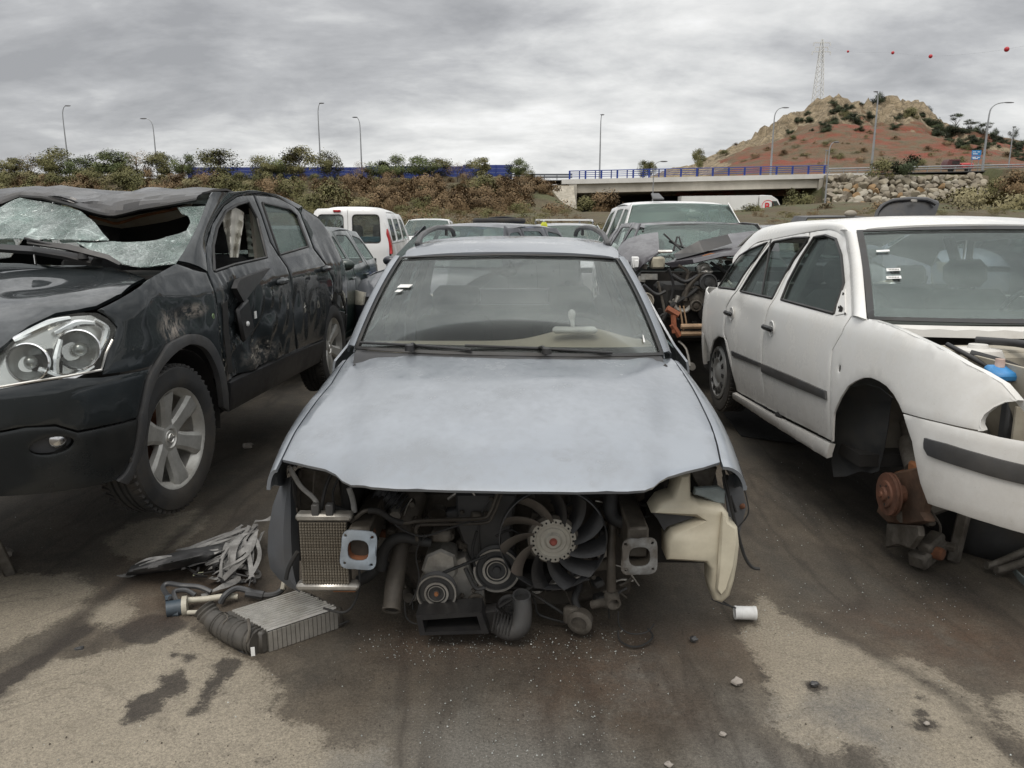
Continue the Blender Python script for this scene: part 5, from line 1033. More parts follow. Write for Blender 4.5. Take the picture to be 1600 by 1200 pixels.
tub('metal_pipe', [(655, 820), (700, 819), (756, 817), (770, 806), (784, 772)], [.54, .50, .46, .45, .44], 2.6, GRIME, 8)
tub('metal_pipe', [(652, 845), (650, 826), (656, 820)], .54, 3, GRIME, 8)
tub('rubber_sleeve', [(575, 798), (592, 799), (612, 812), (628, 817)], [.602, .592, .572, .552], 5, RUB, 10)
tub('filler_pipe', [(545, 762), (551, 780), (554, 800)], .58, 4.5, STRAP, 8); tub('corrugated_hose', [(588, 765), (602, 776), (618, 790), (640, 802)], .30, [18, 18, 17, 16], BLK2, 14)
for k in range(7): mb = MB(); t = k / 6; q = Q(592 + 40 * t, 768 + 28 * t, .32); mb.lathe([(rpx(20, .3), -.004), (rpx(22, .3), 0), (rpx(20, .3), .004)], q, (.2, .75, -.5), 20); mb.build('hose_rib', BLK2, R_)
tub('coolant_hose', [(955, 772), (953, 795), (960, 810), (974, 816), (986, 818)], [.45, .47, .48, .50, .50], [11, 12, 11, 10, 10], RUB, 14)
q = Q(984, 818, .50); mb = MB(); mb.lathe([(rpx(11, .5), -.016), (rpx(12, .5), -.012), (rpx(12, .5), .012), (rpx(11, .5), .016)], q, (.1, 1, -.1), 20); mb.build('hose_clamp', ALU2, R_)
tub('coolant_pipe', [(958, 812), (955, 850), (955, 890), (955, 922)], [.46, .48, .50, .50], [7, 7, 7, 8], GRIME, 12)
tub('outlet_tee', [(925, 945), (940, 942), (956, 942)], [.46, .48, .52], [7, 7, 10], IRON, 12); q = Q(959, 944, .53); mb = MB(); mb.lathe([(rpx(12, .5), -.05), (rpx(12, .5), .0), (rpx(9, .5), .0), (rpx(8, .5), -.03), (0, -.03)], q, (1, .1, -.25), 22); mb.build('outlet_mouth', IRON, R_)
mb = MB(); q = Q(905, 974, .50); mb.lathe([(rpx(19, .5), -.04), (rpx(21, .5), 0), (rpx(17, .5), .006), (rpx(13, .5), .006), (rpx(12, .5), -.01), (0, -.01)], q, (1, -.35, -.1), 24); mb.box(q + Vector((-.03, -.03, .02)), (.03, .06, .07), bv=.008); mb.build('water_pump', IRON, R_)
tub('heater_hose', [(905, 955), (898, 935), (905, 915), (900, 890)], [.46, .44, .40, .36], [6, 6, 6, 6], RUB, 10)
tub('elbow_hose', [(815, 934), (817, 955), (812, 978), (795, 985), (775, 975)], [.52, .53, .54, .54, .54], [14, 15, 17, 16, 15], BLK2, 16, label='corrugated black elbow hose joining the air duct'); q = Q(815, 930, .52); mb = MB(); mb.lathe([(rpx(14.5, .5), -.03), (rpx(15, .5), .0), (rpx(12, .5), .0), (rpx(11, .5), -.04), (0, -.04)], q, (.35, 0, 1), 24); mb.build('elbow_mouth', BLK2, R_)
for k in range(6): mb = MB(); q = Q(772 + k * 5, 972 + k * 1.5, .54); mb.lathe([(rpx(16, .5), -.003), (rpx(18.5, .5), 0), (rpx(16, .5), .003)], q, (.1, 1, -.15), 20); mb.build('hose_rib', BLK2, R_)
# air duct lying low
o = [Q(*p, .58) for p in ((650, 962), (752, 956), (764, 990), (656, 993))]; i_ = [Q(*p, .58) for p in ((660, 969), (745, 963), (752, 985), (664, 988))]
mb = MB(); mb.strip([[p - Vector((.09, 0, -.01)) for p in o], o, i_, [p - Vector((.12, 0, 0)) for p in i_]], True); mb.add([p - Vector((.12, 0, 0)) for p in i_], [(0, 1, 2, 3)]); mb.build('air_duct', BLK, R_, label='flat black air duct lying under the compressor', ang=30)
mb = MB(); mb.prism([(q.y, q.z) for q in [Q(*p, .52) for p in ((752, 956), (775, 952), (800, 975), (790, 996), (764, 990))]], .06, (.46, 0, 0), (0, 1, 0), (0, 0, 1), .01); mb.build('duct_elbow', BLK, R_)
# washer reservoir
pl = [(1060, 739), (1078, 738), (1078, 778), (1092, 786), (1128, 791), (1137, 801), (1138, 814), (1151, 822), (1154, 850), (1151, 878), (1146, 905), (1139, 929), (1127, 940), (1114, 936), (1110, 915), (1110, 887), (1102, 877), (1041, 873), (1041, 842), (1050, 830), (1097, 811), (1085, 806), (1017, 800), (1030, 783), (1050, 776)]
mb = MB(); mb.prism([(q.y, q.z) for q in [Q(*p, .60) for p in pl]], .13, (.49, 0, 0), (0, 1, 0), (0, 0, 1), .014); res = mb.build('washer_reservoir', CREAM, R_, label='aged cream plastic washer bottle at the right front corner', ang=50)
mb = MB(); mb.prism([(q.y, q.z) for q in [Q(*p, .632) for p in ((1128, 800), (1138, 815), (1150, 824), (1152, 850), (1147, 885), (1136, 920), (1126, 930), (1118, 920), (1122, 880), (1124, 840))]], .022, (.618, 0, 0), (0, 1, 0), (0, 0, 1), .008); mb.build('raised_rib', CREAM, res)
mb = MB(); mb.prism([(q.y, q.z) for q in [Q(*p, .61) for p in ((1018, 803), (1096, 811), (1045, 829), (1040, 836), (1028, 815))]], .02, (.56, 0, 0), (0, 1, 0), (0, 0, 1), .003); mb.build('dark_notch', BLK2, res)  # dark piece fills the notch in the bottle, standing for its shade
mb = MB(); mb.lathe([(0, .01), (.010, .008), (.012, 0)], Q(1140, 880, .62), (1, .6, 0), 10); mb.build('grommet', BLK, res)
mb = MB(); mb.prism([(q.y, q.z) for q in [Q(*p, .57) for p in ((1086, 764), (1125, 762), (1134, 768), (1133, 788), (1120, 787), (1100, 778), (1084, 773))]], .03, (.54, 0, 0), (0, 1, 0), (0, 0, 1), .006); mb.build('lamp_bracket', dull('greenish_grey', (.19, .22, .22), .6, amt=.4), R_)
mb = MB(); mb.prism([(q.y, q.z) for q in [Q(*p, .45) for p in ((1078, 735), (1120, 730), (1112, 758), (1098, 768), (1085, 752))]], .03, (.43, 0, 0), (0, 1, 0), (0, 0, 1), .005); mb.build('inner_bracket', IRON, R_)
# right and left splash guards
lnr = dull('liner_plastic', (.075, .082, .092), .7, var=.15, scale=5, dirt=(.07, .06, .05), amt=.5)
pl = [(1128, 745), (1155, 740), (1168, 775), (1166, 810), (1155, 830), (1148, 870), (1140, 912), (1130, 905), (1136, 850), (1138, 800)]; mb = MB(); mb.sheet([[Q(*pl[k], .50) for k in (0, 1)], [Q(1134, 775, .52), Q(1167, 790, .44)], [Q(1140, 815, .52), Q(1157, 828, .44)], [Q(1138, 860, .5), Q(1149, 868, .44)], [Q(1131, 904, .5), Q(1140, 911, .44)]], .004, (-1, 0, .4)); g_ = mb.build('splash_guard', lnr, R_, label='grey splash guard behind the washer bottle')
mb = MB(); mb.lathe([(0, .014), (.007, .010), (.012, 0)], Q(1160, 791, .47), (1, .3, 0), 10); mb.build('red_clip', RUST, g_)
L_ = [(452, 745), (440, 752), (426, 790), (419, 830), (418, 862), (422, 888), (436, 905), (452, 918), (466, 924)]; R2 = [(456, 750), (458, 775), (464, 800), (466, 830), (468, 855), (468, 880), (468, 900), (468, 915), (469, 925)]
mb = MB(); mb.sheet([[Q(a[0] + (b[0] - a[0]) * t, a[1] + (b[1] - a[1]) * t, .50 + .07 * sin(pi * t) - .06 * (1 - t)) for t in (0, .25, .5, .75, 1)] for a, b in zip(L_, R2)], .004, (-1, 0, .4)); mb.build('splash_guard', lnr, R_, label='large grey oval splash guard hanging below the left fender')
for pts, X, r, m_ in (([(1130, 735), (1142, 790), (1152, 830), (1163, 868), (1175, 886), (1187, 889)], .55, 2.6, RUB), ([(1140, 730), (1158, 752), (1168, 785), (1168, 805), (1152, 825)], .52, 1.2, RUB), ([(1136, 742), (1140, 770), (1150, 800)], .50, 2, RUB), ([(1112, 936), (1128, 943), (1150, 950)], .50, 1.2, RUB),
                      ([(452, 730), (470, 760), (490, 778), (500, 795)], .56, 4, STRAP), ([(520, 735), (508, 765), (502, 800)], .58, 3, RUB), ([(530, 745), (520, 770), (524, 800)], .56, 2, RUB), ([(522, 792), (545, 800), (556, 812)], .52, 4, RUB), ([(470, 735), (466, 780), (470, 810)], .45, 3, IRON), ([(492, 735), (490, 775), (494, 800)], .50, 2, IRON),
                      ([(560, 880), (562, 915), (552, 945), (535, 957), (505, 950)], .60, 2, RUB), ([(465, 862), (452, 885), (447, 905)], .66, 3.6, RUB), ([(668, 835), (655, 850), (650, 870), (655, 900), (650, 925), (640, 945)], .52, 1.3, RUB), ([(600, 803), (625, 825), (660, 838), (700, 826), (735, 815)], .56, 1.6, RUB), ([(632, 940), (634, 962), (642, 972), (652, 975)], .54, 1.4, RUB),
                      ([(820, 905), (836, 940), (842, 960), (880, 972), (892, 975)], .42, 2, RUB), ([(966, 955), (968, 978), (985, 990), (1010, 988), (1022, 975)], .55, 1.2, RUB), ([(745, 830), (738, 860), (742, 885)], .45, 2.4, RUB), ([(775, 838), (800, 828), (830, 850)], .44, 2, RUB), ([(885, 790), (920, 776), (960, 778), (1010, 790)], .34, 3, RUB), ([(990, 830), (1000, 812), (1015, 806)], .5, 1.6, RUB), ([(700, 780), (720, 768), (745, 770)], .30, 3, ALU), ([(980, 835), (992, 822), (1003, 832)], .52, 1.5, ALU)):
    tub('cable', pts, X, r, m_, 7)
rr_ = random.Random(3)
for k in range(40):   # looms and small pipes
    px, py = rr_.uniform(590, 1000), rr_.uniform(775, 930); dx, dy = rr_.uniform(-45, 45), rr_.uniform(-30, 40); X = rr_.uniform(.26, .44)
    tub('cable', [(px, py), (px + dx * .5, py + dy * .2 + rr_.uniform(-8, 8)), (px + dx, py + dy)], X, rr_.choice([1.2, 1.6, 2.2, 3.4]), rr_.choice([RUB, RUB, GRIME, ALU, BLK2, IRON]), 6, sm=4)
for k in range(64):   # small castings and connectors filling the bay
    px, py = rr_.uniform(600, 1000), rr_.uniform(772, 940); X = rr_.uniform(.22, .40); mb = MB(); s_ = rr_.uniform(.012, .05)
    q = Q(px, py, X); Rm = Matrix.Rotation(rr_.uniform(-.6, .6), 3, 'X') @ Matrix.Rotation(rr_.uniform(-.5, .5), 3, 'Z')
    if k % 3: mb.box(q, (.05, s_ * 1.4, s_), Rm, .006)
    else: mb.lathe([(0, .03), (s_ * .5, .03), (s_ * .6, .015), (s_ * .6, -.03)], q, (1, rr_.uniform(-.4, .4), rr_.uniform(-.4, .4)), 14)
    mb.build('engine_casting', rr_.choice([GRIME, IRON, IRON, BLK2, ALU]), R_)
mb = MB(); mb.box(Q(540, 917, .55), (.05, .085, .02), bv=.003); mb.build('rusty_tab', RUSTL, R_)
for (a, b, c_, d_) in ((455, 735, 530, 790), (1060, 765, 1130, 775)):
    p, q = Q(a, b, .3), Q(c_, d_, .3); mb = MB(); mb.box((p + q) / 2, (.1, abs(q.y - p.y), abs(q.z - p.z)), bv=.02); mb.build('lamp_support', DARK, R_)
mb = MB(); mb.sheet([[Q(470, 733, .45), Q(528, 740, .45)], [Q(470, 800, .38), Q(535, 800, .38)]], .01, (-1, 0, 0)); mb.build('support_plate', IRON, R_)
mb = MB(); mb.box((.1, 0, .16), (.5, .55, .08), bv=.02); mb.box((.0, 0, .12), (.12, 1.2, .07), bv=.02); mb.build('subframe', DARK, R_)
for sy in (-1, 1): mb = MB(); mb.tube([(0, sy * .3, .2), (0, sy * .70, .24)], .02, 8); mb.lathe([(.0, .03), (.13, .03), (.14, 0), (.14, -.02), (.06, -.03), (.06, -.09), (0, -.09)], (0, sy * .72, .30), (0, sy, 0), 28); mb.build('front_hub', RUST, R_)
# ============================================================ DARK CROSSOVER, left
P2 = Car('crossover', 'black crossover with crushed roof, shattered windscreen and torn driver door', 'car', -2.385, 3.56, .24, -92.8); C2 = P2.root
def scuffed(name, col, spots, sc=(.33, .29, .25), **k):
    mt = paint(name, col, **k); t = mt.node_tree; b = t.nodes['Principled BSDF']; src = b.inputs['Base Color'].links[0].from_socket; M = Mat.__new__(Mat); M.m = mt; M.t = t; M.b = b
    M.c = t.nodes.new('ShaderNodeTexCoord').outputs['Object']; tot = None
    for (cx, cy, cz, rx, ry, rz, w, st) in spots:
        mp = M.n('ShaderNodeMapping', vector_type='TEXTURE'); mp.inputs['Location'].default_value = (cx, cy, cz); mp.inputs['Scale'].default_value = (rx, ry, rz); M.l(M.c, mp.inputs[0]); ln = M.n('ShaderNodeVectorMath', operation='LENGTH'); M.l(mp.outputs[0], ln.inputs[0])
        f = M.math('MULTIPLY', M.ramp(ln.outputs['Value'], ((.35, 1.0), (1.0, 0.0))), M.ramp(M.noise(30, 6, .7, st=st), ((.44, 0.0), (.60, w)))); tot = f if tot is None else M.math('MAXIMUM', tot, f)
    M.l(M.mixc(tot, src, sc), b.inputs['Base Color']); r0 = b.inputs['Roughness'].links[0].from_socket; M.l(M.math('ADD', r0, M.math('MULTIPLY', tot, .4), True), b.inputs['Roughness']); c0 = b.inputs['Coat Weight'].links[0].from_socket; M.l(M.math('SUBTRACT', c0, tot, True), b.inputs['Coat Weight']); b.inputs['Specular IOR Level'].default_value = .15; return mt
PK = scuffed('black_paint', (.012, .016, .018), [(.10, .88, .885, .15, .2, .10, .85, (1, 1, .6)), (-.10, .88, .93, .20, .2, .045, .7, (.5, 1, 1)), (-.45, .9, .70, .04, .2, .36, .9, (1, 1, .3)), (-.95, .88, .58, .30, .2, .10, .6, (.5, 1, 1))], metal=0, rough=.5, coat=1.0, coatr=.02, dust=(.16, .15, .13), amt=.03, low=.16, dr=.05)
B2 = lambda z: (.885 - .06 * ((z - .75) / .5) ** 2) if z < 1.0 else .87 - (z - 1.0) * .42
S2 = Shell(1, B2, .885, .12, .80, 2.4, -2.75, .62, 2.3, lambda z: -.40 * max(0, z - .72), lambda z: .35 * max(0, z - .95) * 1.4 - .02)
T2 = lambda pts: S2.trace(P2, pts)
lampo = T2([(-45, 570), (0, 549), (35, 517), (77, 497), (122, 489), (150, 489), (168, 498), (181, 512), (175, 531), (165, 552), (158, 578), (105, 588), (52, 596), (0, 605), (-45, 612)])
dent = lambda c, r, d: (lambda u, z: -d * math.exp(-(((u - c[0]) / r[0]) ** 2 + ((z - c[1]) / r[1]) ** 2)))
def dents(*ds): return lambda u, z: sum(f(u, z) for f in ds)
def crump(a, b, s=9, amp=.014): return lambda u, z: amp * (abs(noise.noise(Vector((u * s, z * s * .7, 2)))) - .25) * math.exp(-(((u - a[0]) / b[0]) ** 2 + ((z - a[1]) / b[1]) ** 2)) * 2.6
fen = T2([(276, 412), (232, 437), (195, 462), (165, 478), (152, 484), (170, 495), (184, 511), (178, 532), (168, 553), (161, 585), (200, 580), (234, 573), (241, 567), (259, 539), (280, 527), (301, 521), (325, 531), (343, 560), (352, 595), (345, 532), (340, 480), (334, 452), (323, 426), (300, 420)])
panel('fender', fen, S2.fn, PK, C2, res=.03, disp=dents(dent((.02, .90), (.16, .06), .022), dent((.20, .98), (.10, .05), .012), crump((.05, .93), (.3, .12), 8, .010)), bev=.006)
bu = T2([(-45, 615), (0, 608), (52, 599), (105, 591), (160, 590), (200, 584), (233, 577), (227, 595), (219, 637), (215, 652), (122, 673), (87, 663), (40, 666), (0, 673), (-45, 680)])
# carry the bumper right round the nose
smax = max(u for u, z in bu); half_ = S2.x0 + S2.F[3][-1]
def to_nose(lst): return [(half_ if u > smax - .06 else u, z) for u, z in lst]
bl = T2([(-45, 683), (0, 677), (40, 669), (87, 667), (122, 677), (215, 656), (211, 700), (196, 735), (182, 750), (140, 761), (70, 771), (0, 776), (-45, 778)])
foc = T2([(82, 697)])[0]; fog = [(foc[0] + .078 * cos(t), foc[1] + .036 * sin(t)) for t in np.linspace(0, 2 * pi, 19)[:-1]]
panel('bumper', to_nose(bu), S2.fn, PK, C2, res=.04, bev=.006, disp=dents(crump((.7, .6), (.3, .1), 7, .006)))
lowb = panel('lower_bumper', to_nose(bl), S2.fn, dull('lower_bumper_black', (.010, .012, .013), .28, var=.2, scale=5, dirt=(.07, .062, .05), amt=.2, bump=.05), C2, [fog], res=.04, bev=.006)
panel('fog_recess', [(u, z) for u, z in fog], lambda u, z: S2.off(u, z, -.035), BLK2, lowb, res=.05, bev=0)
p = S2.off(foc[0] - .025, foc[1] + .012, -.02); mb = MB(); nrm = (S2.off(foc[0], foc[1], .1) - S2.fn(*foc)).normalized(); mb.lathe([(0, .006), (.018, .004), (.030, -.004), (.034, -.02)], p, nrm, 20); mb.build('fog_lamp', CHR, lowb)
Sm = S2.mirror()
for nm, pl, mt in (('bumper', to_nose(bu), PK), ('lower_bumper', to_nose(bl), BLK)): panel(nm, pl, Sm.fn, mt, C2, res=.06)
panel('fender', fen, Sm.fn, PK, C2, res=.06)
# headlight: bowl, reflectors, bezel and lens
hl_ = panel('headlight', lampo, lambda u, z: S2.off(u, z, -.055), dull('lamp_bowl', (.66, .66, .64), .22, .75, .08, 9, (.35, .34, .31), .3, .1), C2, res=.05, bev=0)
def on2(px, py, d): u, z = T2([(px, py)])[0]; return S2.off(u, z, d), (S2.off(u, z, .1) - S2.fn(u, z)).normalized()
for (px, py, r_) in ((44, 566, .070), (124, 546, .075)):
    c_, n_ = on2(px, py, -.012); n_ = (n_ + Vector((1.2, 0, 0))).normalized(); mb = MB(); mb.lathe([(r_, .012), (r_ * 1.06, .008), (r_ * 1.04, -.01), (r_ * .97, .0), (r_ * .80, -.022), (r_ * .5, -.040), (r_ * .30, -.046)], c_, n_, 30); mb.build('reflector', CHR, hl_)
    mb = MB(); mb.lathe([(r_ * .34, -.046), (r_ * .36, -.02), (r_ * .28, -.008), (r_ * .12, -.002), (0, 0)], c_, n_, 18); mb.build('bulb_cover', dull('bulb_glass', (.25, .26, .25), .1, .6, amt=.1, bump=0), hl_)
for (a, b, c_) in (((18, 530), (75, 505), (110, 497)), ((85, 520), (120, 505), (150, 505)), ((60, 575), (110, 590), (150, 572)), ((90, 590), (88, 560), (95, 530)), ((150, 500), (170, 515), (160, 548))):
    mb = MB(); mb.tube([on2(*q, -.022)[0] for q in (a, b, c_)], [.010, .016, .010], 8, sm=5); mb.build('bezel', CHR, hl_)
panel('lens', lampo, lambda u, z: S2.off(u, z, -.001), glassy('lamp_lens', (.90, .92, .91), .07, (.55, .54, .50)), hl_, th=.003, res=.05, bev=.002)
mb = MB(); mb.tube([S2.off(u, z, .001) for u, z in lampo[8:]], .005, 6); mb.build('lens_rim', ALU2, hl_)
hl2 = panel('headlight', lampo, Sm.fn, CHR, C2, res=.06)
# flares and arches
sm2 = lambda P, k=4: [(v.x, v.y) for v in smooth_path([(a, b, 0) for a, b in P], k)]
fo = T2([(182, 751), (198, 735), (211, 700), (217, 654), (221, 637), (229, 595), (243, 567), (260, 540), (281, 528), (301, 522), (325, 532), (342, 561), (351, 596), (355, 643)])
fi = T2([(196, 756), (208, 740), (218, 705), (226, 665), (229, 630), (240, 595), (250, 575), (266, 556), (283, 543), (299, 538), (319, 546), (334, 571), (342, 600), (346, 636)])
for sh in (S2, Sm): panel('wheel_flare', sm2(fo) + sm2(fi)[::-1], lambda u, z, s_=sh: s_.off(u, z, .014), BLK2, C2, res=.03, th=.03)
def arch(cx, cz, R, side, y0, y1, mat=DARK, a0=-12, a1=192):
    mb = MB(); A = [radians(a0 + (a1 - a0) * k / 18) for k in range(19)]; mb.sheet([[(cx + cos(a) * R, side * y, cz + sin(a) * R) for a in A] for y in (y0, (y0 + y1) / 2, y1)], .004, (cx, 0, cz)); mb.sheet([[(cx + cos(a) * r, side * y0, cz + sin(a) * r) for a in A] for r in (.03, R)], .004, (cx, side * 3, cz)); return mb
for sd in (-1, 1):
    arch(.0, .36, .40, sd, .50, .83).build('wheel_liner', DARK, C2); arch(-2.45, .36, .38, sd, .50, .83).build('wheel_liner', DARK, C2)
wc = P2.on('y', .845, 279, 684)
ALW = dull('alloy_wheel_grey', (.52, .51, .475), .45, .6, .14, 12, (.10, .085, .065), .55, .3, 60)
wheel(C2, (wc.x, .755, wc.z), .343, .215, .232, 1, 'alloy6', radians(-5), ALW, 'dusty six spoke alloy front wheel')
wheel(C2, (-2.47, .77, .36), .343, .215, .232, 1, 'alloy6', 0, ALW); wheel(C2, (.05, -.77, .36), .343, .215, .232, -1, 'alloy6', 0, ALW); wheel(C2, (-2.47, -.77, .36), .343, .215, .232, -1, 'alloy6', 0, ALW)
# doors
bl_top = [(395, 303), (408, 335), (422, 378), (436, 400), (448, 417), (455, 462), (461, 515), (463, 546)]
fd = T2([(357, 596), (346, 532), (341, 480), (336, 452), (326, 425), (323, 385), (333, 350), (351, 322), (371, 308), (388, 303)] + bl_top)
fw = T2([(335, 424), (333, 385), (339, 357), (353, 330), (371, 320), (388, 315), (402, 341), (417, 402), (367, 413)])
rd_ = T2([(397, 303), (410, 335), (424, 378), (438, 400), (450, 417), (457, 462), (463, 515), (465, 546), (507, 529), (511, 500), (519, 470), (521, 440), (490, 389), (469, 333), (455, 316), (425, 306)])
rw = T2([(410, 317), (453, 327), (464, 337), (482, 385), (437, 398), (424, 360)])
dfn = dents(dent((-.66, .80), (.14, .16), .045), dent((-.95, .66), (.20, .12), .035), dent((-.60, .55), (.10, .14), .03), crump((-.85, .70), (.40, .24), 7, .030), crump((-.6, .8), (.2, .3), 14, .016))
D1 = panel('door', fd, S2.fn, PK, C2, [fw], res=.022, disp=dfn, bev=.005, label='driver door with crumpled torn skin'); D2 = panel('door', rd_, S2.fn, PK, C2, [rw], res=.03, bev=.005, disp=dents(crump((-1.75, .75), (.3, .2), 5, .010), dent((-1.55, .78), (.12, .12), .015)))
for w_, d_ in ((rw, D2),): panel('window', w_, lambda u, z: S2.off(u, z, -.008), GLS, d_, th=.004, res=.2, bev=0)
for pl, d_ in ((fw, D1), (rw, D2)):
    mb = MB(); P_ = [S2.off(u, z, .0) for u, z in dens(pl, .06)]; mb.tube(P_ + P_[:1], .008, 6); mb.build('window_seal', SEAL, d_)
for (px, py, d_) in ((434, 441, D1), (504, 421, D2)):
    u, z = T2([(px, py)])[0]; p = S2.off(u, z, .03); mb = MB(); mb.box(p, (.19, .028, .038), Matrix.Rotation(.0, 3, 'Y'), bv=.012); mb.box(p + Vector((-.05, -.02, 0)), (.05, .03, .05), bv=.01); mb.build('door_handle', PK, d_)
dm = [(u, z) for u, z in fd]; Dm1 = panel('door', dm, Sm.fn, PK, C2, [fw], res=.06); Dm2 = panel('door', rd_, Sm.fn, PK, C2, [rw], res=.06); panel('window', rw, lambda u, z: Sm.off(u, z, -.008), GLSC, Dm2, th=.004, res=.3, bev=0); panel('window', fw, lambda u, z: Sm.off(u, z, -.008), GLSC, Dm1, th=.004, res=.3, bev=0)
qz = [(-2.20, 1.42), (-2.62, 1.36), (-2.78, 1.22), (-2.92, 1.04), (-3.08, .95), (-3.10, .62), (-2.90, .50), (-2.84, .50), (-2.78, .62), (-2.65, .72), (-2.45, .76), (-2.25, .72), (-2.18, .66)]
qp = [(u, z) for u, z in T2([(471, 333), (492, 389), (523, 440), (521, 470), (520, 478)])]
qpoly = [qp[0]] + qp[1:4] + [(-2.12, .70), (-2.25, .76), (-2.45, .80), (-2.68, .75), (-2.84, .58), (-3.3, .60), (-3.34, .9), (-3.2, 1.02), (-2.95, 1.20), (-2.70, 1.36), (-2.42, 1.43)]
for sh in (S2, Sm):
    panel('quarter_panel', qpoly, sh.fn, PK, C2, res=.04, disp=dents(crump((-2.5, .9), (.3, .2), 5, .012)))
    panel('rear_bumper', [(-2.86, .57), (-2.86, .28), (-3.6, .28), (-3.6, .57)], sh.fn, BLK, C2, res=.08)
    sl = T2([(357, 598), (465, 548), (507, 531), (508, 560), (466, 582), (356, 642)]); panel('sill', sl, lambda u, z, s_=sh: s_.off(u, z, .012), BLK, C2, res=.05, th=.04)
ga = T2([(471, 338), (480, 346), (489, 364), (487, 374)]); panel('quarter_window', ga, lambda u, z: S2.off(u, z, .002), GLSD, C2, th=.004, res=.2, bev=0)
mb = MB(); mb.sheet([[S2.off(*q, .004) for q in T2([(346, 475), (348, 520), (355, 585)])], [S2.off(*q, .010) for q in T2([(352, 470), (354, 520), (360, 580)])]], .003); mb.build('torn_edge', DARK, D1)
rr_ = random.Random(9); SCR = dull('scraped_metal', (.30, .28, .24), .6, .3, .3, 40, amt=.4)
for k in range(16):
    px, py = rr_.uniform(347, 358), rr_.uniform(462, 590); q = T2([(px, py)]); 
    if q: u, z = q[0]; mb = MB(); mb.box(S2.off(u, z, -.005 + dfn(u, z)), (rr_.uniform(.01, .05), .003, rr_.uniform(.008, .03)), Matrix.Rotation(rr_.uniform(-.5, .5), 3, 'Y')); mb.build('paint_scrape', SCR, D1)
for k in range(9):
    px, py = rr_.uniform(395, 430), rr_.uniform(530, 565); u, z = T2([(px, py)])[0]; mb = MB(); mb.box(S2.off(u, z, .002 + dfn(u, z)), (rr_.uniform(.01, .04), .003, rr_.uniform(.004, .012)), Matrix.Rotation(rr_.uniform(-.9, .9), 3, 'Y')); mb.build('paint_scrape', SCR, D1)
tri = [S2.off(*q, .035) for q in T2([(366, 441), (415, 422), (372, 473), (360, 452)])]
mb = MB(); mb.add([*tri, *[p - Vector((0, .03, 0)) for p in tri]], [(0, 1, 2, 3), (7, 6, 5, 4), (0, 4, 5, 1), (1, 5, 6, 2), (2, 6, 7, 3), (3, 7, 4, 0)]); mb.build('mirror_base', BLK, D1)
u, z = T2([(385, 500)])[0]; mb = MB(); mb.box(S2.off(u, z, -.01), (.17, .03, .20), Matrix.Rotation(.3, 3, 'Y'), .03); mb.build('dark_door_hole', BLK, D1); u, z = T2([(396, 492)])[0]; mb = MB(); mb.box(S2.off(u, z, .012), (.03, .003, .04)); mb.build('sticker', STK, D1); u, z = T2([(385, 506)])[0]; mb = MB(); mb.ball(S2.off(u, z, .008), (.02, .008, .015), 8, 6); mb.build('broken_clip', STK, D1)  # black block set into the skin stands for the dark door hole
u, z = T2([(333, 494)])[0]; mb = MB(); mb.lathe([(0, .003), (.013, .003), (.014, 0)], S2.fn(u, z), (0, 1, 0), 14); mb.build('sticker', dull('sticker_green', (.20, .28, .14), .6), C2)
mb = MB()
for k in range(3): mb.box(S2.off(u, z + .006 - k * .005, .005), (.012, .001, .002))
mb.build('sticker_print', INK, C2)
# hood, raised along its right edge
zh2 = spl([-.35, -.1, .2, .5, .72, .86], [1.145, 1.125, 1.085, 1.02, .95, .86])
def H2(x, y): a = abs(y); return zh2(x) - .10 * (a / .8) ** 3 + .028 * ss(.3, .8, a) * ss(-.25, .1, x) * ss(.7, .4, x) - .03 * math.exp(-((y - .35) / .16) ** 2 - ((x - .15) / .18) ** 2) + .012 * noise.noise(Vector((x * 3, y * 3, 1)))
fh2 = lambda l: (l.z - H2(l.x, l.y)) if l.x > -.5 else 1
he = [(h.x, h.y) for h in (P2.hit(fh2, *p) for p in [(268, 415), (227, 434), (189, 458), (150, 477), (120, 483), (87, 488), (45, 508), (10, 535), (-20, 560)]) if h is not None]
hp = he + [(.74, .40), (.80, .2), (.81, 0), (.80, -.2), (.74, -.45), (.55, -.68), (.2, -.76), (-.20, -.78), (-.24, -.5), (-.27, 0), (-.26, .4)]
panel('hood', hp, lambda x, y: (x, y, H2(x, y)), PK, C2, res=.04, ctr=(0, 0, 0), bev=.005, th=.018)
mb = MB(); mb.box((.30, 0, .62), (.75, 1.35, .50), bv=.03); mb.box((.70, 0, .62), (.06, 1.0, .3), bv=.02); mb.build('engine_block', DARK, C2)
mb = MB(); mb.box((.62, 0, .80), (.03, .8, .14), bv=.02); mb.build('grille', BLK, C2)
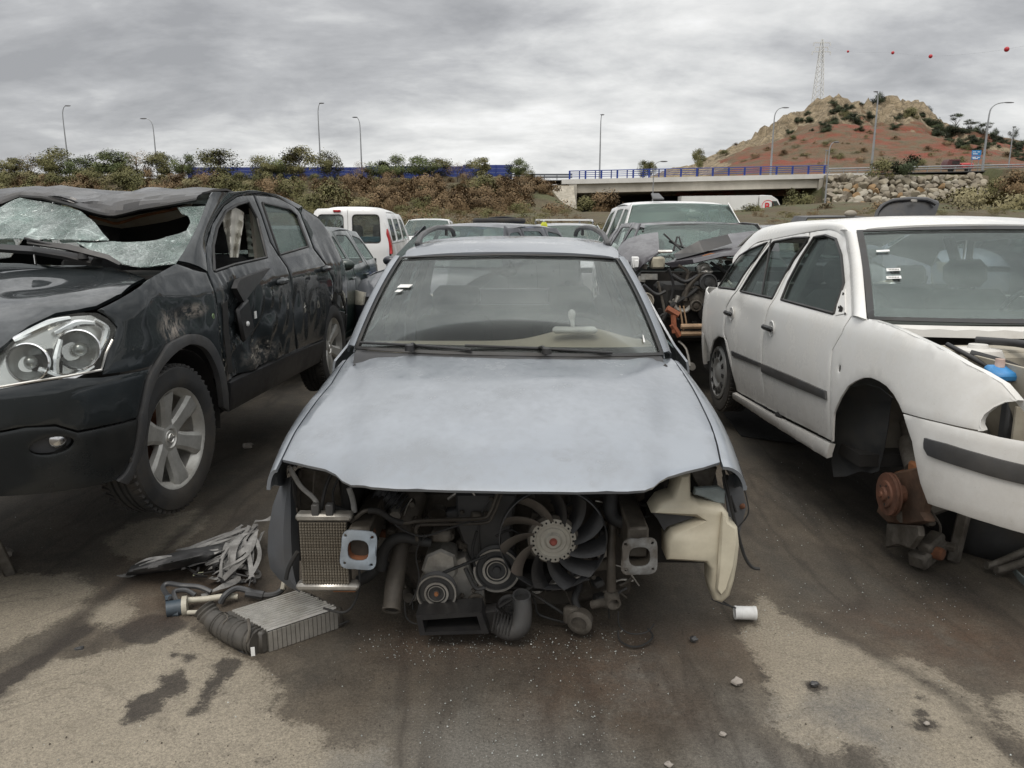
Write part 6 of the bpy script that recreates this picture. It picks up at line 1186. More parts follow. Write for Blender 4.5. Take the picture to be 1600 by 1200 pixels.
# windscreen plane and the broken glass left in it
def XW(y, z): return -.155 - (z - 1.13) * 1.90 + .05 - .16 * (abs(y) / .8) ** 2.4 + .10
fw2 = lambda l: l.x - XW(l.y, l.z)
def TW(pts): return [(h.y, h.z) for h in (P2.hit(fw2, *p) for p in pts) if h is not None]
M = Mat('shattered_glass'); M.t.nodes.remove(M.b)
w1 = M.math('ABSOLUTE', M.math('SUBTRACT', M.noise(9, 4, .6), .5)); vv = M.vor(48, 'DISTANCE_TO_EDGE'); v2 = M.vor(120, 'DISTANCE_TO_EDGE'); v3 = M.vor(7, 'DISTANCE_TO_EDGE')
cr_ = M.math('MAXIMUM', M.ramp(vv, ((.0, 1.0), (.10, .0))), M.math('MAXIMUM', M.ramp(v3, ((.0, .9), (.03, .0))), M.ramp(v2, ((.0, .8), (.12, .1)))))
df = M.n('ShaderNodeBsdfDiffuse'); M.l(M.mixc(M.ramp(M.noise(7, 5, .7), ((.35, 0.0), (.65, 1.0))), (.36, .47, .43), (.72, .80, .77)), df.inputs[0]); tr = M.n('ShaderNodeBsdfTransparent'); tr.inputs[0].default_value = (.55, .66, .62, 1); gl = M.n('ShaderNodeBsdfGlossy'); gl.inputs['Roughness'].default_value = .12
bn = M.n('ShaderNodeBump'); bn.inputs['Strength'].default_value = .9; bn.inputs['Distance'].default_value = .01; M.l(M.math('ADD', cr_, M.noise(20, 4, .6)), bn.inputs['Height']); M.l(bn.outputs[0], gl.inputs['Normal']); M.l(bn.outputs[0], df.inputs['Normal'])
a_ = M.n('ShaderNodeMixShader'); M.l(M.math('ADD', M.math('MULTIPLY', cr_, .62), M.ramp(M.noise(4, 5, .7), ((.40, .10), (.62, .62))), True), a_.inputs[0]); M.l(tr.outputs[0], a_.inputs[1]); M.l(df.outputs[0], a_.inputs[2])
b_ = M.n('ShaderNodeMixShader'); b_.inputs[0].default_value = .22; M.l(a_.outputs[0], b_.inputs[1]); M.l(gl.outputs[0], b_.inputs[2]); M.l(b_.outputs[0], M.o.inputs[0]); CRK = M.m
sag = lambda a, b: .035 * (noise.noise(Vector((a * 2.2, b * 3, 5)))) + .012 * noise.noise(Vector((a * 9, b * 12, 5)))
gw1 = TW([(-60, 325), (0, 323), (31, 309), (70, 311), (105, 320), (129, 333), (140, 345), (150, 354), (160, 366), (171, 377), (150, 379), (122, 383), (80, 379), (42, 375), (0, 374), (-60, 372)])
gw2 = TW([(122, 384), (150, 380), (175, 376), (200, 374), (224, 371), (245, 366), (259, 361), (276, 357), (290, 352), (297, 340), (293, 330), (283, 326), (276, 318), (295, 315), (320, 312), (310, 347), (294, 382), (274, 407), (227, 409), (185, 407), (150, 395)])
g1 = panel('windscreen_glass', gw1, lambda a, b: (XW(a, b), a, b), CRK, C2, res=.03, disp=lambda a, b: sag(a, b), bev=0, th=.005, ctr=(-2, 0, .5), label='large crazed piece of windscreen on the passenger side'); panel('windscreen_glass', gw2, lambda a, b: (XW(a, b), a, b), CRK, C2, res=.03, disp=lambda a, b: sag(a, b) - .01, bev=0, th=.005, ctr=(-2, 0, .5), label='sagging crazed strip of windscreen above the dashboard')
# pillar and roof
def pil(sh):
    pts_i = [(278, 407), (292, 385), (310, 350), (324, 315), (333, 300)]; pts_o = [(324, 424), (321, 385), (331, 350), (349, 322), (370, 307)]
    I_ = [Vector((XW(*q), *q)) for q in TW(pts_i)]; O_ = [S2.off(*q, .001) for q in T2(pts_o)]
    if sh.side < 0: I_ = [Vector((p.x, -p.y, p.z)) for p in I_]; O_ = [Vector((p.x, -p.y, p.z)) for p in O_]
    rows = [[a.lerp(b, t) + Vector((.03 * sin(pi * t), sh.side * .022 * sin(pi * t), .010 * sin(pi * t))) for t in (0, .15, .35, .65, .85, 1)] for a, b in zip(smooth_path(I_, 4), smooth_path(O_, 4))]; mb = MB(); mb.sheet(rows, .012, (-1, 0, .8)); mb.build('windscreen_pillar', PK, C2, ang=60)
pil(S2); pil(Sm)
hdr = [(-60, 322), (0, 318), (31, 306), (70, 308), (105, 317), (150, 331), (168, 335), (182, 335), (217, 326), (262, 319), (318, 309), (334, 300)]
H0 = [Vector((XW(*q), *q)) for q in TW(hdr)]; H0 = [Vector((H0[0].x - .02, -.62, 1.43))] + [p for p in H0 if p.y > -.58] if H0[0].y > -.62 else H0
RF = dull('roof_grey_black', (.030, .031, .033), .34, .3, .15, 5, (.12, .11, .10), .3, .1)
RFP = paint('roof_paint', (.022, .022, .024), .1, .45, .6, .12, (.20, .185, .165), .22, dr=.15)
rows = []
sil = [(-120, 318), (0, 308), (35, 300), (80, 296), (150, 295), (200, 298), (238, 304), (262, 301), (300, 298), (340, 297)]
def top_at(y, X):
    P_ = [P2.on('x', X, *q) for q in sil]; return float(np.interp(y, [p.y for p in P_], [p.z for p in P_]))
hy_ = [p.y for p in H0]; hz_ = [p.z for p in H0]; hx_ = [p.x for p in H0]; N_ = 44; ys = np.linspace(-.62, .648, N_)
def row(x_of, z_of): return [Vector((x_of(y), y, z_of(y))) for y in ys]
r0 = row(lambda y: float(np.interp(y, hy_, hx_)), lambda y: float(np.interp(y, hy_, hz_)))
rows.append(r0); fz = lambda y, k: top_at(y, -1.30) + (.012 if k else 0)
for k, (dx, f) in enumerate(((.012, .10), (.03, .28), (.06, .42), (.10, .55), (.15, .68), (.22, .80), (.30, .91), (.42, 1.0))):
    fd_ = lambda y: math.exp(-((y + .02) / .17) ** 2) * (1 if k < 5 else .5) * min(1, dx * 15)
    rows.append([Vector((p.x - dx + .085 * fd_(p.y) * sin(pi * min(1, (k + 1) / 7)) + .030 * noise.noise(Vector((p.y * 7, dx * 16, 8))), p.y, p.z + (min(top_at(p.y, -1.30), 1.53) - p.z) * f * (1 - .55 * fd_(p.y)) + .014 * noise.noise(Vector((p.y * 6, dx * 9, 1))) * (1 - (p.y / .62) ** 4) + .020 * abs(noise.noise(Vector((p.y * 5.3 + dx * 9, 4, 1)))))) for p in r0])
for x, zz in ((-1.6, 1.525), (-2.1, 1.52), (-2.7, 1.48), (-3.05, 1.42)): rows.append([Vector((x, y * (1 if x > -2.4 else .95), min(zz - .05 * abs(y / .64) ** 3 + .0, 1.53))) for y in ys])
mb = MB(); mb.sheet(rows, .012, (-1.5, 0, 0)); mb.build('roof', RFP, C2, ang=9, label='crushed roof buckled down over the windscreen')
cr = T2([(334, 299), (351, 318), (371, 305), (390, 301), (425, 304), (456, 314), (470, 331)]); ro = T2([(336, 297), (352, 297), (371, 298), (397, 299), (430, 306), (460, 317), (478, 331)])
for sgn in (1, -1):
    A_ = [Vector((x, sgn * y, z)) for x, y, z in [(-.93, .655, 1.485), (-1.2, .655, 1.51), (-1.6, .645, 1.52), (-2.1, .64, 1.50), (-2.6, .63, 1.44)]]; B_ = [Vector((p.x, sgn * p.y, p.z)) for p in [S2.off(*q, .002) for q in T2([(345, 308), (371, 306), (397, 302), (430, 308), (466, 326)])]]
    mb = MB(); mb.sheet([[a.lerp(b, t) + Vector((0, sgn * .012 * sin(pi * t), .012 * sin(pi * t))) for t in (0, .25, .5, .75, 1)] for a, b in zip(smooth_path(A_, 4), smooth_path(B_, 4))], .02, (-1.5, 0, .5)); mb.build('roof_edge', PK, C2, ang=60)
mb = MB(); mb.tube([p + Vector((.004, 0, -.004)) for p in r0], .011, 6); mb.build('roof_seal', SEAL, C2)
# torn lining, black cabin, curtain airbag, wiper cowl
TL_ = dull('torn_lining', (.42, .38, .30), .9, var=.15, scale=8, dirt=(.22, .12, .05), amt=.5)
l0 = [P2.on('x', -1.0, *q) for q in ((140, 336), (160, 340), (182, 342), (217, 335), (262, 326), (300, 318))]; l1 = [P2.on('x', -1.05, *q) for q in ((150, 350), (165, 353), (190, 357), (220, 353), (262, 346), (296, 336))]
mb = MB(); mb.sheet([[a.lerp(b, t) + Vector((.03 * sin(pi * t), 0, .0)) for a, b in zip(l0, l1)] for t in (0, .33, .66, 1)], .008, (-2, 0, 1.3)); mb.build('headlining', TL_, C2)
mb = MB(); mb.tube([P2.on('x', -.96, *q) for q in ((140, 338), (165, 345), (184, 349), (220, 338), (262, 329), (285, 324))], .008, 6, sm=3); mb.build('torn_trim', RUSTL, C2)
mb = MB(); mb.box((-1.6, 0, .35), (2.7, 1.55, .06)); mb.box((-1.7, 0, 1.30), (.04, 1.2, .3)); mb.build('floor_pan', DARK, C2)  # floor, plus an upright dark sheet added to black out the cabin
mb = MB(); mb.sheet([[(x, y, z) for y in np.linspace(-.74, .74, 9)] for x, z in ((-.18, 1.09), (-.40, 1.10), (-.62, 1.05), (-.66, .8), (-.6, .5))], .02, (0, 0, .4)); mb.build('dashboard', DARK, C2)
for y_ in (-.38, .38): seat(C2, -1.25, y_, .42, DKT)
mb = MB(); mb.box((-2.15, 0, .80), (.16, 1.3, .6), Matrix.Rotation(-.2, 3, 'Y'), .04); mb.build('rear_seat', DKT, C2)
AB = dull('airbag_cloth', (.55, .53, .47), .95, var=.08, scale=20, dirt=(.3, .25, .2), amt=.4, bump=.5, bs=150)
ap = [(347, 333), (358, 324), (378, 320), (390, 326)]; rows = []
for k in range(15):
    t = k / 14; rows.append([P2.on('y', .66 - .02 * sin(u * 9 + k * .25) - .006 * sin(k * 1.7), 347 + 12 * t + (u * (34 - 20 * t)), 332 - 8 * sin(pi * u) * (1 - t) + 70 * t) for u in np.linspace(0, 1, 15)])
mb = MB(); mb.sheet(rows, .006, (-1, 0, 1)); mb.build('curtain_airbag', AB, C2)
rows = [[P2.on('y', .56 + .02 * (k % 2), 383 + u * 16 + 2 * k * .3, 335 + k * 6) for u in (0, .5, 1)] for k in range(12)]; mb = MB(); mb.sheet(rows, .006, (-1, 0, 1)); mb.build('side_airbag', AB, C2, ang=15)
mb = MB(); p, q = P2.on('y', .63, 402, 325), P2.on('y', .70, 414, 405); mb.sheet([[p + Vector((.10, 0, 0)), p - Vector((.03, 0, 0))], [q + Vector((.13, 0, 0)), q - Vector((.02, 0, 0))]], .02, (-1, 0, 1)); mb.build('pillar_trim', BEIGE, C2)
mb = MB(); p = P2.on('y', .5, 372, 410); mb.box(p, (.10, .04, .05), bv=.01); mb.build('amber_clip', ORA, C2)
mb = MB(); pts = [P2.on('x', -.16, *q) for q in ((-40, 388), (0, 384), (60, 388), (110, 396), (150, 406))]; mb.sheet([[p + Vector((.05, 0, -.012)) for p in pts], [p + Vector((.02, 0, .010)) for p in pts], [p + Vector((-.05, 0, .0)) for p in pts]], .02, (-.2, 0, .5)); mb.build('scuttle_panel', BLK, C2)
wiper(C2, P2.on('x', -.10, 38, 372), P2.on('x', -.14, 188, 412), P2.on('x', -.12, 130, 404)); mb = MB(); mb.sheet([[P2.on('x', -.115, *q) for q in ((42, 374), (110, 382), (170, 398), (190, 411))], [P2.on('x', -.10, *q) for q in ((42, 380), (108, 390), (165, 404), (186, 414))]], .012, (-.3, 0, .8)); mb.build('wiper_cover', BLK, C2)
mb = MB(); mb.sheet([[(-3.06, y * (1 - .1 * (y / .7) ** 2), z) for y in np.linspace(-.68, .68, 7)] for z in (.55, .8, 1.02)] , .02, (-2, 0, .8)); tg = mb.build('tailgate', PK, C2); patch('rear_window', [(-3.08, -.62, 1.02), (-3.12, 0, 1.02), (-3.08, .62, 1.02)], [(-2.86, -.52, 1.40), (-2.9, 0, 1.43), (-2.86, .52, 1.40)], GLSC, tg)
# stand under the crossover
st = thing('car_stand', 'rusty welded steel stand propping the nose of the crushed crossover', 'stand', (-2.55, 3.05, 0))
def box_at(nm, a, b, s_, mat, par):
    a, b = Vector(a), Vector(b); mb = MB(); d = (b - a); R0 = d.to_track_quat('Z', 'Y').to_matrix(); mb.box((a + b) / 2, (s_, s_, d.length), R0, s_ * .15); return mb.build(nm, mat, par)
for sx in (-.22, .22):
    for sy in (-.18, .18): box_at('leg', (sx * 1.15, sy * 1.15, 0), (sx * .8, sy * .8, .40), .05, IRON, st)
for sx in (-.2, .2): box_at('top_bar', (sx, -.2, .42), (sx, .2, .42), .06, IRON, st)
box_at('cross_bar', (-.25, .0, .30), (.25, .0, .14), .05, RUST, st)
# ============================================================ WHITE ESTATE, right
P3 = Car('estate_car', 'white estate car without hood, front wheel and headlamp, seen from its flank', 'car', 2.43, 3.3, .2, -89.2, 1.26); C3 = P3.root
PW3 = paint('white_paint', (.74, .735, .71), .0, .36, .8, .10, (.42, .38, .31), .24, low=.5)
B3 = lambda z: (.862 - .06 * ((z - .62) / .5) ** 2) if z < .9 else .8432 - (z - .9) * .44
S3 = Shell(-1, B3, .862, .1, .80, 2.8, -2.75, .50, 2.6, lambda z: -.30 * max(0, z - .62), lambda z: .42 * max(0, z - .92))
S3m = S3.mirror(); T3 = lambda pts: S3.trace(P3, pts); half3 = S3.x0 + S3.F[3][-1]
hol = T3([(1311, 576)])[0]
fen = T3([(1363, 499), (1392, 508), (1429, 525), (1470, 544), (1512, 569), (1535, 580), (1567, 599), (1589, 625), (1570, 627), (1552, 635), (1537, 646), (1531, 656), (1530, 665), (1534, 673), (1528, 672), (1470, 660), (1409, 644), (1403, 630), (1395, 616), (1384, 603), (1372, 595), (1360, 590), (1348, 590), (1336, 595), (1324, 603), (1312, 622), (1302, 645), (1300, 690), (1298, 690), (1296, 596), (1300, 547), (1315, 521), (1331, 493), (1345, 496)])
F1 = panel('fender', fen, S3.fn, PW3, C3, [[(hol[0] + .012 * cos(t), hol[1] + .02 * sin(t)) for t in np.linspace(0, 2 * pi, 9)[:-1]]], res=.035, bev=.006, disp=dents(dent((.45, .66), (.1, .06), .004)))
panel('fender', fen, S3m.fn, PW3, C3, res=.06)
mb = MB(); A_ = [S3.fn(*q) for q in fen[:8]]; mb.sheet([A_, [p + Vector((-.01, .035, -.004)) for p in A_], [p + Vector((-.015, .05, -.05)) for p in A_]], .004, (0, 0, 0)); mb.build('fender_ledge', PW3, C3, ang=50)
mb = MB(); A_ = [S3.fn(*q) for q in fen[7:15]]; mb.sheet([A_, [p + Vector((-.02, .03, 0)) for p in A_]], .004, (0, 0, 0)); mb.build('lamp_opening_lip', PW3, C3, ang=50)
mb = MB(); mb.lathe([(0, 0), (.022, 0), (.022, -.004)], S3.off(*hol, -.006), (0, -1, 0), 12); mb.build('indicator_hole', DARK, C3)
bu = T3([(1410, 647), (1470, 662), (1528, 675), (1560, 683), (1600, 690), (1640, 700), (1640, 850), (1600, 834), (1545, 818), (1490, 800), (1449, 787), (1437, 755), (1424, 690)])
sm3 = max(u for u, z in bu); nose = [(half3 if u > sm3 - .02 else u, z) for u, z in bu]
st_ = T3([(1447, 684), (1480, 693), (1530, 708), (1570, 719), (1600, 726), (1640, 738), (1640, 765), (1600, 756), (1560, 746), (1510, 731), (1452, 711), (1446, 700)]); st_ = [(half3 - .005 if u > sm3 - .02 else u, z) for u, z in st_]
for sh in (S3, S3m):
    b_ = panel('bumper', nose, sh.fn, PW3, C3, res=.04, bev=.006); panel('bumper_strip', st_, lambda u, z, s_=sh: s_.off(u, z, .012), BLK2, b_, res=.04, th=.014)
W_f = T3([(1303, 490), (1221, 468), (1232, 440), (1251, 404), (1272, 371), (1290, 368), (1306, 374), (1315, 400), (1319, 443), (1311, 468)])
W_r = T3([(1207, 466), (1157, 455), (1172, 430), (1192, 400), (1209, 378), (1240, 372), (1265, 371), (1240, 405), (1222, 437)])
W_q = T3([(1149, 452), (1123, 449), (1138, 424), (1156, 400), (1170, 391), (1199, 379), (1180, 405), (1162, 430)])
d1 = T3([(1298, 688), (1296, 596), (1299, 547), (1314, 521), (1330, 492), (1327, 417), (1320, 370), (1311, 361), (1298, 358), (1266, 362), (1262, 378), (1240, 408), (1212, 464), (1195, 500), (1190, 560), (1196, 630), (1198, 637)])
d2 = T3([(1197, 636), (1189, 560), (1194, 500), (1211, 463), (1238, 408), (1260, 378), (1264, 363), (1236, 366), (1206, 373), (1200, 382), (1180, 408), (1152, 454), (1134, 482), (1131, 520), (1136, 534), (1143, 564), (1151, 611)])
qp = T3([(1151, 608), (1142, 564), (1135, 534), (1130, 528), (1122, 525), (1114, 532), (1109, 552)]) 
qu = T3([(1130, 520), (1133, 482), (1151, 453), (1179, 407), (1199, 381), (1204, 374), (1178, 381), (1145, 414), (1123, 446), (1107, 460)])
qpoly = qu + [(-2.98, .92), (-3.2, .9), (-3.2, .62), (-2.78, .56)] + qp[::-1][0:]
dfr = dents(dent((-2.0, .86), (.10, .06), .014), dent((-1.75, .80), (.3, .10), .006)); 
for sh, full in ((S3, 1), (S3m, 0)):
    r_ = .035 if full else .07
    D1 = panel('door', d1, sh.fn, PW3, C3, [W_f], res=r_, bev=.005); D2 = panel('door', d2, sh.fn, PW3, C3, [W_r], res=r_, bev=.005, disp=dfr if full else None); Qp = panel('quarter_panel', qpoly, sh.fn, PW3, C3, [W_q], res=r_, bev=.005)
    for w_, d_ in ((W_f, D1), (W_r, D2), (W_q, Qp)):
        g = w_
        if d_ is D2 and full: zt = max(z for _, z in w_); g = [(u, min(z, zt - .085)) for u, z in w_]     # wound a little way down
        panel('window', g, lambda u, z, s_=sh: s_.off(u, z, -.010), GLS if full else GLSC, d_, th=.004, res=.3, bev=0)
        if full: mb = MB(); P_ = [sh.off(u, z, .0) for u, z in dens(w_, .06)]; mb.tube(P_ + P_[:1], .009, 6); mb.build('window_seal', SEAL, d_)
    if full:
        u, z = T3([(1183, 420)])[0]; p, q = T3([(1188, 462)])[0], T3([(1215, 374)])[0]; mb = MB(); mb.tube([S3.off(p[0] + .02, p[1], -.002), S3.off(q[0] - .12, q[1], -.002)], .009, 6); mb.build('window_bar', SEAL, D2)
    for (px, py, d_) in ((1204, 513, D1), (1142, 490, D2)):
        u, z = T3([(px, py)])[0]; mb = MB(); mb.box(sh.off(u, z, .022), (.16, .024, .032), bv=.010); mb.build('door_handle', BLK, d_)
        mb = MB(); cc = sh.off(u + .02, z, .001); mb.lathe([(.050, .0), (.046, .004), (.040, -.001), (.0, -.004)], cc, (0, sh.side, 0), 20); mb.build('handle_recess', PW3, d_)
    sp_ = T3([(1145, 548), (1189, 567), (1189, 573), (1146, 556)]); sf_ = T3([(1192, 568), (1240, 588), (1292, 611), (1293, 624), (1240, 602), (1192, 581)])
    for s__, d_ in ((sp_, D2), (sf_, D1)): panel('side_strip', s__, lambda u, z, s_=sh: s_.off(u, z, .014), BLK2, d_, res=.05, th=.014)
    sl = T3([(1299, 693), (1198, 640), (1150, 613), (1147, 622), (1196, 654), (1299, 715)]); panel('sill', sl, lambda u, z, s_=sh: s_.off(u, z, .006 + .02 * sin(pi * ss(.15, .34, z))), PW3, C3, res=.03, th=.03)
    panel('rear_bumper', [(-2.78, .55), (-2.84, .30), (-3.3, .30), (-3.3, .60), (-3.0, .62)], sh.fn, PW3, C3, res=.06, th=.03)
    tl = T3([(1106, 462), (1122, 452), (1118, 470), (1112, 505), (1101, 514)])
for sgn in (1, -1):   # gutter between roof and flank
    A_ = [Vector((x, sgn * y, z)) for x, y, z in [(-.66, .615, 1.345), (-.95, .60, 1.398), (-1.5, .60, 1.408), (-2.1, .60, 1.395), (-2.5, .59, 1.345), (-2.9, .58, 1.20)]]
    B_ = [Vector((p.x, sgn * abs(p.y), p.z)) for p in [S3.off(*q, .003) for q in T3([(1322, 371), (1299, 359), (1262, 363), (1206, 374), (1178, 382), (1145, 415)])]]
    mb = MB(); mb.sheet([[a.lerp(b, t) + Vector((0, sgn * .016 * sin(pi * t), .012 * sin(pi * t))) for t in (0, .25, .5, .75, 1)] for a, b in zip(smooth_path(A_, 5), smooth_path(B_, 5))], .02, (-1.5, 0, .5)); mb.build('roof_edge', PW3, C3, ang=60)
roof_patch('roof', [(-.70, .615, 1.385), (-.95, .60, 1.425), (-1.5, .60, 1.437), (-2.1, .60, 1.425), (-2.6, .59, 1.375), (-2.95, .58, 1.28)], PW3, C3, crown=.025)
# windscreen
def XW3(y, z): return -.02 - (z - .955) * 1.42 - .13 * (abs(y) / .8) ** 2.2
fw3 = lambda l: l.x - XW3(l.y, l.z)
bL = [P3.hit(fw3, *p) for p in ((1362, 498), (1420, 500), (1500, 501), (1600, 502))]; tL = [P3.hit(fw3, *p) for p in ((1345, 362), (1420, 361), (1500, 363), (1600, 366))]
wbm = [Vector((p.x, -p.y, p.z)) for p in bL[:2]][::-1]; wtm = [Vector((p.x, -p.y, p.z)) for p in tL[:2]][::-1]
yb3 = [bL[0].y, bL[1].y, 0 - .15, .15, -bL[1].y, -bL[0].y]; zb3 = bL[0].z; zt3 = tL[0].z; yt3 = tL[0].y
wb3 = [Vector((XW3(bL[0].y * u, zb3), bL[0].y * u, zb3)) for u in np.linspace(1, -1, 9)]; wt3 = [Vector((XW3(yt3 * u, zt3 + .012 * (1 - u * u)), yt3 * u, zt3 + .012 * (1 - u * u))) for u in np.linspace(1, -1, 9)]
w3 = patch('windscreen', wb3, wt3, glassy('windscreen_glass', (.50, .56, .54), .05, (.26, .26, .25)), C3, .005, .02)
W3r = patch('x', wb3, wt3, None, None, bulge=.02)
def ow3(u, v, d=0):
    j = min(int(v * 14), 13); i = min(int(u * 24), 23); a = W3r[j][i].lerp(W3r[j][i + 1], u * 24 - i); b = W3r[j + 1][i].lerp(W3r[j + 1][i + 1], u * 24 - i); n = (W3r[j][i + 1] - W3r[j][i]).cross(W3r[j + 1][i] - W3r[j][i]).normalized(); n = n if n.x > 0 else -n; return a.lerp(b, v * 14 - j) + n * d
def ar3(iu, a0, a1, d, n=12): return [ow3(iu + (1 - 2 * iu) * k / n, a0, d) for k in range(n)] + [ow3(1 - iu, a0 + (1 - a0 - a1) * k / n, d) for k in range(n)] + [ow3(1 - iu - (1 - 2 * iu) * k / n, 1 - a1, d) for k in range(n)] + [ow3(iu, 1 - a1 - (1 - a0 - a1) * k / n, d) for k in range(n)]
ring('windscreen_border', ar3(.001, .001, .001, -.007), ar3(.016, .11, .03, -.007), SEAL, w3)
ring('windscreen_seal', [p + (p - Vector((-.4, 0, 1.15))).normalized() * .022 for p in ar3(0, 0, 0, .003)], ar3(.008, .014, .014, .006), SEAL, w3)
for (u, v, w_, h_) in ((.045, .70, .038, .022), (.062, .47, .037, .030), (.058, .385, .038, .030)):
    mb = MB(); mb.sheet([[ow3(u, v, .004), ow3(u + w_, v + .006, .004)], [ow3(u, v + h_, .004), ow3(u + w_, v + h_ + .006, .004)]], .001); s_ = mb.build('sticker', STK, w3)
    if v < .6:
        mb = MB()
        for k in range(7): a = u + .006 + k * .004; mb.sheet([[ow3(a, v + .010, .0055), ow3(a + .002, v + .010, .0055)], [ow3(a, v + h_ - .006, .0055), ow3(a + .002, v + h_ - .006, .0055)]], .0005)
        mb.build('barcode_print', INK, s_)
for k in (0, -1):
    sg = -1 if k == 0 else 1; O_ = [Vector((p.x, sg * abs(p.y), p.z)) for p in [S3.off(*q, .002) for q in T3([(1331, 494), (1328, 417), (1321, 370), (1312, 360)])]]; I_ = [ow3(0 if k == 0 else 1, v, -.004) + Vector((0, sg * .022, 0)) for v in (0, .55, .93, 1)]
    mb = MB(); mb.sheet([[a.lerp(b, t) + Vector((.02 * sin(pi * t), sg * .024 * sin(pi * t), .01 * sin(pi * t))) for t in (0, .15, .4, .7, 1)] for a, b in zip(smooth_path(I_, 5), smooth_path(O_, 5))], .012, (-1, 0, .8)); mb.build('windscreen_pillar', PW3, C3, ang=60)
# mirror mounting plate
mb = MB(); q_ = [S3.off(*q, .004) for q in T3([(1306, 493), (1322, 490), (1321, 452), (1316, 455), (1310, 470)])]; mb.add(q_ + [p + Vector((0, .004, 0)) for p in q_], [(0, 1, 2, 3, 4), (9, 8, 7, 6, 5)] + [(i, (i + 1) % 5, (i + 1) % 5 + 5, i + 5) for i in range(5)]); mp_ = mb.build('mirror_mount', PW3, C3)
for q, s_ in (((1315, 486), (.035, .002, .045)), ((1319, 460), (.014, .002, .014)), ((1312, 481), (.010, .002, .012)), ((1322, 491), (.012, .002, .012))): mb = MB(); mb.box(S3.off(*T3([q])[0], .006), s_, Matrix.Rotation(.3, 3, 'Y')); mb.build('mount_hole', DARK, mp_)
# cabin
mb = MB(); mb.box((-1.7, 0, .26), (2.9, 1.5, .06)); mb.build('floor_pan', DARK, C3)
mb = MB(); mb.sheet([[(x, y, z) for y in np.linspace(-.72, .72, 9)] for x, z in ((-.18, .925), (-.40, .93), (-.60, .90), (-.63, .6), (-.5, .4))], .02, (0, 0, .3)); mb.build('dashboard', GREYT, C3)
for y_ in (-.37, .37): seat(C3, -1.15, y_, .30, GREYT)
mb = MB(); mb.box((-1.95, 0, .70), (.15, 1.25, .6), Matrix.Rotation(-.2, 3, 'Y'), .04); mb.build('rear_seat', GREYT, C3)
for y_ in (-.35, .35): mb = MB(); mb.box((-2.03, y_, 1.06), (.08, .22, .13), bv=.03); mb.build('headrest', GREYT, C3)
mb = MB(); mb.lathe([(.180 + .013 * cos(a), .013 * sin(a)) for a in np.linspace(0, 2 * pi, 9)], (-.78, .36, .90), (-1, 0, .45), 28); mb.box((-.77, .36, .90), (.02, .34, .03), bv=.005); mb.build('steering_wheel', BLK, C3)
mb = MB(); mb.sheet([[(x, y, 1.36) for y in (-.55, 0, .55)] for x in (-.75, -1.5, -2.4)], .008, (0, 0, 0)); mb.build('headlining', BEIGE, C3)
for sy in (-1, 1):
    for x_ in (-1.22, -2.05): mb = MB(); mb.box((x_, sy * .69, 1.12), (.09, .04, .44), Matrix.Rotation(.4 * sy, 3, 'X'), bv=.01); mb.build('pillar_trim', GREYT, C3)
# tail
mb = MB(); mb.sheet([[(-3.02 - .10 * (1 - (y / .7) ** 2), y, z) for y in np.linspace(-.70, .70, 9)] for z in (.5, .75, .95)], .02, (-1, 0, .8)); tg = mb.build('tailgate', PW3, C3)
patch('rear_window', [(-3.02, -.66, .95), (-3.10, 0, .95), (-3.02, .66, .95)], [(-2.86, -.55, 1.30), (-2.93, 0, 1.32), (-2.86, .55, 1.30)], GLSC, tg)
# rear wheel, front hub and liner
arch(-2.40, .33, .345, -1, .5, .80).build('wheel_liner', DARK, C3); arch(-2.40, .33, .345, 1, .5, .80).build('wheel_liner', DARK, C3)
wc = P3.on('y', -.80, 1123, 582); wheel(C3, (wc.x, -.715, wc.z), .30, .185, .20, -1, 'cover', 0, dull('wheel_cover_grey', (.33, .33, .32), .45, .4, .1, 10, amt=.5), 'rear wheel with grey slotted cover'); wheel(C3, (-2.40, .72, .30), .30, .185, .20, 1, 'cover')
LN = dull('wheel_liner_black', (.030, .031, .032), .6, var=.25, scale=5, dirt=(.10, .09, .07), amt=.5, bump=.4, bs=20)
def q3(px, py, y): return P3.on('y', y, px, py)
rows = [[q3(a, b, y) for y in (-.80, -.74, -.60)] for a, b in ()]
lo = [(1303, 642), (1310, 615), (1322, 600), (1338, 590), (1352, 587), (1368, 590)]; 
mb = MB(); Lp = [[(1302, 648), (1322, 640), (1345, 634), (1370, 630), (1392, 628)], [(1301, 680), (1320, 676), (1345, 672), (1368, 668), (1388, 664)], [(1299, 720), (1320, 716), (1344, 708), (1364, 704), (1382, 700)], [(1299, 745), (1318, 741), (1342, 736), (1358, 736), (1370, 736)]]
Lp = [[(1312, 618), (1330, 606), (1352, 600), (1374, 606), (1394, 622)]] + Lp
rows = [[q3(a, b, -.78 + .12 * (k / 4) + (.02 if j % 2 else 0)) for k, (a, b) in enumerate(r)] for j, r in enumerate(Lp)]; rows[-1] = [p + Vector((0, .01, -.012 * (k % 2))) for k, p in enumerate(rows[-1])]
mb.sheet(rows, .005, (0, 0, .4)); mb.build('hanging_liner', LN, C3, ang=50, label='black plastic arch liner hanging loose in the empty wheel arch')
arch(0.02, .34, .40, -1, .42, .62, dull('dusty_wing', (.20, .185, .16), .9, var=.2, scale=6, amt=.5)).build('inner_wing', dull('inner_wing_dust', (.19, .175, .15), .85, var=.25, scale=6, dirt=(.05, .045, .035), amt=.6), C3); arch(0.0, .34, .40, 1, .42, .78).build('inner_wing', DARK, C3)
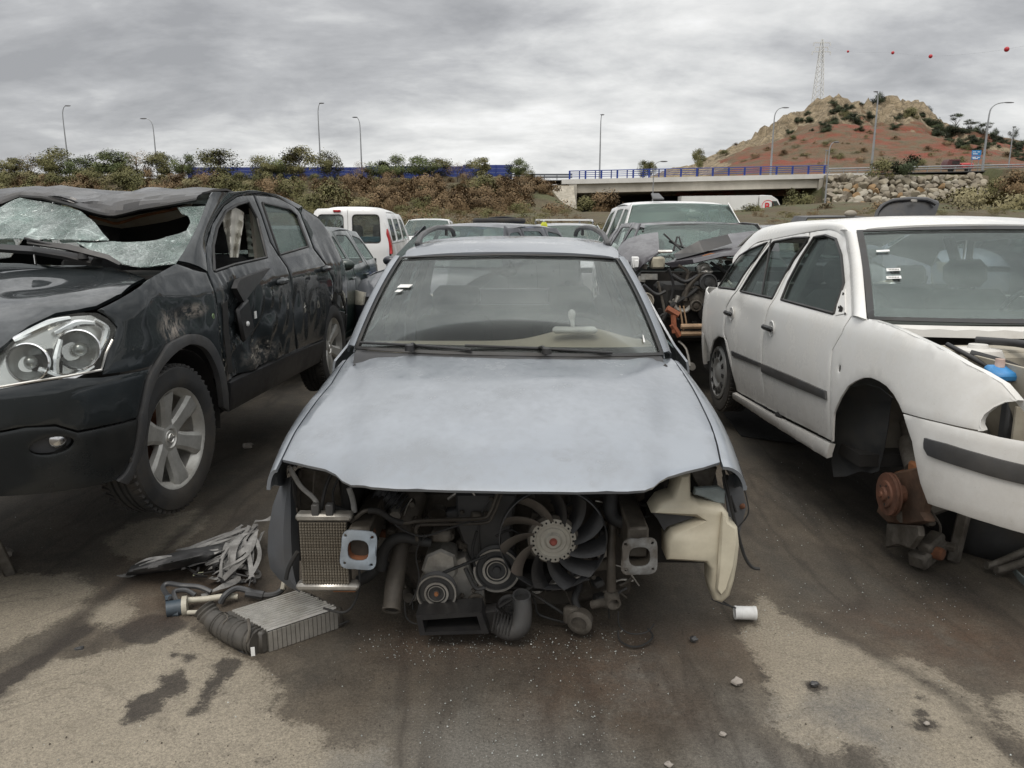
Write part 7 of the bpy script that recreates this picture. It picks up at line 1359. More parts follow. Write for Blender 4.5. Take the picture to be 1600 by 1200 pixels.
hc = q3(1384, 772, -.70); mb = MB(); mb.lathe([(0, .030), (.012, .030), (.014, .022), (.030, .020), (.034, .010), (.060, .008), (.064, .0), (.098, -.002), (.100, -.010), (.094, -.012), (.094, -.018), (.100, -.020), (.100, -.028), (.045, -.03), (.04, -.10), (0, -.10)], hc, (0, -1, 0), 32); hub = mb.build('brake_disc', dull('disc_rust', (.15, .068, .042), .8, .2, .35, 20, (.07, .045, .033), .7, .5, 50), C3, label='rusty brake disc and hub of the missing front wheel', ang=30)
mb = MB()
for k in range(5): a = 2 * pi * k / 5; mb.lathe([(0, .0105), (.006, .0105), (.006, .0)], hc + Vector((cos(a) * .046, 0, sin(a) * .046)), (0, -1, 0), 8)
mb.build('stud_holes', DARK, hub)
K = dull('knuckle_rust', (.13, .075, .048), .85, .2, .4, 14, (.06, .045, .033), .7, .7, 40)
mb = MB(); mb.prism([(p.x, p.z) for p in [q3(*q, -.64) for q in ((1366, 745), (1400, 735), (1432, 728), (1440, 760), (1432, 800), (1440, 815), (1410, 822), (1378, 818), (1362, 800), (1368, 780))]], .05, (0, -.57, 0), (1, 0, 0), (0, 0, 1), .012); mb.build('steering_knuckle', K, C3)
mb = MB(); mb.prism([(p.x, p.z) for p in [q3(*q, -.70) for q in ((1362, 818), (1410, 822), (1412, 838), (1398, 858), (1380, 852), (1360, 856))]], .03, (0, -.60, 0), (1, 0, 0), (0, 0, 1), .008); mb.build('dust_shield', IRON, C3)
mb = MB(); mb.tube([q3(1440, 740, -.56), q3(1425, 700, -.52), q3(1415, 660, -.50)], .03, 12); mb.tube([q3(1430, 732, -.57), q3(1418, 690, -.53)], .045, 14); mb.build('suspension_strut', IRON, C3)
mb = MB(); mb.tube([q3(1410, 808, -.62), q3(1440, 800, -.45), q3(1500, 780, -.30)], [.028, .035, .03], 8, sm=3); mb.box(q3(1440, 802, -.55), (.18, .05, .05), Matrix.Rotation(.1, 3, 'Y'), .01); mb.build('control_arm', IRON, C3)
mb = MB(); mb.tube([q3(1400, 742, -.60), q3(1425, 735, -.52), q3(1440, 738, -.40)], .014, 8, sm=3); mb.box(q3(1432, 730, -.58), (.07, .05, .05), bv=.01); mb.build('tie_rod', RUSTL, C3)
# brake caliper lying on its hose
p = atZ(1448, 872, .045); cal = thing('brake_caliper', 'rusty grey brake caliper dangling on the ground beside the bare hub', 'brake caliper', p, radians(35))
mb = MB(); mb.box((0, 0, .03), (.20, .09, .08), Matrix.Rotation(-.25, 3, 'Y'), .015); mb.box((.0, -.01, .085), (.14, .07, .05), Matrix.Rotation(-.25, 3, 'Y'), .012); mb.build('body', IRON, cal)
mb = MB(); mb.lathe([(0, .03), (.024, .03), (.03, .02), (.03, -.02)], (-.02, -.05, .05), (0, -1, 0), 16); mb.build('piston_housing', RUST, cal); mb = MB(); mb.box((.09, -.02, .05), (.05, .12, .03), Matrix.Rotation(.3, 3, 'Z'), .008); mb.tube([(.1, 0, .09), (.13, .02, .13), (.10, .06, .20)], .006, 6, sm=3); mb.build('carrier', IRON, cal)
# open engine bay
IP = dull('dusty_inner_panel', (.33, .30, .24), .85, var=.18, scale=6, dirt=(.12, .10, .075), amt=.6, bump=.3, bs=25); WPn = dull('white_bulkhead', (.58, .565, .53), .6, var=.06, scale=8, dirt=(.28, .22, .16), amt=.5)
def q3x(px, py, x): return P3.on('x', x, px, py)
mb = MB(); A_ = [Vector((.03 - .12 * (abs(y) / .78) ** 2.2, y, .925)) for y in np.linspace(-.78, .78, 25)]; mb.sheet([[p + Vector((-.03, 0, .012)) for p in A_], A_, [p + Vector((.05, 0, .0 + .006 * (i % 2))) for i, p in enumerate(A_)], [p + Vector((.055, 0, -.03)) for p in A_]], .006, (0, 0, 0)); mb.build('bulkhead_ledge', WPn, C3, ang=30)
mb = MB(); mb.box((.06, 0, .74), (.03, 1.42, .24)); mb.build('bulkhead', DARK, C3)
mb = MB(); mb.box((.24, -.0, .80), (.04, 1.25, .12), bv=.02); mb.box((.16, 0, .86), (.16, 1.25, .02), bv=.008); mb.build('firewall', IP, C3)
mb = MB(); mb.sheet([[(x, y, z) for x in np.linspace(.06, .72, 6)] for y, z in ((-.60, .86), (-.58, .70), (-.54, .60), (-.50, .45))], .01, (.3, 0, .6)); mb.build('inner_fender', IP, C3)
mb = MB(); mb.lathe([(.0, .05), (.035, .05), (.04, .035), (.085, .03), (.10, .0), (.11, -.10)], (.20, -.52, .84), (0, 0, 1), 28); mb.build('strut_tower', WPn, C3)
for pts, r, m_ in (([(.15, -.50, .90), (.30, -.38, .90), (.42, -.36, .86), (.5, -.3, .8)], .016, BLK), ([(.28, -.60, .86), (.36, -.50, .83), (.40, -.40, .78)], .02, RUB), ([(.1, -.2, .86), (.35, -.1, .86), (.5, -.15, .78)], .02, RUB), ([(.45, -.55, .80), (.5, -.45, .70), (.52, -.40, .60)], .03, BLK), ([(.62, -.55, .76), (.64, -.50, .60), (.62, -.48, .46)], .03, dull('blue_grey_support', (.07, .08, .10), .6)),
                  ([(.2, -.65, .89), (.35, -.60, .84), (.5, -.58, .80), (.66, -.55, .76)], .010, BLK)):
    mb = MB(); mb.tube(pts, r, 10, sm=4); mb.build('hose', m_, C3)
mb = MB(); mb.box((.42, .05, .60), (.40, .60, .36), bv=.05); mb.box((.40, .0, .80), (.25, .3, .08), bv=.03); mb.build('engine_block', GRIME, C3)
bc = q3x(1566, 583, .52); mb = MB(); mb.box(bc, (.09, .10, .035), Matrix.Rotation(.3, 3, 'Y'), .010); mb.build('blue_cover', dull('blue_plastic', (.03, .20, .45), .45, amt=.3), C3)
mb = MB(); mb.lathe([(0, .03), (.016, .03), (.018, 0)], bc + Vector((-.02, .0, .02)), (0, 0, 1), 12); mb.build('filler_cap', dull('pink_cap', (.5, .36, .3), .6), C3)
mb = MB(); mb.box((.56, -.42, .66), (.12, .22, .16), bv=.02); mb.build('battery_tray', BLK2, C3)
rr_ = random.Random(8)
for k in range(12): mb = MB(); mb.box((rr_.uniform(.2, .6), rr_.uniform(-.5, .1), rr_.uniform(.70, .84)), (rr_.uniform(.03, .08), rr_.uniform(.03, .1), rr_.uniform(.02, .05)), Matrix.Rotation(rr_.uniform(-.6, .6), 3, 'Z'), .006); mb.build('engine_casting', rr_.choice([IRON, BLK, GRIME, ALU]), C3)
mb = MB(); p = q3(1216, 649, -.84); mb.ball(p, (.05, .012, .018), 10, 6, .5, 3); mb.build('sill_damage', DARK, C3)
mb = MB(); mb.box((.50, -.56, .62), (.05, .05, .32), bv=.01); mb.build('lamp_support', BLK2, C3)
mb = MB(); mb.sheet([[(.62, y, z) for y in (-.62, -.5, -.35, -.2)] for z in (.46, .6, .72)], .01, (0, 0, .6)); mb.build('front_panel', IP, C3)
mb = MB(); mb.lathe([(.05, .03), (.045, .0), (.02, -.01), (0, -.01)], (.64, -.46, .58), (1, -.4, 0), 18); mb.build('lamp_socket', BLK, C3)
st = thing('car_stand', 'dark steel stand hidden in the shade below the white estate', 'stand', (2.35, 3.6, 0))
for sx in (-.22, .22):
    for sy in (-.18, .18): box_at('leg', (sx * 1.15, sy * 1.15, 0), (sx * .8, sy * .8, .34), .05, IRON, st)
for sx in (-.2, .2): box_at('top_bar', (sx, -.2, .36), (sx, .2, .36), .06, IRON, st)
# ============================================================ CARS BEHIND
def simple_car(name, label, cat, pose, mat, L=4.4, W_=.86, H_=1.44, rear='hatch', hood=True, lamps=True, glass=None, group=None, belt=.93, hoodlen=1.0, mir=True, roofst=None, zc0=.98, skip=(), wheels=True):
    """a complete small-in-view car: flanks with doors and windows, hood, roof, glass, lamps, mirrors, wheels"""
    g = glass or GLS; c = Car(name, label, cat, *pose, group=group); R0 = c.root; k = (L - .85) / 3.82; bz = belt; xr = -(L - .85)
    B = lambda z: (W_ - .05 * ((z - .65) / .5) ** 2) if z < bz else W_ - .05 * ((bz - .65) / .5) ** 2 - (z - bz) * (.24 * 1.0 / max(.35, H_ - .06 - bz))
    sh0 = Shell(-1, B, W_, .1, .78, 2.6, xr + .85, .85, 2.8, lambda z: -.25 * max(0, z - .6), lambda z: (.25 if rear != 'van' else .08) * max(0, z - bz) * 2)
    zt = H_ - .055
    for sh in (sh0, sh0.mirror()):
        wF = rnd([(-.60, bz + .035), (-1.38 * k, bz + .045), (-1.36 * k, zt - .05), (-.98, zt - .07)]); wR = rnd([(-1.50 * k, bz + .045), (-2.25 * k, bz + .055), (-2.15 * k, zt - .06), (-1.48 * k, zt - .045)]); wQ = rnd([(-2.42 * k, bz + .06), (-3.15 * k, bz + .07), (-2.9 * k, zt - .12), (-2.40 * k, zt - .06)])
        d1 = panel('door', [(-.43, .26), (-.43, bz - .02), (-.60, bz + .02), (-.93, zt), (-1.43 * k, zt), (-1.43 * k, .26)], sh.fn, mat, R0, [wF], res=.09); d2 = panel('door', [(-1.445 * k, .26), (-1.445 * k, zt), (-2.32 * k, zt), (-2.36 * k, bz), (-2.34 * k, .65), (-2.18 * k, .26)], sh.fn, mat, R0, [wR], res=.09)
        hole = [wQ]; q = panel('quarter_panel', [(-2.335 * k, zt), (-2.9 * k, zt - .03), (-3.3 * k, bz + .05), (xr, bz), (xr, .58), (-3.06 * k, .45)] + arcp(-2.70 * k, .31, .35, 22, 150)[1:] + [(-2.355 * k, .65), (-2.375 * k, bz)], sh.fn, mat, R0, hole, res=.09)
        for w_, d_ in ((wF, d1), (wR, d2), (wQ, q)): panel('window', w_, lambda u, z: sh.off(u, z, -.006), g, d_, th=.004, res=.3, bev=0)
        panel('fender', [(-.42, .28), (-.42, bz), (-.1, zc0 - .08), (.60, .72), (.78, .62), (.62, .5)] + arcp(0, .31, .36, 30, 190), sh.fn, mat, R0, res=.09)
        panel('bumper', [(.35, .25), (.42, .50), (.60, .60), (sh.x0 + sh.F[3][-1], .60), (sh.x0 + sh.F[3][-1], .25)], sh.fn, mat, R0, res=.12, th=.03); panel('rear_bumper', [(-3.06 * k, .57), (-3.06 * k, .27), (xr - .8, .27), (xr - .8, .57)], sh.fn, mat, R0, res=.12, th=.03)
        panel('sill', [(-.40, .255), (-.40, .18), (-2.25 * k, .18), (-2.25 * k, .255)], sh.fn, mat, R0, res=.15)
        for x_, d_ in ((-1.27 * k, d1), (-2.12 * k, d2)): mb = MB(); mb.box(sh.off(x_, bz - .09, .018), (.16, .02, .03), bv=.008); mb.build('door_handle', mat, d_)
        if mir: mb = MB(); p = sh.off(-.55, bz + .05, .09); mb.ball(p, (.06, .10, .065), 12, 8); mb.tube([sh.off(-.55, bz, 0), p], .02, 6); mb.build('wing_mirror', mat, d1)
        if lamps:
            hlp = [(sh.x0 + .50, .585), (sh.x0 + .92, .59), (sh.x0 + .94, .74), (sh.x0 + .46, .76)]; panel('headlight', hlp, lambda u, z: sh.off(u, z, .004), LMP, R0, res=.06, th=.03); mb = MB(); mb.box(sh.off(sh.x0 + .71, .67, .01), (.02, .14, .08), bv=.01); mb.build('reflector', CHR, R0)
        tlp = [(xr + .12, .66), (xr - .12, .66), (xr - .08, bz), (xr + .15, bz)]; panel('tail_light', tlp, lambda u, z: sh.off(u, z, .004), REDL, R0, res=.08, th=.02)
        panel('windscreen_pillar', [(-.40, bz), (-.33, bz + .04), (-.93, zt + .03), (-1.0, zt + .01), (-.62, bz + .04)], sh.fn, mat, R0, res=.08)
    if hood:
        z0 = spl([-.30, .2, .6, .82], [zc0, zc0 - .06, zc0 - .16, zc0 - .28]); fn = lambda x, y: (x - .10 * (y / .7) ** 2 * ss(.3, .8, x), y, z0(x) - .04 * abs(y / .72) ** 2.4)
        panel('hood', [(-.28, -.72), (.80, -.70), (.86, 0), (.80, .70), (-.28, .72), (-.20, 0)], fn, mat, R0, res=.08, ctr=(0, 0, 0))
        mb = MB(); mb.box((.74, 0, .62), (.10, .9, .16), bv=.02); mb.build('grille', BLK, R0)
    half_top = B(zt) - .02
    wb_ = [(-.36 + .10 * (1 - u * u), u * (B(bz) - .05), zc0 + .005) for u in np.linspace(-1, 1, 7)]; wt_ = [(-.96 + .06 * (1 - u * u), u * (half_top), zt + .02 * (1 - u * u)) for u in np.linspace(-1, 1, 7)]
    w_ = patch('windscreen', wb_, wt_, g, R0, .005, .03)
    roof_patch('roof', roofst or [(-.92, half_top + .02, H_ - .035), (-1.4, half_top + .03, H_), (-2.2 * k, half_top + .03, H_ - .005), (-2.9 * k, half_top, H_ - .05)], mat, R0)
    tx = xr - .02; mb = MB(); mb.sheet([[(tx + .08 * abs(u) ** 3, u * (W_ - .14), z) for u in np.linspace(-1, 1, 7)] for z in (.56, .75, bz + .04)], .02, (-1, 0, .8)); tg = mb.build('tailgate', mat, R0)
    patch('rear_window', [(tx + .02, u * (W_ - .2), bz + .05) for u in (-1, 0, 1)], [(-2.92 * k + .0, u * (half_top - .06), H_ - .07) for u in (-1, 0, 1)], g, tg, .005, .02)
    mb = MB(); mb.box((-1.6 * k, 0, .30), (2.9 * k, W_ * 1.75, .08)); mb.box((-.45, 0, .75), (.25, W_ * 1.6, .36), bv=.05); mb.build('cabin_tub', DARK, R0)
    for y_ in (-.36, .36): seat(R0, -1.3, y_, .32, DKT)
    mb = MB(); mb.box((-2.15 * k, 0, .70), (.15, W_ * 1.4, .6), Matrix.Rotation(-.2, 3, 'Y'), .04); mb.build('rear_seat', DKT, R0)
    if wheels:
        for x_ in (0, -2.70 * k):
            for sd in (-1, 1): wheel(R0, (x_, sd * (W_ - .12), .31), .31, .19, .20, sd, 'cover')
    return c
LMP = dull('headlamp_plastic', (.55, .53, .46), .25, .3, .1, 20, (.30, .27, .20), .35, .05)
PDK = paint('dark_blue_black_paint', (.018, .020, .030), .3, .30, 1, .05, (.20, .19, .17), .08, dr=.1); PGR = paint('dark_green_paint', (.010, .026, .022), .4, .28, 1, .06, (.2, .19, .17), .12); PBU = paint('blue_paint', (.02, .07, .26), .3, .3, 1, .08, amt=.2)
PSI = paint('silver_paint', (.45, .46, .47), .6, .36, .9, .1, amt=.2); PWV = paint('white_van_paint', (.70, .70, .69), 0, .34, .9, .08, (.5, .48, .44), .15); PPU = paint('faded_purple_black', (.018, .014, .019), .1, .45, .8, .08, (.16, .145, .14), .06, dr=.1)
PSB = paint('silver_blue_paint', (.33, .37, .47), .5, .34, .9, .1, amt=.2)
c = simple_car('estate_car', 'dark estate parked askew behind the left side of the pale blue estate', 'car', (-1.0, 9.4, .03, -113), PDK, L=4.6, H_=1.50)
simple_car('hatchback', 'dark green hatchback behind the black crossover, partly hidden', 'car', (-2.72, 7.9, .08, -92), PGR, L=3.9, H_=1.43)
simple_car('hatchback', 'white car with only its roof showing right of the small van', 'car', (-2.55, 23, .12, -90), PWV, L=3.9, H_=1.46)
cb = simple_car('hatchback', 'blue car behind the pale blue estate, with a black rubber ring on its roof', 'car', (-.1, 13.2, .02, -88), PBU, L=4.0, H_=1.46)
rg = thing('rubber_ring', 'black oval rubber ring lying on the roof of the blue car', 'rubber ring', (-.24, 14.6, 1.495)); mb = MB(); mb.lathe([(.44 + .055 * cos(a), .05 + .055 * sin(a)) for a in np.linspace(0, 2 * pi, 11)], n=40); mb.build('ring', TYR, rg); mb = MB(); mb.tube([(-.2, .1, .10), (.1, 0, .12), (.30, -.2, .10)], .018, 6, sm=3); mb.build('loose_strip', RUB, rg)
cs = simple_car('estate_car', 'silver car with roof bars right of the blue car', 'car', (1.22, 15.0, .02, -86), PSI, L=4.3, H_=1.47)
for y_ in (-.5, .5): mb = MB(); mb.tube([(-1.0, y_, 1.47), (-1.1, y_, 1.53), (-2.6, y_, 1.53), (-2.7, y_, 1.46)], .02, 6, sm=2); mb.build('roof_rail', PSI, cs.root)
for x_ in (-1.3, -2.2): mb = MB(); mb.box((x_, 0, 1.54), (.06, 1.1, .03)); mb.build('roof_bar', PWV, cs.root)
p = atY(850, 359, 15.6); t = thing('marker_box', 'small yellow box standing on the silver car with roof bars', 'box', (p[0], 15.6, p[2] - .02)); mb = MB(); mb.box((0, 0, .07), (.13, .08, .14), bv=.01); mb.build('body', dull('yellow_plastic', (.60, .62, .05), .6, amt=.1), t); mb = MB(); mb.box((0, 0, .155), (.09, .05, .03), bv=.005); mb.build('lid', dull('yellow_plastic2', (.55, .58, .06), .6, amt=.1), t)
cm = simple_car('people_carrier', 'white people carrier facing the camera behind the wrecked black car', 'van', (2.27, 9.75, .02, -90.5), PWV, L=4.8, W_=.95, H_=1.81, belt=1.12, zc0=1.16, glass=glassy('van_glass', (.36, .46, .43), .05))
mb = MB(); mb.sheet([[cm.on('x', -.70, *q) for q in ((985, 352), (998, 352))], [cm.on('x', -.71, *q) for q in ((985, 349), (998, 349))]], .002); mb.build('sticker', STK, cm.root)
mb = MB(); mb.ball(cm.on('x', -.95, 1085, 336), (.03, .11, .05), 12, 8); mb.build('mirror_reflection', BEIGE, cm.root)  # beige ball put in for the mirror reflection on the glass
mb = MB(); mb.sheet([[(-1.05, -.35, 1.82), (-1.05, -.20, 1.82)], [(-1.35, -.33, 1.90), (-1.35, -.22, 1.90)]], .02); mb.build('roof_fin', BLK2, cm.root)
for (px0, px1) in ((0, 0),): pass
simple_car('van', 'white van of which only the roof corner shows at the far left', 'van', (-7.55, 9.2, .05, -90), PWV, L=4.6, W_=.92, H_=1.86, belt=1.12, zc0=1.16)
cd_ = simple_car('hatchback', 'dark car behind the roof of the white estate, carrying a black panel', 'car', (4.25, 10.6, .08, -90), PDK, L=4.1, H_=1.42)
t = thing('scrap_panel', 'grey black body panel lying across the dark car behind the white estate', 'car panel', (4.62, 11.3, 1.50)); mb = MB(); mb.sheet([[(-.52, -.3, .0), (-.48, -.3, .09), (0, -.32, .10), (.45, -.3, .09), (.52, -.3, .03)], [(-.50, .3, .02), (-.45, .3, .11), (0, .32, .12), (.45, .3, .11), (.5, .3, .05)]], .02); mb.build('panel_skin', BLK2, t, ang=30); mb = MB(); mb.ball((.2, -.1, .16), (.09, .05, .05), 10, 6); mb.build('pale_knob', BEIGE, t)
ck = simple_car('saloon_car', 'pale silver blue car under the open black tailgate', 'car', (8.35, 14.4, .08, -90), PSB, L=4.4, H_=1.46)
t = thing('loose_tailgate', 'black tailgate propped open, standing up over the silver blue car', 'tailgate', (7.85, 15.2, 1.45))
def kt(px, py, Y_): p = atY(px, py, Y_); return (p[0] - 7.85, Y_ - 15.2, p[2] - 1.45)
rows = [[kt(1364, 346, 14.9), kt(1385, 344, 14.9), kt(1415, 344, 14.9), kt(1445, 342, 14.9), kt(1459, 342, 14.9)], [kt(1368, 330, 15.1), kt(1388, 322, 15.1), kt(1418, 318, 15.1), kt(1448, 322, 15.1), kt(1464, 330, 15.1)], [kt(1376, 319, 15.2), kt(1392, 312, 15.2), kt(1420, 309.5, 15.2), kt(1450, 310, 15.2), kt(1468, 318, 15.2)], [kt(1380, 317, 15.6), kt(1396, 310, 15.6), kt(1420, 307.5, 15.6), kt(1448, 308, 15.6), kt(1466, 314, 15.6)], [kt(1372, 330, 16.4), kt(1392, 322, 16.4), kt(1420, 320, 16.4), kt(1448, 322, 16.4), kt(1462, 328, 16.4)]]
mb = MB(); mb.sheet(rows, .025, (0, 0, -.3)); o = mb.build('outer_skin', dull('tailgate_black', (.012, .012, .013), .45, bump=0), t, ang=50); mb = MB(); mb.tube([kt(1368, 345, 14.85), kt(1371, 332, 15.0), kt(1380, 321, 15.1), kt(1396, 314, 15.15), kt(1422, 312, 15.15), kt(1448, 313, 15.15), kt(1462, 320, 15.1)], .03, 6, sm=3); mb.build('inner_frame', BLK, t); mb = MB(); mb.box(kt(1428, 314, 15.05), (.12, .03, .05), bv=.01); mb.build('latch', ALU, t)
simple_car('hatchback', 'dark grey car roof at the far right behind the white estate', 'car', (9.6, 12.6, .05, -90), PPU, L=4.3, H_=1.50); simple_car('hatchback', 'silver car farthest right behind the white estate', 'car', (13.4, 16.0, .1, -90), PSI, L=4.3, H_=1.46)

# ---------------- small white van seen from behind
vk = Car('panel_van', 'small white van with twin glazed rear doors and red tail lamp, seen from behind', 'van', -3.13, 15.0, 0, 90); VK = vk.root
# local frame: +x away from the camera, +y to the left of the picture
KV = PWV
def kw(z): return .80 - .05 * ((z - .8) / .6) ** 2 - max(0, z - 1.05) * .10
def kb(y, z): a = abs(y) / kw(z); return .10 * a ** 6 + .10 * max(0, z - 1.0) + .35 * max(0, z - 1.70) 
def kfn(y, z): return Vector((kb(y, z), y, z))
dl = [(.0, .42), (.765, .42), (.775, 1.0), (.745, 1.50), (.70, 1.73), (.62, 1.775), (.0, 1.79)]
for sg in (1, -1):
    w_ = rnd([(sg * .11, 1.13), (sg * .62, 1.13), (sg * .60, 1.66), (sg * .11, 1.66)]) if sg > 0 else rnd([(-.07, 1.13), (-.60, 1.13), (-.57, 1.66), (-.07, 1.66)])
    c_ = .02
    pl = [(sg * a + c_ + (.004 * sg if a == 0 else 0), b) for a, b in dl]; pl = [(max(-.775, min(.775, a)), b) for a, b in pl]
    d_ = panel('rear_door', pl, kfn, KV, VK, [w_], res=.05, ctr=(2, 0, 1), bev=.006); panel('window', w_, lambda y, z: kfn(y, z) + Vector((.01, 0, 0)), glassy('rear_glass', (.50, .58, .56), .10), d_, th=.004, res=.2, bev=0, ctr=(2, 0, 1)); mb = MB(); P_ = [kfn(*q) + Vector((.004, 0, 0)) for q in dens(w_, .05)]; mb.tube(P_ + P_[:1], .012, 6); mb.build('window_seal', SEAL, d_)
mb = MB(); mb.box(kfn(.22, 1.70) + Vector((-.01, 0, .03)), (.03, .15, .045), bv=.012); mb.build('brake_light', REDL, VK); mb = MB(); mb.tube([kfn(.16, 1.14) + Vector((-.02, 0, 0)), kfn(.14, 1.55) + Vector((-.02, 0, 0))], .010, 6); mb.build('rear_wiper', BLK, VK)
mb = MB(); mb.lathe([(.09, 0), (.085, .01), (.0, .012)], kfn(-.13, .90) + Vector((-.0, 0, 0)), (-1, 0, 0), 20); mb.build('handle_recess', KV, VK)
for sg in (1, -1):
    rows = [[(x + (.02 if x < 1 else 0), sg * (kw(z) + (.0 if x < 2.6 else -.06 * (x - 2.6))), z if z < 1.6 else z - .0) for x in (.11, .5, 1.2, 2.0, 2.7, 3.2)] for z in (.35, .6, .9, 1.1)]
    mb = MB(); mb.sheet(rows, .02, (1.5, 0, .8)); mb.build('side_panel', KV, VK, ang=50)
    up = lambda x, z: Vector((x + .10 * max(0, z - 1.0), sg * (kw(z)), z))
    wA = rnd([(.42, 1.15), (.98, 1.15), (.98, 1.58), (.50, 1.58)]); wB = rnd([(1.15, 1.15), (1.85, 1.15), (1.80, 1.58), (1.15, 1.58)]); wC = rnd([(2.0, 1.15), (2.65, 1.15), (2.35, 1.56), (2.0, 1.58)])
    s_ = panel('side_panel', [(.11, 1.11), (2.95, 1.11), (2.5, 1.62), (2.3, 1.68), (.15, 1.70), (.08, 1.5)], up, KV, VK, [wA, wB, wC], res=.08, ctr=(1.5, 0, 1))
    for w_ in (wA, wB, wC): panel('window', w_, lambda x, z: up(x, z) + Vector((0, -sg * .008, 0)), GLS, s_, th=.004, res=.3, bev=0, ctr=(1.5, 0, 1))
    tl = [(-.0, .92), (.02, 1.0), (.03, 1.30), (.06, 1.40), (.16, 1.36), (.17, 1.1), (.14, .92)]; panel('tail_light', [(x + .03, z) for x, z in tl], lambda x, z: Vector((x + .04, sg * (kw(z) + .012), z)), REDL, VK, res=.05, th=.05, ctr=(1.5, 0, 1))
    mb = MB(); mb.tube([(2.75, sg * .86, 1.15), (2.8, sg * .98, 1.2)], .02, 6); mb.ball((2.82, sg * .98, 1.22), (.07, .08, .10), 10, 8); mb.build('wing_mirror', BLK, VK)
    for x_ in (.65, 3.2): wheel(VK, (x_, sg * .70, .30), .30, .18, .19, sg, 'steel')
mb = MB(); rows = [[Vector((x, u * (kw(1.7) - .01), z - .10 * abs(u) ** 4 - .0)) for u in np.linspace(-1, 1, 15)] for x, z in ((.14, 1.735), (.18, 1.79), (.4, 1.815), (1.2, 1.82), (2.0, 1.79), (2.35, 1.72))]; mb.sheet(rows, .02, (1.2, 0, 1)); mb.build('roof', KV, VK, ang=50)
patch('windscreen', [(3.0, -.68, 1.12), (3.1, 0, 1.12), (3.0, .68, 1.12)], [(2.4, -.62, 1.68), (2.45, 0, 1.72), (2.4, .62, 1.68)], GLSC, VK, ctr=(1, 0, 1)); mb = MB(); mb.sheet([[(x, y, z) for y in (-.7, -.35, 0, .35, .7)] for x, z in ((3.0, 1.10), (3.4, 1.0), (3.75, .85), (3.82, .5))], .02, (2, 0, .5)); mb.build('hood', KV, VK)
mb = MB(); mb.box((.02, 0, .36), (.14, 1.52, .20), bv=.04); mb.build('rear_bumper', BLK2, VK); mb = MB(); mb.box((1.8, 0, .34), (3.4, 1.4, .08)); mb.build('floor_pan', DARK, VK)
mb = MB(); mb.box((1.1, -.05, 1.17), (.5, 1.1, .10), bv=.02); mb.build('blue_sheet', dull('light_blue_plastic', (.12, .45, .62), .6, amt=.1), VK)
for y_ in (-.35, .35): mb = MB(); mb.box((2.0, y_, 1.0), (.15, .48, .9), bv=.05); mb.build('seat', DKT, VK)

# ---------------- wrecked black car between the pale blue and white estates
P4 = Car('wrecked_car', 'wrecked purple black car with torn buckled hood and bare engine', 'car', 1.93, 7.15, .17, -90); C4 = P4.root
def q4(px, py, x): return P4.on('x', x, px, py)
B4 = lambda z: (.86 - .05 * ((z - .66) / .5) ** 2) if z < .92 else .846 - (z - .92) * .52
S4 = Shell(-1, B4, .86, .1, .6, 2.6, -2.6, .8, 2.4, lambda z: 0, lambda z: .2 * max(0, z - .9))
for sh in (S4, S4.mirror()):
    wF = rnd([(-.60, .96), (-1.38, .975), (-1.36, 1.33), (-.98, 1.31)]); wR = rnd([(-1.50, .975), (-2.25, .99), (-2.1, 1.32), (-1.48, 1.335)])
    for pl, w_ in (([(-.43, .26), (-.43, .91), (-.60, .95), (-.93, 1.375), (-1.43, 1.385), (-1.43, .26)], wF), ([(-1.445, .26), (-1.445, 1.385), (-2.3, 1.36), (-2.45, 1.0), (-2.34, .65), (-2.18, .26)], wR)):
        d_ = panel('door', pl, sh.fn, PPU, C4, [w_], res=.09); panel('window', w_, lambda u, z: sh.off(u, z, -.006), GLS, d_, th=.004, res=.3, bev=0)
    panel('quarter_panel', [(-2.31, 1.36), (-2.8, 1.2), (-3.1, 1.0), (-3.3, .9), (-3.3, .5), (-3.03, .5)] + arcp(-2.70, .31, .35, 22, 150)[1:] + [(-2.355, .65), (-2.46, 1.0)], sh.fn, PPU, C4, res=.09)
    panel('fender', [(-.42, .28), (-.42, .91), (-.1, .93), (.45, .84), (.50, .62)] + arcp(0, .31, .36, 40, 190), sh.fn, PPU, C4, res=.07, disp=crump((.3, .8), (.4, .2), 7, .04))
    for x_ in (0, -2.7): wheel(C4, (x_, sh.side * .72, .31), .31, .19, .20, sh.side, 'steel')
roof_patch('roof', [(-.93, .56, 1.375), (-1.3, .585, 1.39), (-2.0, .58, 1.385), (-2.7, .55, 1.30)], PPU, C4)
mb = MB(); mb.tube([q4(1003, 362, -.93), q4(1030, 355, -.90), q4(1071, 351.5, -.88), q4(1120, 353, -.88), q4(1160, 357, -.90), q4(1176, 361, -.93)], .012, 6, sm=4); mb.tube([q4(1006, 365, -.88), q4(1032, 358, -.86), q4(1071, 354.5, -.85), q4(1120, 356, -.85), q4(1160, 360, -.86)], .008, 6, sm=4); mb.build('roof_seal', SEAL, C4)
patch('windscreen', [(-.34, -.72, .97), (-.24, 0, .98), (-.34, .72, .97)], [(-.93, -.56, 1.36), (-.88, 0, 1.375), (-.93, .56, 1.36)], glassy('wreck_glass', (.35, .42, .40), .08), C4, .005, .03)
for a, b in (((1037, 365), (1066, 392)), ((1058, 370), (1052, 392)), ((1045, 377), (1075, 390)), ((1061, 370), (1066, 386))): mb = MB(); mb.tube([q4(*a, -.45), q4(*b, -.38)], .010, 6); mb.build('wiper', BLK, C4)
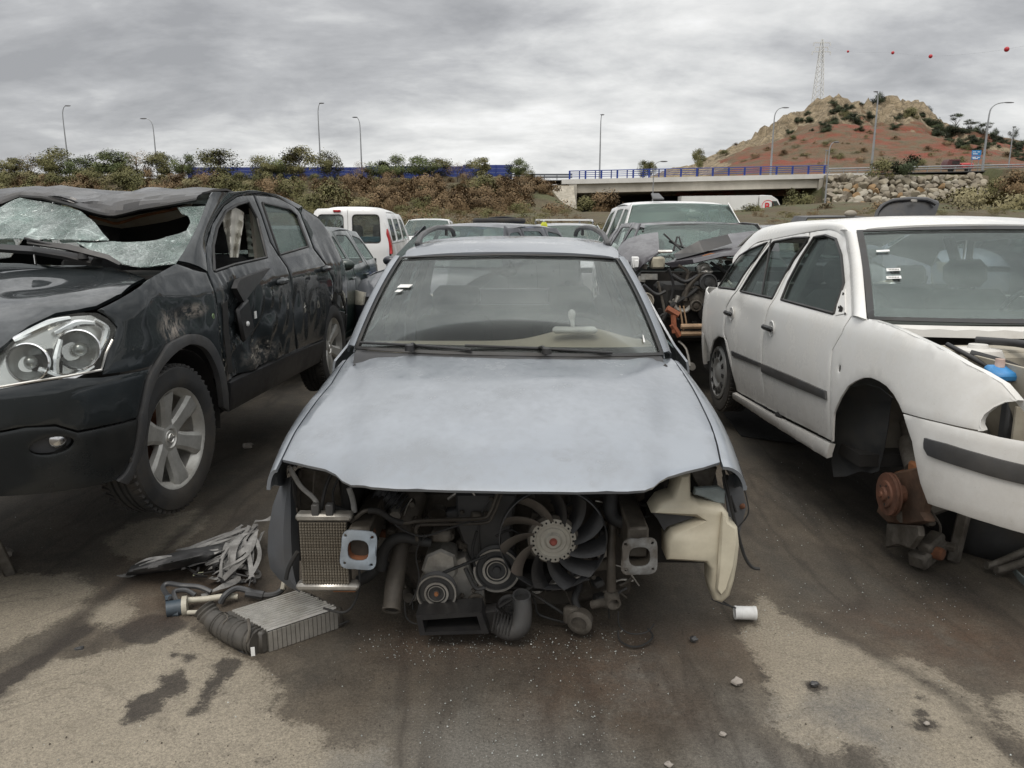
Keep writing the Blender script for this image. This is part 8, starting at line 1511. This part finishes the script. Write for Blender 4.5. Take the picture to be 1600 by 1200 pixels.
rows = [[q4(966, 386, -.28), q4(980, 373, -.30), q4(1002, 366, -.32), q4(1028, 362.5, -.33)], [q4(966, 394, -.05), q4(982, 384, -.02), q4(1004, 378, .0), q4(1029, 375, .0)], [q4(972, 402, .15), q4(986, 396, .2), q4(1006, 392, .25), q4(1030, 388, .2)], [q4(982, 409, .30), q4(992, 408, .38), q4(1010, 402, .42), q4(1031, 393, .30)], [q4(992, 424, .40), q4(996, 422, .46), q4(1006, 412, .48), q4(1024, 398, .40)]]
mb = MB(); mb.sheet(rows, .012, (0, 0, 0)); mb.build('hood', PPU, C4, ang=40, label='torn left half of the buckled hood')
rows = [[q4(1086, 386, -.05), q4(1112, 374, -.2), q4(1140, 365, -.3), q4(1175, 361, -.32), q4(1212, 365, -.3)], [q4(1068, 397, .15), q4(1100, 388, .1), q4(1135, 377, .05), q4(1175, 372, .0), q4(1215, 376, .0)], [q4(1052, 406, .30), q4(1092, 397, .3), q4(1132, 388, .3), q4(1175, 384, .3), q4(1218, 388, .3)], [q4(1038, 411, .38), q4(1082, 405, .5), q4(1130, 395, .55), q4(1175, 393, .55), q4(1218, 398, .5)], [q4(1050, 418, .40), q4(1084, 411, .53), q4(1130, 400, .6), q4(1175, 398, .6), q4(1218, 404, .55)]]
mb = MB(); mb.sheet(rows, .012, (0, 0, 0)); mb.build('hood', PPU, C4, ang=40, label='folded right half of the buckled hood')
mb = MB(); mb.add([q4(1052, 397, .32), q4(1092, 376, .30), q4(1137, 366, .28), q4(1144, 380, .34), q4(1100, 394, .36), q4(1058, 405, .38)] + [q4(1052, 397, .22), q4(1092, 376, .2), q4(1137, 366, .18), q4(1144, 380, .24), q4(1100, 394, .26), q4(1058, 405, .28)], [(0, 1, 4, 5), (1, 2, 3, 4), (11, 10, 7, 6), (10, 9, 8, 7)] + [(i, i + 6, (i + 1) % 6 + 6, (i + 1) % 6) for i in range(6)]); mb.build('scuttle_panel', BLK, C4, smooth=False)
mb = MB(); mb.box((.10, 0, .60), (.55, 1.2, .5), bv=.04); mb.build('engine_block', DARK, C4); mb = MB(); mb.box((-.25, 0, .6), (.05, 1.4, .66)); mb.build('bulkhead', DARK, C4)
def lat4(nm, px, py, r, x, mat, prof=None, ax=(1, 0, 0)):
    c_ = q4(px, py, x); R = r * (7.15 - x) / 1190; mb = MB(); mb.lathe([(R, -.05), (R, 0), (R * .85, .004), (R * .8, -.01), (R * .5, -.01), (R * .45, .002), (R * .2, .004), (0, .006)], c_, ax, 24); return mb.build(nm, mat, C4, ang=30)
lat4('pulley', 1107, 441, 13.5, .50, BLK2); lat4('pulley', 1106, 487, 15, .46, BLK); lat4('timing_cover', 1085, 466, 19, .44, IRON); lat4('fan_shroud', 1088, 478, 9, .50, IRON); lat4('lamp_bowl', 1009, 470, 13, .45, BEIGE); lat4('cap', 1100, 420, 10, .46, ALU)
mb = MB(); mb.box(q4(1102, 424, .42), (.16, .11, .07), bv=.03); mb.build('expansion_tank', ALU2, C4); mb = MB(); mb.box(q4(1026, 410, .35), (.16, .12, .10), bv=.015); mb.build('fluid_bottle', dull('aged_bottle', (.36, .33, .25), .6, amt=.5), C4)
mb = MB(); mb.box(q4(992, 410, .40), (.08, .06, .10), bv=.008); mb.box(q4(994, 412, .43), (.06, .035, .06), bv=.004); mb.build('lamp_bracket', PWV, C4); mb = MB(); mb.tube([q4(1028, 393, .30), q4(1050, 393, .30)], .014, 8); mb.build('metal_rod', ALU2, C4)
rows = [[q4(a, b, .42 + .02 * (i % 2)) for i, a in enumerate((1001, 1010, 1019, 1027))] for b in (428, 437)]; mb = MB(); mb.sheet(rows, .01); mb.build('bent_bracket', ALU, C4, smooth=False)
for pts, r, m_ in (([(1035, 500), (1050, 478), (1075, 462), (1090, 450)], .022, RUB), ([(1060, 462), (1055, 480), (1070, 486), (1080, 478)], .020, ALU), ([(1070, 410), (1100, 403), (1140, 405), (1160, 408)], .012, ALU), ([(1082, 410), (1110, 398), (1135, 402)], .014, RUSTL), ([(1050, 430), (1070, 440), (1090, 430)], .02, BLK), ([(1070, 470), (1075, 450), (1090, 432), (1098, 428)], .022, GRIME), ([(1028, 440), (1035, 470), (1040, 495)], .012, IRON), ([(1005, 445), (1025, 460), (1040, 455)], .016, BLK),
                  ([(1045, 420), (1052, 445), (1048, 470)], .012, BLK), ([(1060, 415), (1075, 425), (1070, 445)], .014, IRON), ([(1110, 410), (1125, 420), (1140, 430)], .014, BLK), ([(1020, 505), (1040, 490), (1060, 500)], .014, RUB)):
    mb = MB(); mb.tube([q4(*p, .45) for p in pts], r, 8, sm=4); mb.build('hose', m_, C4)
OR_ = dull('primer_orange', (.30, .10, .05), .7, amt=.45, dirt=(.10, .05, .03)); TANB = dull('tan_beam', (.38, .26, .16), .6, amt=.5, dirt=(.18, .09, .05))
for (x0_, y0_, x1_, y1_, m_, s_) in ((1042, 482, 1060, 492, OR_, .06), (1052, 492, 1054, 520, OR_, .05), (1050, 507, 1062, 525, OR_, .055), (1062, 478, 1068, 516, TANB, .016), (1068, 478, 1073, 508, TANB, .014)):
    mb = MB(); a, b = q4(x0_, y0_, .54), q4(x1_, y1_, .54); mb.tube([a, b], s_ / 2, 6); mb.build('front_frame', m_, C4)
for (y_, x_) in ((510, .58), (521, .56)): mb = MB(); mb.tube([q4(1064, y_, x_), q4(1160, y_ - 1, x_)], .022, 8); mb.build('crossbeam', TANB, C4)
mb = MB(); mb.tube([q4(1060, 533, .5), q4(1072, 545, .55), q4(1078, 572, .6)], .010, 6, sm=3); mb.lathe([(0, .02), (.03, .02), (.035, -.03)], q4(1081, 573, .58), (1, 0, 0), 10); mb.build('dangling_part', ALU, C4)
rr_ = random.Random(4)
for k in range(46): px, py = rr_.uniform(1000, 1150), rr_.uniform(408, 505); mb = MB(); s_ = rr_.uniform(.015, .05); mb.box(q4(px, py, rr_.uniform(.30, .42)), (.04, s_ * 1.3, s_), Matrix.Rotation(rr_.uniform(-.8, .8), 3, 'X'), .004); mb.build('engine_casting', rr_.choice([GRIME, IRON, IRON, BLK, ALU, DARK]), C4)
mb = MB(); mb.sheet([[(-3.25, y, z) for y in (-.66, -.3, 0, .3, .66)] for z in (.5, .8, 1.0)], .02, (-1, 0, .8)); mb.build('tailgate', PPU, C4); mb = MB(); mb.box((-1.6, 0, .3), (2.9, 1.5, .08)); mb.box((-.45, 0, .72), (.25, 1.4, .4), bv=.05); mb.build('cabin_tub', DARK, C4)
for y_ in (-.36, .36): seat(C4, -1.3, y_, .32, DKT)

# ---------------- lorry in the underpass and truck on the road
Yl = 119.0 - 1.0
lo_ = thing('lorry', 'white lorry with red lettered cab driving out of the underpass', 'lorry', (0, 0, 0)); a = atY(1187, 306, Yl); b = atY(1219, 333, Yl); cx0, cx1, zt_ = a[0], b[0], a[2]; lo_.location = (cx1, Yl, 1.9); LW = dull('lorry_white', (.72, .72, .70), .5, var=.05, scale=.5, amt=.2, bump=0)
t0 = atY(1075, 309, Yl)[0]; zt_l = zt_ - 1.9; wc_ = cx1 - cx0
mb = MB(); mb.add([(t0 - cx1 - 1, -.1, zt_l - 2.7), (-wc_ - .25, -.1, zt_l - 2.7), (-wc_ - .25, -.1, zt_l + .10), (t0 - cx1 - 1, -.1, zt_l - .05), (t0 - cx1 - 1, 2.4, zt_l - 2.7), (-wc_ - .25, 2.4, zt_l - 2.7), (-wc_ - .25, 2.4, zt_l + .10), (t0 - cx1 - 1, 2.4, zt_l - .05)], [(0, 1, 2, 3), (7, 6, 5, 4), (0, 4, 5, 1), (1, 5, 6, 2), (2, 6, 7, 3), (3, 7, 4, 0)]); mb.build('trailer', LW, lo_)
mb = MB(); mb.prism([(-wc_, -3.0), (-wc_, .0), (-wc_ + .3, .12), (-wc_ * .45, .05), (-wc_ * .15, -.55), (0, -1.5), (0, -3.0)], 2.3, (0, 2.3, zt_l), (1, 0, 0), (0, 0, 1), .06); cab = mb.build('cab', LW, lo_)
mb = MB(); mb.prism([(-wc_ * .42, -.75), (-wc_ * .20, -.75), (-wc_ * .04, -1.50), (-wc_ * .42, -1.55)], .03, (0, -.02, zt_l), (1, 0, 0), (0, 0, 1)); mb.build('cab_window', GLSD, cab)
LR = dull('lorry_red', (.60, .02, .03), .5, amt=.05, bump=0); mb = MB(); mb.lathe([(.82, 0), (.82, .03), (.90, .03), (.90, 0), (.82, 0)], (-wc_ * .60, -.0, zt_l - 1.5), (0, -1, 0), 32); mb.build('ring_emblem', LR, cab)
fc = bpy.data.curves.new('cab_letter', 'FONT'); fc.body = 'B'; fc.size = 1.45; fc.extrude = .02; fc.offset = .03; tmp = bpy.data.objects.new('tmp', fc); COL.objects.link(tmp); me = bpy.data.meshes.new_from_object(tmp.evaluated_get(bpy.context.evaluated_depsgraph_get())); bpy.data.objects.remove(tmp); me.materials.clear(); me.materials.append(LR); link('cab_letter', me, cab, (-wc_ * .60 - .50, -.05, zt_l - 2.02), (pi / 2, 0, 0))
for x_ in (-.7, -wc_ - 1.5, -wc_ - 9.5, -wc_ - 10.9): wheel(lo_, (x_, .2, .5), .5, .3, .3, -1, 'steel')
mb = MB(); mb.box((-wc_ / 2 - 5, 1.1, .75), (14, .9, .3)); mb.build('chassis', DARK, lo_)
p = atY(1492, 266, 123.5); tr = thing('truck', 'small dark red truck on the road below the blue sign', 'truck', (p[0], 123.5, float(road_z(np.array(p[0])))))
mb = MB(); mb.prism([(-1.3, .5), (-1.3, 1.5), (-1.0, 2.0), (.7, 2.0), (.7, .5)], 1.8, (0, 1.8, 0), (1, 0, 0), (0, 0, 1), .05); mb.build('cab', dull('truck_dark_red', (.10, .03, .03), .5), tr); mb = MB(); mb.box((0, -.01, 1.5), (1.1, .05, .5)); mb.build('window', GLSD, tr); mb = MB(); mb.box((2.0, .9, 1.0), (1.9, 1.6, .9), bv=.15); mb.build('load', dull('truck_red', (.45, .04, .04), .5), tr)
for x_ in (-.6, 2.0): mb = MB(); tyre(mb, .42, .25, .22, 16) if 0 else mb.lathe([(.42, -.12), (.42, .12), (0, .12)], (x_, .1, .42), (0, 1, 0), 16); mb.build('wheel', TYR, tr)
# people carrier door edge by the wreck
# ============================================================ THINGS ON THE GROUND
def L3(px, py, z, o): p = atZ(px, py, z); return Vector((p[0] - o.location.x, p[1] - o.location.y, z - o.location.z))
# intercooler
ic = thing('intercooler', 'ribbed aluminium intercooler with black plastic end tank lying on the tarmac', 'car part', atZ(440, 1005)); h = .088
TLp, TRp, BRp, BLp = (361, 956), (466, 924), (527, 952), (418, 988)
tl, tr_, br_, bl_ = [L3(*q, h, ic) for q in (TLp, TRp, BRp, BLp)]; dn = Vector((0, 0, -h + .008))
mb = MB(); mb.add([tl, tr_, br_, bl_, tl + dn, tr_ + dn, br_ + dn, bl_ + dn], [(0, 1, 2, 3), (7, 6, 5, 4), (0, 4, 5, 1), (1, 5, 6, 2), (2, 6, 7, 3), (3, 7, 4, 0)]); mb.build('core', dull('cooler_core', (.17, .16, .14), .6, .5, .3, 30, (.06, .05, .04), .6, .4), ic)
ALI = dull('intercooler_alloy', (.50, .48, .44), .42, .7, .15, 22, (.20, .17, .13), .5, .3, 80)
for k in range(14):
    t = (k + .5) / 14; a, b = tl.lerp(bl_, t) + Vector((0, 0, .003)), tr_.lerp(br_, t) + Vector((0, 0, .003)); w_ = (bl_ - tl).length / 14 * .36; d = (b - a).normalized(); s_ = Vector((0, 0, 1)).cross(d); mb = MB()
    mb.add([a - s_ * w_, a + s_ * w_, b + s_ * w_, b - s_ * w_, a - s_ * w_ * .6 + Vector((0, 0, .006)), a + s_ * w_ * .6 + Vector((0, 0, .006)), b + s_ * w_ * .6 + Vector((0, 0, .006)), b - s_ * w_ * .6 + Vector((0, 0, .006))], [(4, 5, 6, 7), (0, 3, 7, 4), (1, 5, 6, 2), (0, 4, 5, 1), (3, 2, 6, 7)]); mb.build('tube_rib', ALI, ic, smooth=False)
for k in range(16):
    t = (k + .5) / 16; a = bl_.lerp(br_, t); d = (br_ - bl_).normalized(); n_ = Vector((d.y, -d.x, 0)); w_ = (br_ - bl_).length / 16 * .42; o = n_ * .004
    mb = MB(); q = [a - d * w_ + o, a + d * w_ + o, a + d * w_ + dn + o, a - d * w_ + dn + o]; mb.add(q + [p - n_ * .006 for p in q] , [(0, 1, 2, 3), (0, 4, 5, 1), (1, 5, 6, 2), (2, 6, 7, 3), (3, 7, 4, 0)]); mb.build('face_fin', ALI, ic, smooth=False)
mb = MB(); mb.tube([tr_ + Vector((0, 0, -.005)), br_ + Vector((0, 0, -.005))], .011, 6); mb.tube([tr_ + dn * .9, br_ + dn * .9], .011, 6)
e0 = (br_ - tr_); mb.box((tr_ + br_) / 2 + dn / 2 + Vector((.012, .004, 0)), (e0.length, .03, h * .95), Matrix.Rotation(atan2(e0.y, e0.x), 3, 'Z'), .008); mb.build('end_plate', IRON, ic)
for k in range(5): t = (k + .5) / 5; mb = MB(); mb.box(tr_.lerp(br_, t) + Vector((0, 0, .006)), (.014, .012, .012), bv=.003); mb.build('crimp_tab', ALU, ic)
TK_ = dull('grimy_plastic', (.060, .055, .048), .6, var=.3, scale=12, dirt=(.10, .085, .065), amt=.5)
e1 = (bl_ - tl); mb = MB(); mid = (tl + bl_) / 2 + dn / 2; mb.box(mid + Vector((-.014, -.004, 0)), (e1.length * 1.02, .034, h * 1.02), Matrix.Rotation(atan2(e1.y, e1.x), 3, 'Z'), .008); mb.build('tank_flange', TK_, ic)
c0 = L3(405, 1003, .05, ic); c1_ = L3(372, 990, .052, ic); c2_ = L3(345, 976, .06, ic); c3_ = L3(330, 966, .075, ic)
mb = MB(); mb.tube([c0, c1_, c2_, c3_], [.050, .050, .045, .038], 14, sm=4); tk = mb.build('end_tank', TK_, ic)
pp = smooth_path([c0, c1_, c2_, c3_], 5)
for k in range(8): i = 1 + k * 3 // 2; a = pp[min(i, len(pp) - 2)]; d = pp[min(i + 1, len(pp) - 1)] - a; mb = MB(); r_ = .052 - .0012 * k; mb.lathe([(r_, -.003), (r_ + .004, 0), (r_, .003), (r_ - .006, .003)], a, d, 20); mb.build('tank_rib', TK_, tk)
cm_ = L3(322, 955, .095, ic); ax = (cm_ - c3_).normalized(); mb = MB(); mb.lathe([(.036, -.04), (.042, -.02), (.038, -.012), (.044, -.004), (.038, .004), (.044, .012), (.036, .018), (.030, .018), (.028, -.03), (0, -.03)], cm_, (-.7, .35, .62), 26); mb.build('duct_mouth', TK_, tk)
mb = MB(); mb.tube([L3(350, 958, .11, ic), L3(356, 965, .13, ic), L3(348, 975, .11, ic)], .003, 5, sm=3); mb.tube([L3(388, 968, .12, ic), L3(390, 985, .11, ic), L3(386, 1003, .07, ic)], .006, 6, sm=3); mb.build('clip', IRON, ic)
mb = MB(); q = L3(400, 1010, .05, ic); mb.box(q + Vector((.0, -.035, 0)), (.014, .003, .034), Matrix.Rotation(.3, 3, 'Z')); mb.build('tank_label', STK, tk)
t = thing('plastic_clip', 'tiny black clip in front of the intercooler tank', 'clip', atZ(380, 1021)); mb = MB(); mb.box((0, 0, .006), (.05, .014, .012), Matrix.Rotation(-.5, 3, 'Z'), .003); mb.build('body', BLK, t)
# pump with tubes
pu = thing('coolant_pump', 'blue grey pump with cream flange and black hoses lying beside the intercooler', 'car part', atZ(290, 955)); CP = dull('cream_plastic', (.46, .43, .35), .5, amt=.4); BG = dull('blue_grey_plastic', (.045, .065, .085), .5, amt=.35)
def tb(nm, pts, r, mat, par, n=8): mb = MB(); mb.tube([L3(a, b, z, par) for a, b, z in pts], r, n, sm=4); return mb.build(nm, mat, par)
tb('pump_body', [(260, 952, .035), (284, 948, .035)], .032, BG, pu, 14); tb('connector', [(258, 936, .05), (275, 932, .05)], .014, BG, pu); tb('connector', [(264, 958, .02), (280, 958, .02)], .013, BG, pu); tb('mounting_flange', [(285, 947, .038), (293, 946, .038)], .040, CP, pu, 14)
tb('outlet_tube', [(293, 938, .045), (320, 936, .04), (350, 932, .04), (372, 932, .035)], .013, CP, pu, 10); tb('outlet_tube', [(293, 957, .025), (320, 956, .025)], .009, CP, pu)
tb('hose', [(268, 938, .05), (255, 920, .06), (262, 912, .07), (285, 915, .07), (310, 917, .06), (330, 925, .04)], .011, BLK2, pu); tb('hose', [(276, 940, .05), (272, 925, .07), (290, 922, .07), (305, 930, .05)], .010, BLK2, pu)
tb('hose', [(345, 942, .03), (352, 930, .06), (368, 920, .07), (385, 922, .06), (410, 930, .04), (432, 928, .04), (443, 918, .05)], .013, BLK2, pu); tb('hose_sleeve', [(385, 926, .05), (412, 930, .04)], .018, BLK2, pu)
tb('hose_connector', [(441, 922, .05), (445, 905, .08), (448, 890, .10)], .011, CP, pu)
# strap heap
sh_ = thing('strap_heap', 'heap of dirty grey webbing straps and black cloth left of the bumper flange', 'strap heap', atZ(330, 890)); SW = dull('dirty_webbing', (.24, .235, .225), .95, var=.35, scale=18, dirt=(.06, .055, .05), amt=.65, bump=.4, bs=200); CL = dull('oily_cloth', (.030, .030, .031), .85, var=.6, scale=16, dirt=(.16, .155, .15), amt=.55, bump=.8, bs=40, lo=.5, hi=.6)
rows = []
for k in range(24):
    t = k / 23; a = (196 + 170 * t, 900 - 12 * t - 14 * t * t); b = (205 + 195 * t, 884 - 62 * t); hh = .014 + .13 * sin(pi * min(1, .15 + t * .8)) ** .8
    rows.append([L3(a[0] + (b[0] - a[0]) * u, a[1] + (b[1] - a[1]) * u, max(.004, hh * sin(pi * u) ** .6 + .022 * noise.noise(Vector((t * 9, u * 5, 2))) * sin(pi * u)), sh_) for u in np.linspace(0, 1, 12)])
mb = MB(); mb.sheet(rows, .006, (0, 0, -.5)); mb.build('black_cloth', CL, sh_, ang=60)
rr_ = random.Random(12)
def ribbon(pts, w_, nm='strap', mat=None, tw=0):
    P = smooth_path([L3(a, b, z, sh_) for a, b, z in pts], 6); rows = []
    for i, p in enumerate(P):
        d = (P[min(i + 1, len(P) - 1)] - P[max(i - 1, 0)]).normalized(); s_ = d.cross(Vector((0, -.5, .85))).normalized(); s_ = (s_ + Vector((0, 0, .6 * sin(i * .5 + tw)))).normalized(); rows.append([p - s_ * w_ / 2, p, p + s_ * w_ / 2])
    mb = MB(); mb.sheet(rows, .002); return mb.build(nm, mat or SW, sh_)
for k in range(17):
    x0_, y0_ = rr_.uniform(372, 412), rr_.uniform(818, 838); x2, y2 = rr_.uniform(335, 395), rr_.uniform(872, 905); mx, my = (x0_ + x2) / 2 + rr_.uniform(-14, 22), (y0_ + y2) / 2 + rr_.uniform(-6, 6)
    ribbon([(x0_, y0_, rr_.uniform(.08, .13)), (mx, my, rr_.uniform(.09, .14)), (x2, y2, rr_.uniform(.05, .10)), (x2 + rr_.uniform(-18, 12), y2 + rr_.uniform(-6, 8), .04)], rr_.uniform(.014, .026), tw=k)
for k in range(7): x0_ = rr_.uniform(370, 405); ribbon([(x0_, rr_.uniform(820, 835), .12), (x0_ - 45, rr_.uniform(832, 850), .11), (x0_ - 100 - rr_.uniform(0, 25), rr_.uniform(858, 872), .03)], rr_.uniform(.008, .016), tw=k)
for k in range(34): x0_ = rr_.uniform(205, 330); q_ = rr_.uniform(0, 22); ribbon([(x0_, 897 - q_ * .8 - (x0_ - 205) * .06, .05 + q_ * .002), (x0_ + 22, 892 - q_ - (x0_ - 205) * .08, .075 + q_ * .002), (x0_ + rr_.uniform(35, 60), 888 - q_ - (x0_ - 205) * .1, .07 + q_ * .002)], rr_.uniform(.006, .012), tw=k)
ribbon([(350, 897, .05), (375, 886, .07), (398, 890, .06), (404, 900, .03), (380, 908, .02), (352, 905, .03)], .022); ribbon([(315, 932, .02), (345, 918, .04), (372, 905, .05), (358, 897, .06)], .026); ribbon([(398, 815, .16), (418, 812, .18), (430, 805, .20)], .02)
for k in range(12): x0_, y0_ = rr_.uniform(300, 400), rr_.uniform(855, 915); mb = MB(); mb.tube([L3(x0_ + rr_.uniform(-40, 40) * t + 10 * sin(t * 7 + k), y0_ + rr_.uniform(-10, 10) - 8 * t, .02 + .09 * abs(sin(t * 3 + k)), sh_) for t in (0, .3, .6, 1)], rr_.choice([.004, .006, .009]), 6, sm=4); mb.build('black_cord', BLK, sh_)
for k in range(4): ribbon([(rr_.uniform(180, 195), 898 + k, .01), (205, rr_.uniform(896, 902), .02), (225, rr_.uniform(888, 898), .04)], .008)
for p_, c_ in (((310, 897, .05), (.50, .52, .34)), ((318, 874, .08), (.36, .30, .20))): mb = MB(); mb.box(L3(*p_, sh_), (.045, .018, .012), Matrix.Rotation(.2, 3, 'Z'), .003); mb.build('loose_tag', dull('tag_%d' % p_[0], c_, .7), sh_)
# can, stones, crumbs
cn = thing('plastic_cup', 'small white cylindrical cup lying on its side near the washer bottle', 'cup', atZ(1164, 966)); a, b = L3(1148, 957, .030, cn), L3(1181, 958, .030, cn); ax = b - a; mb = MB(); Lc = ax.length
mb.lathe([(0, .004), (.022, .004), (.023, 0), (.027, -.001), (.0275, .006), (.0265, .010), (.0265, Lc * .3), (.0272, Lc * .32), (.0265, Lc * .34), (.0265, Lc - .012), (.028, Lc - .010), (.028, Lc), (.024, Lc), (.023, Lc - .006), (0, Lc - .006)], a, ax, 26); mb.build('cup_body', dull('white_cup', (.66, .66, .65), .5, var=.05, scale=30, amt=.25), cn)
ST = dull('small_stone', (.30, .27, .24), .9, var=.3, scale=20, amt=.4, bump=.5)
for px, py, r_, lb in ((1152, 1068, .016, 'pale pebble between the can and the bottom edge'), (1129, 1149, .009, 'tiny pebble at the bottom right of centre'), (1045, 1197, .010, 'pebble at the very bottom edge'), (1272, 1071, .013, 'dark green pebble on an oil spot'), (1448, 1132, .008, 'small pebble in the right oil spot'), (1084, 1001, .013, 'dark lump on the rust stain'), (6, 871, .035, 'pale flat stone at the left edge'), (124, 1017, .014, 'black scrap in the wet patch'), (388, 700, .03, 'crumpled pale scrap behind the crossover wheel')):
    p = atZ(px, py); mb = MB(); mb.ball((0, 0, r_ * .5), (r_ * 1.2, r_, r_ * .75), 10, 7, .6, px); o = mb.build('stone', BLK2 if 'dark' in lb or 'black' in lb else ST, ang=25); o.location = p; tag(o, lb, 'stone')
rr_ = random.Random(21); CR = dull('glass_crumb', (.36, .38, .36), .3, amt=.3, bump=0); CRD = dull('dirt_crumb', (.06, .05, .04), .9, amt=.2, bump=0)
for nm, mt, boxes, lab in (('glass_crumbs', CR, ((560, 985, 1010, 1030, 300), (640, 1030, 1000, 1190, 170), (0, 820, 340, 900, 120), (1150, 900, 1520, 1000, 130), (1180, 720, 1350, 860, 60), (0, 780, 1600, 1195, 160)), 'glass crumbs'), ('dirt_crumbs', CRD, ((0, 800, 1600, 1195, 420), (500, 960, 1100, 1080, 260), (60, 800, 330, 900, 120), (160, 800, 300, 880, 60)), 'dirt crumbs')):
    mb = MB()
    for (x0_, y0_, x1_, y1_, n_) in boxes:
        for _ in range(n_):
            px = rr_.uniform(x0_, x1_); py = rr_.uniform(y0_, y1_); p = atZ(px, py); s_ = rr_.choice([.0015, .002, .002, .0025, .0036]) * (1.3 if nm[0] == 'd' else 1); u = Matrix.Rotation(rr_.uniform(0, 6), 3, 'Z') @ Matrix.Rotation(rr_.uniform(0, 1), 3, 'X'); h_ = [Vector((s_, 0, 0)), Vector((-s_ * .6, s_ * .8, 0)), Vector((-s_ * .6, -s_ * .8, 0)), Vector((0, 0, s_ * 1.3))]; C_ = Vector(p) + Vector((0, 0, s_ * .5 + .002)); mb.add([C_ + u @ q for q in h_], [(0, 2, 1), (0, 1, 3), (1, 2, 3), (2, 0, 3)])
    tag(link(nm, mb.mesh(nm, mt, smooth=False, fix=False)), 'scattered ' + lab + ' over the yard', 'crumbs', kind='stuff')
# wires lying in front
for pts, lb in (([(966, 985, .03), (968, 1000, .008), (985, 1010, .004), (1005, 1008, .004), (1020, 995, .02), (1012, 982, .03)], 'thin black cable loop on the ground under the fan'), ([(500, 985, .01), (520, 980, .01), (545, 970, .03)], 'short black cable by the intercooler'), ([(1130, 940, .02), (1150, 952, .005), (1160, 955, .005)], 'thin cable leading to the small can')):
    mb = MB(); mb.tube([atZ(a, b, z + .004) for a, b, z in pts], .004, 6, sm=4); tag(mb.build('cable', RUB), lb, 'cable')
# sheet and tyre below the white estate
t = thing('rubber_mat', 'black rubber sheet lying behind the white estate rear wheel', 'mat', atZ(1190, 655)); rows = [[L3(a, b, .02 + .012 * noise.noise(Vector((a * .02, b * .03, 0))), t) for a, b in zip(np.linspace(x0_, x1_, 8), np.linspace(y0_, y1_, 8))] for (x0_, y0_, x1_, y1_) in ((1118, 624, 1215, 622), (1135, 650, 1240, 650), (1158, 680, 1275, 694))]; mb = MB(); mb.sheet(rows, .01, (0, 0, -1)); mb.build('sheet', RUB, t)
t = thing('scrap_tyre', 'worn tyre lying flat in the shade under the white bumper', 'tyre', atZ(1560, 845, 0), .4); mb = MB(); mb.lathe([(.20, .02), (.215, 0), (.29, .0), (.32, .04), (.325, .12), (.30, .18), (.23, .185), (.20, .17), (.20, .02)], (0, 0, .0), n=36); mb.build('tyre', TYR, t)
t = thing('exhaust_pipe', 'bent dark pipe pieces sticking out below the white bumper', 'pipe', atZ(1575, 885)); 
for k, (a, b) in enumerate((((1541, 883), (1600, 862)), ((1556, 890), (1615, 872)))): mb = MB(); mb.tube([L3(a[0], a[1], .04, t), L3(a[0] + 12, a[1] - 1, .045, t), L3(b[0], b[1], .12, t), L3(b[0] + 60, b[1] - 25, .2, t)], .018, 10, sm=4); mb.build('pipe', IRON, t)
t = thing('glass_shard', 'pale curved glass edge at the right picture edge', 'glass', atZ(1600, 900)); mb = MB(); mb.sheet([[L3(1584, 893, .01, t), L3(1592, 905, .01, t), L3(1606, 918, .01, t), L3(1630, 930, .01, t)], [L3(1588, 889, .05, t), L3(1598, 899, .06, t), L3(1612, 908, .07, t), L3(1640, 915, .08, t)]], .006); mb.build('shard', dull('pale_shard', (.30, .36, .36), .2), t)
S.render.resolution_x = 1024; S.render.resolution_y = 768
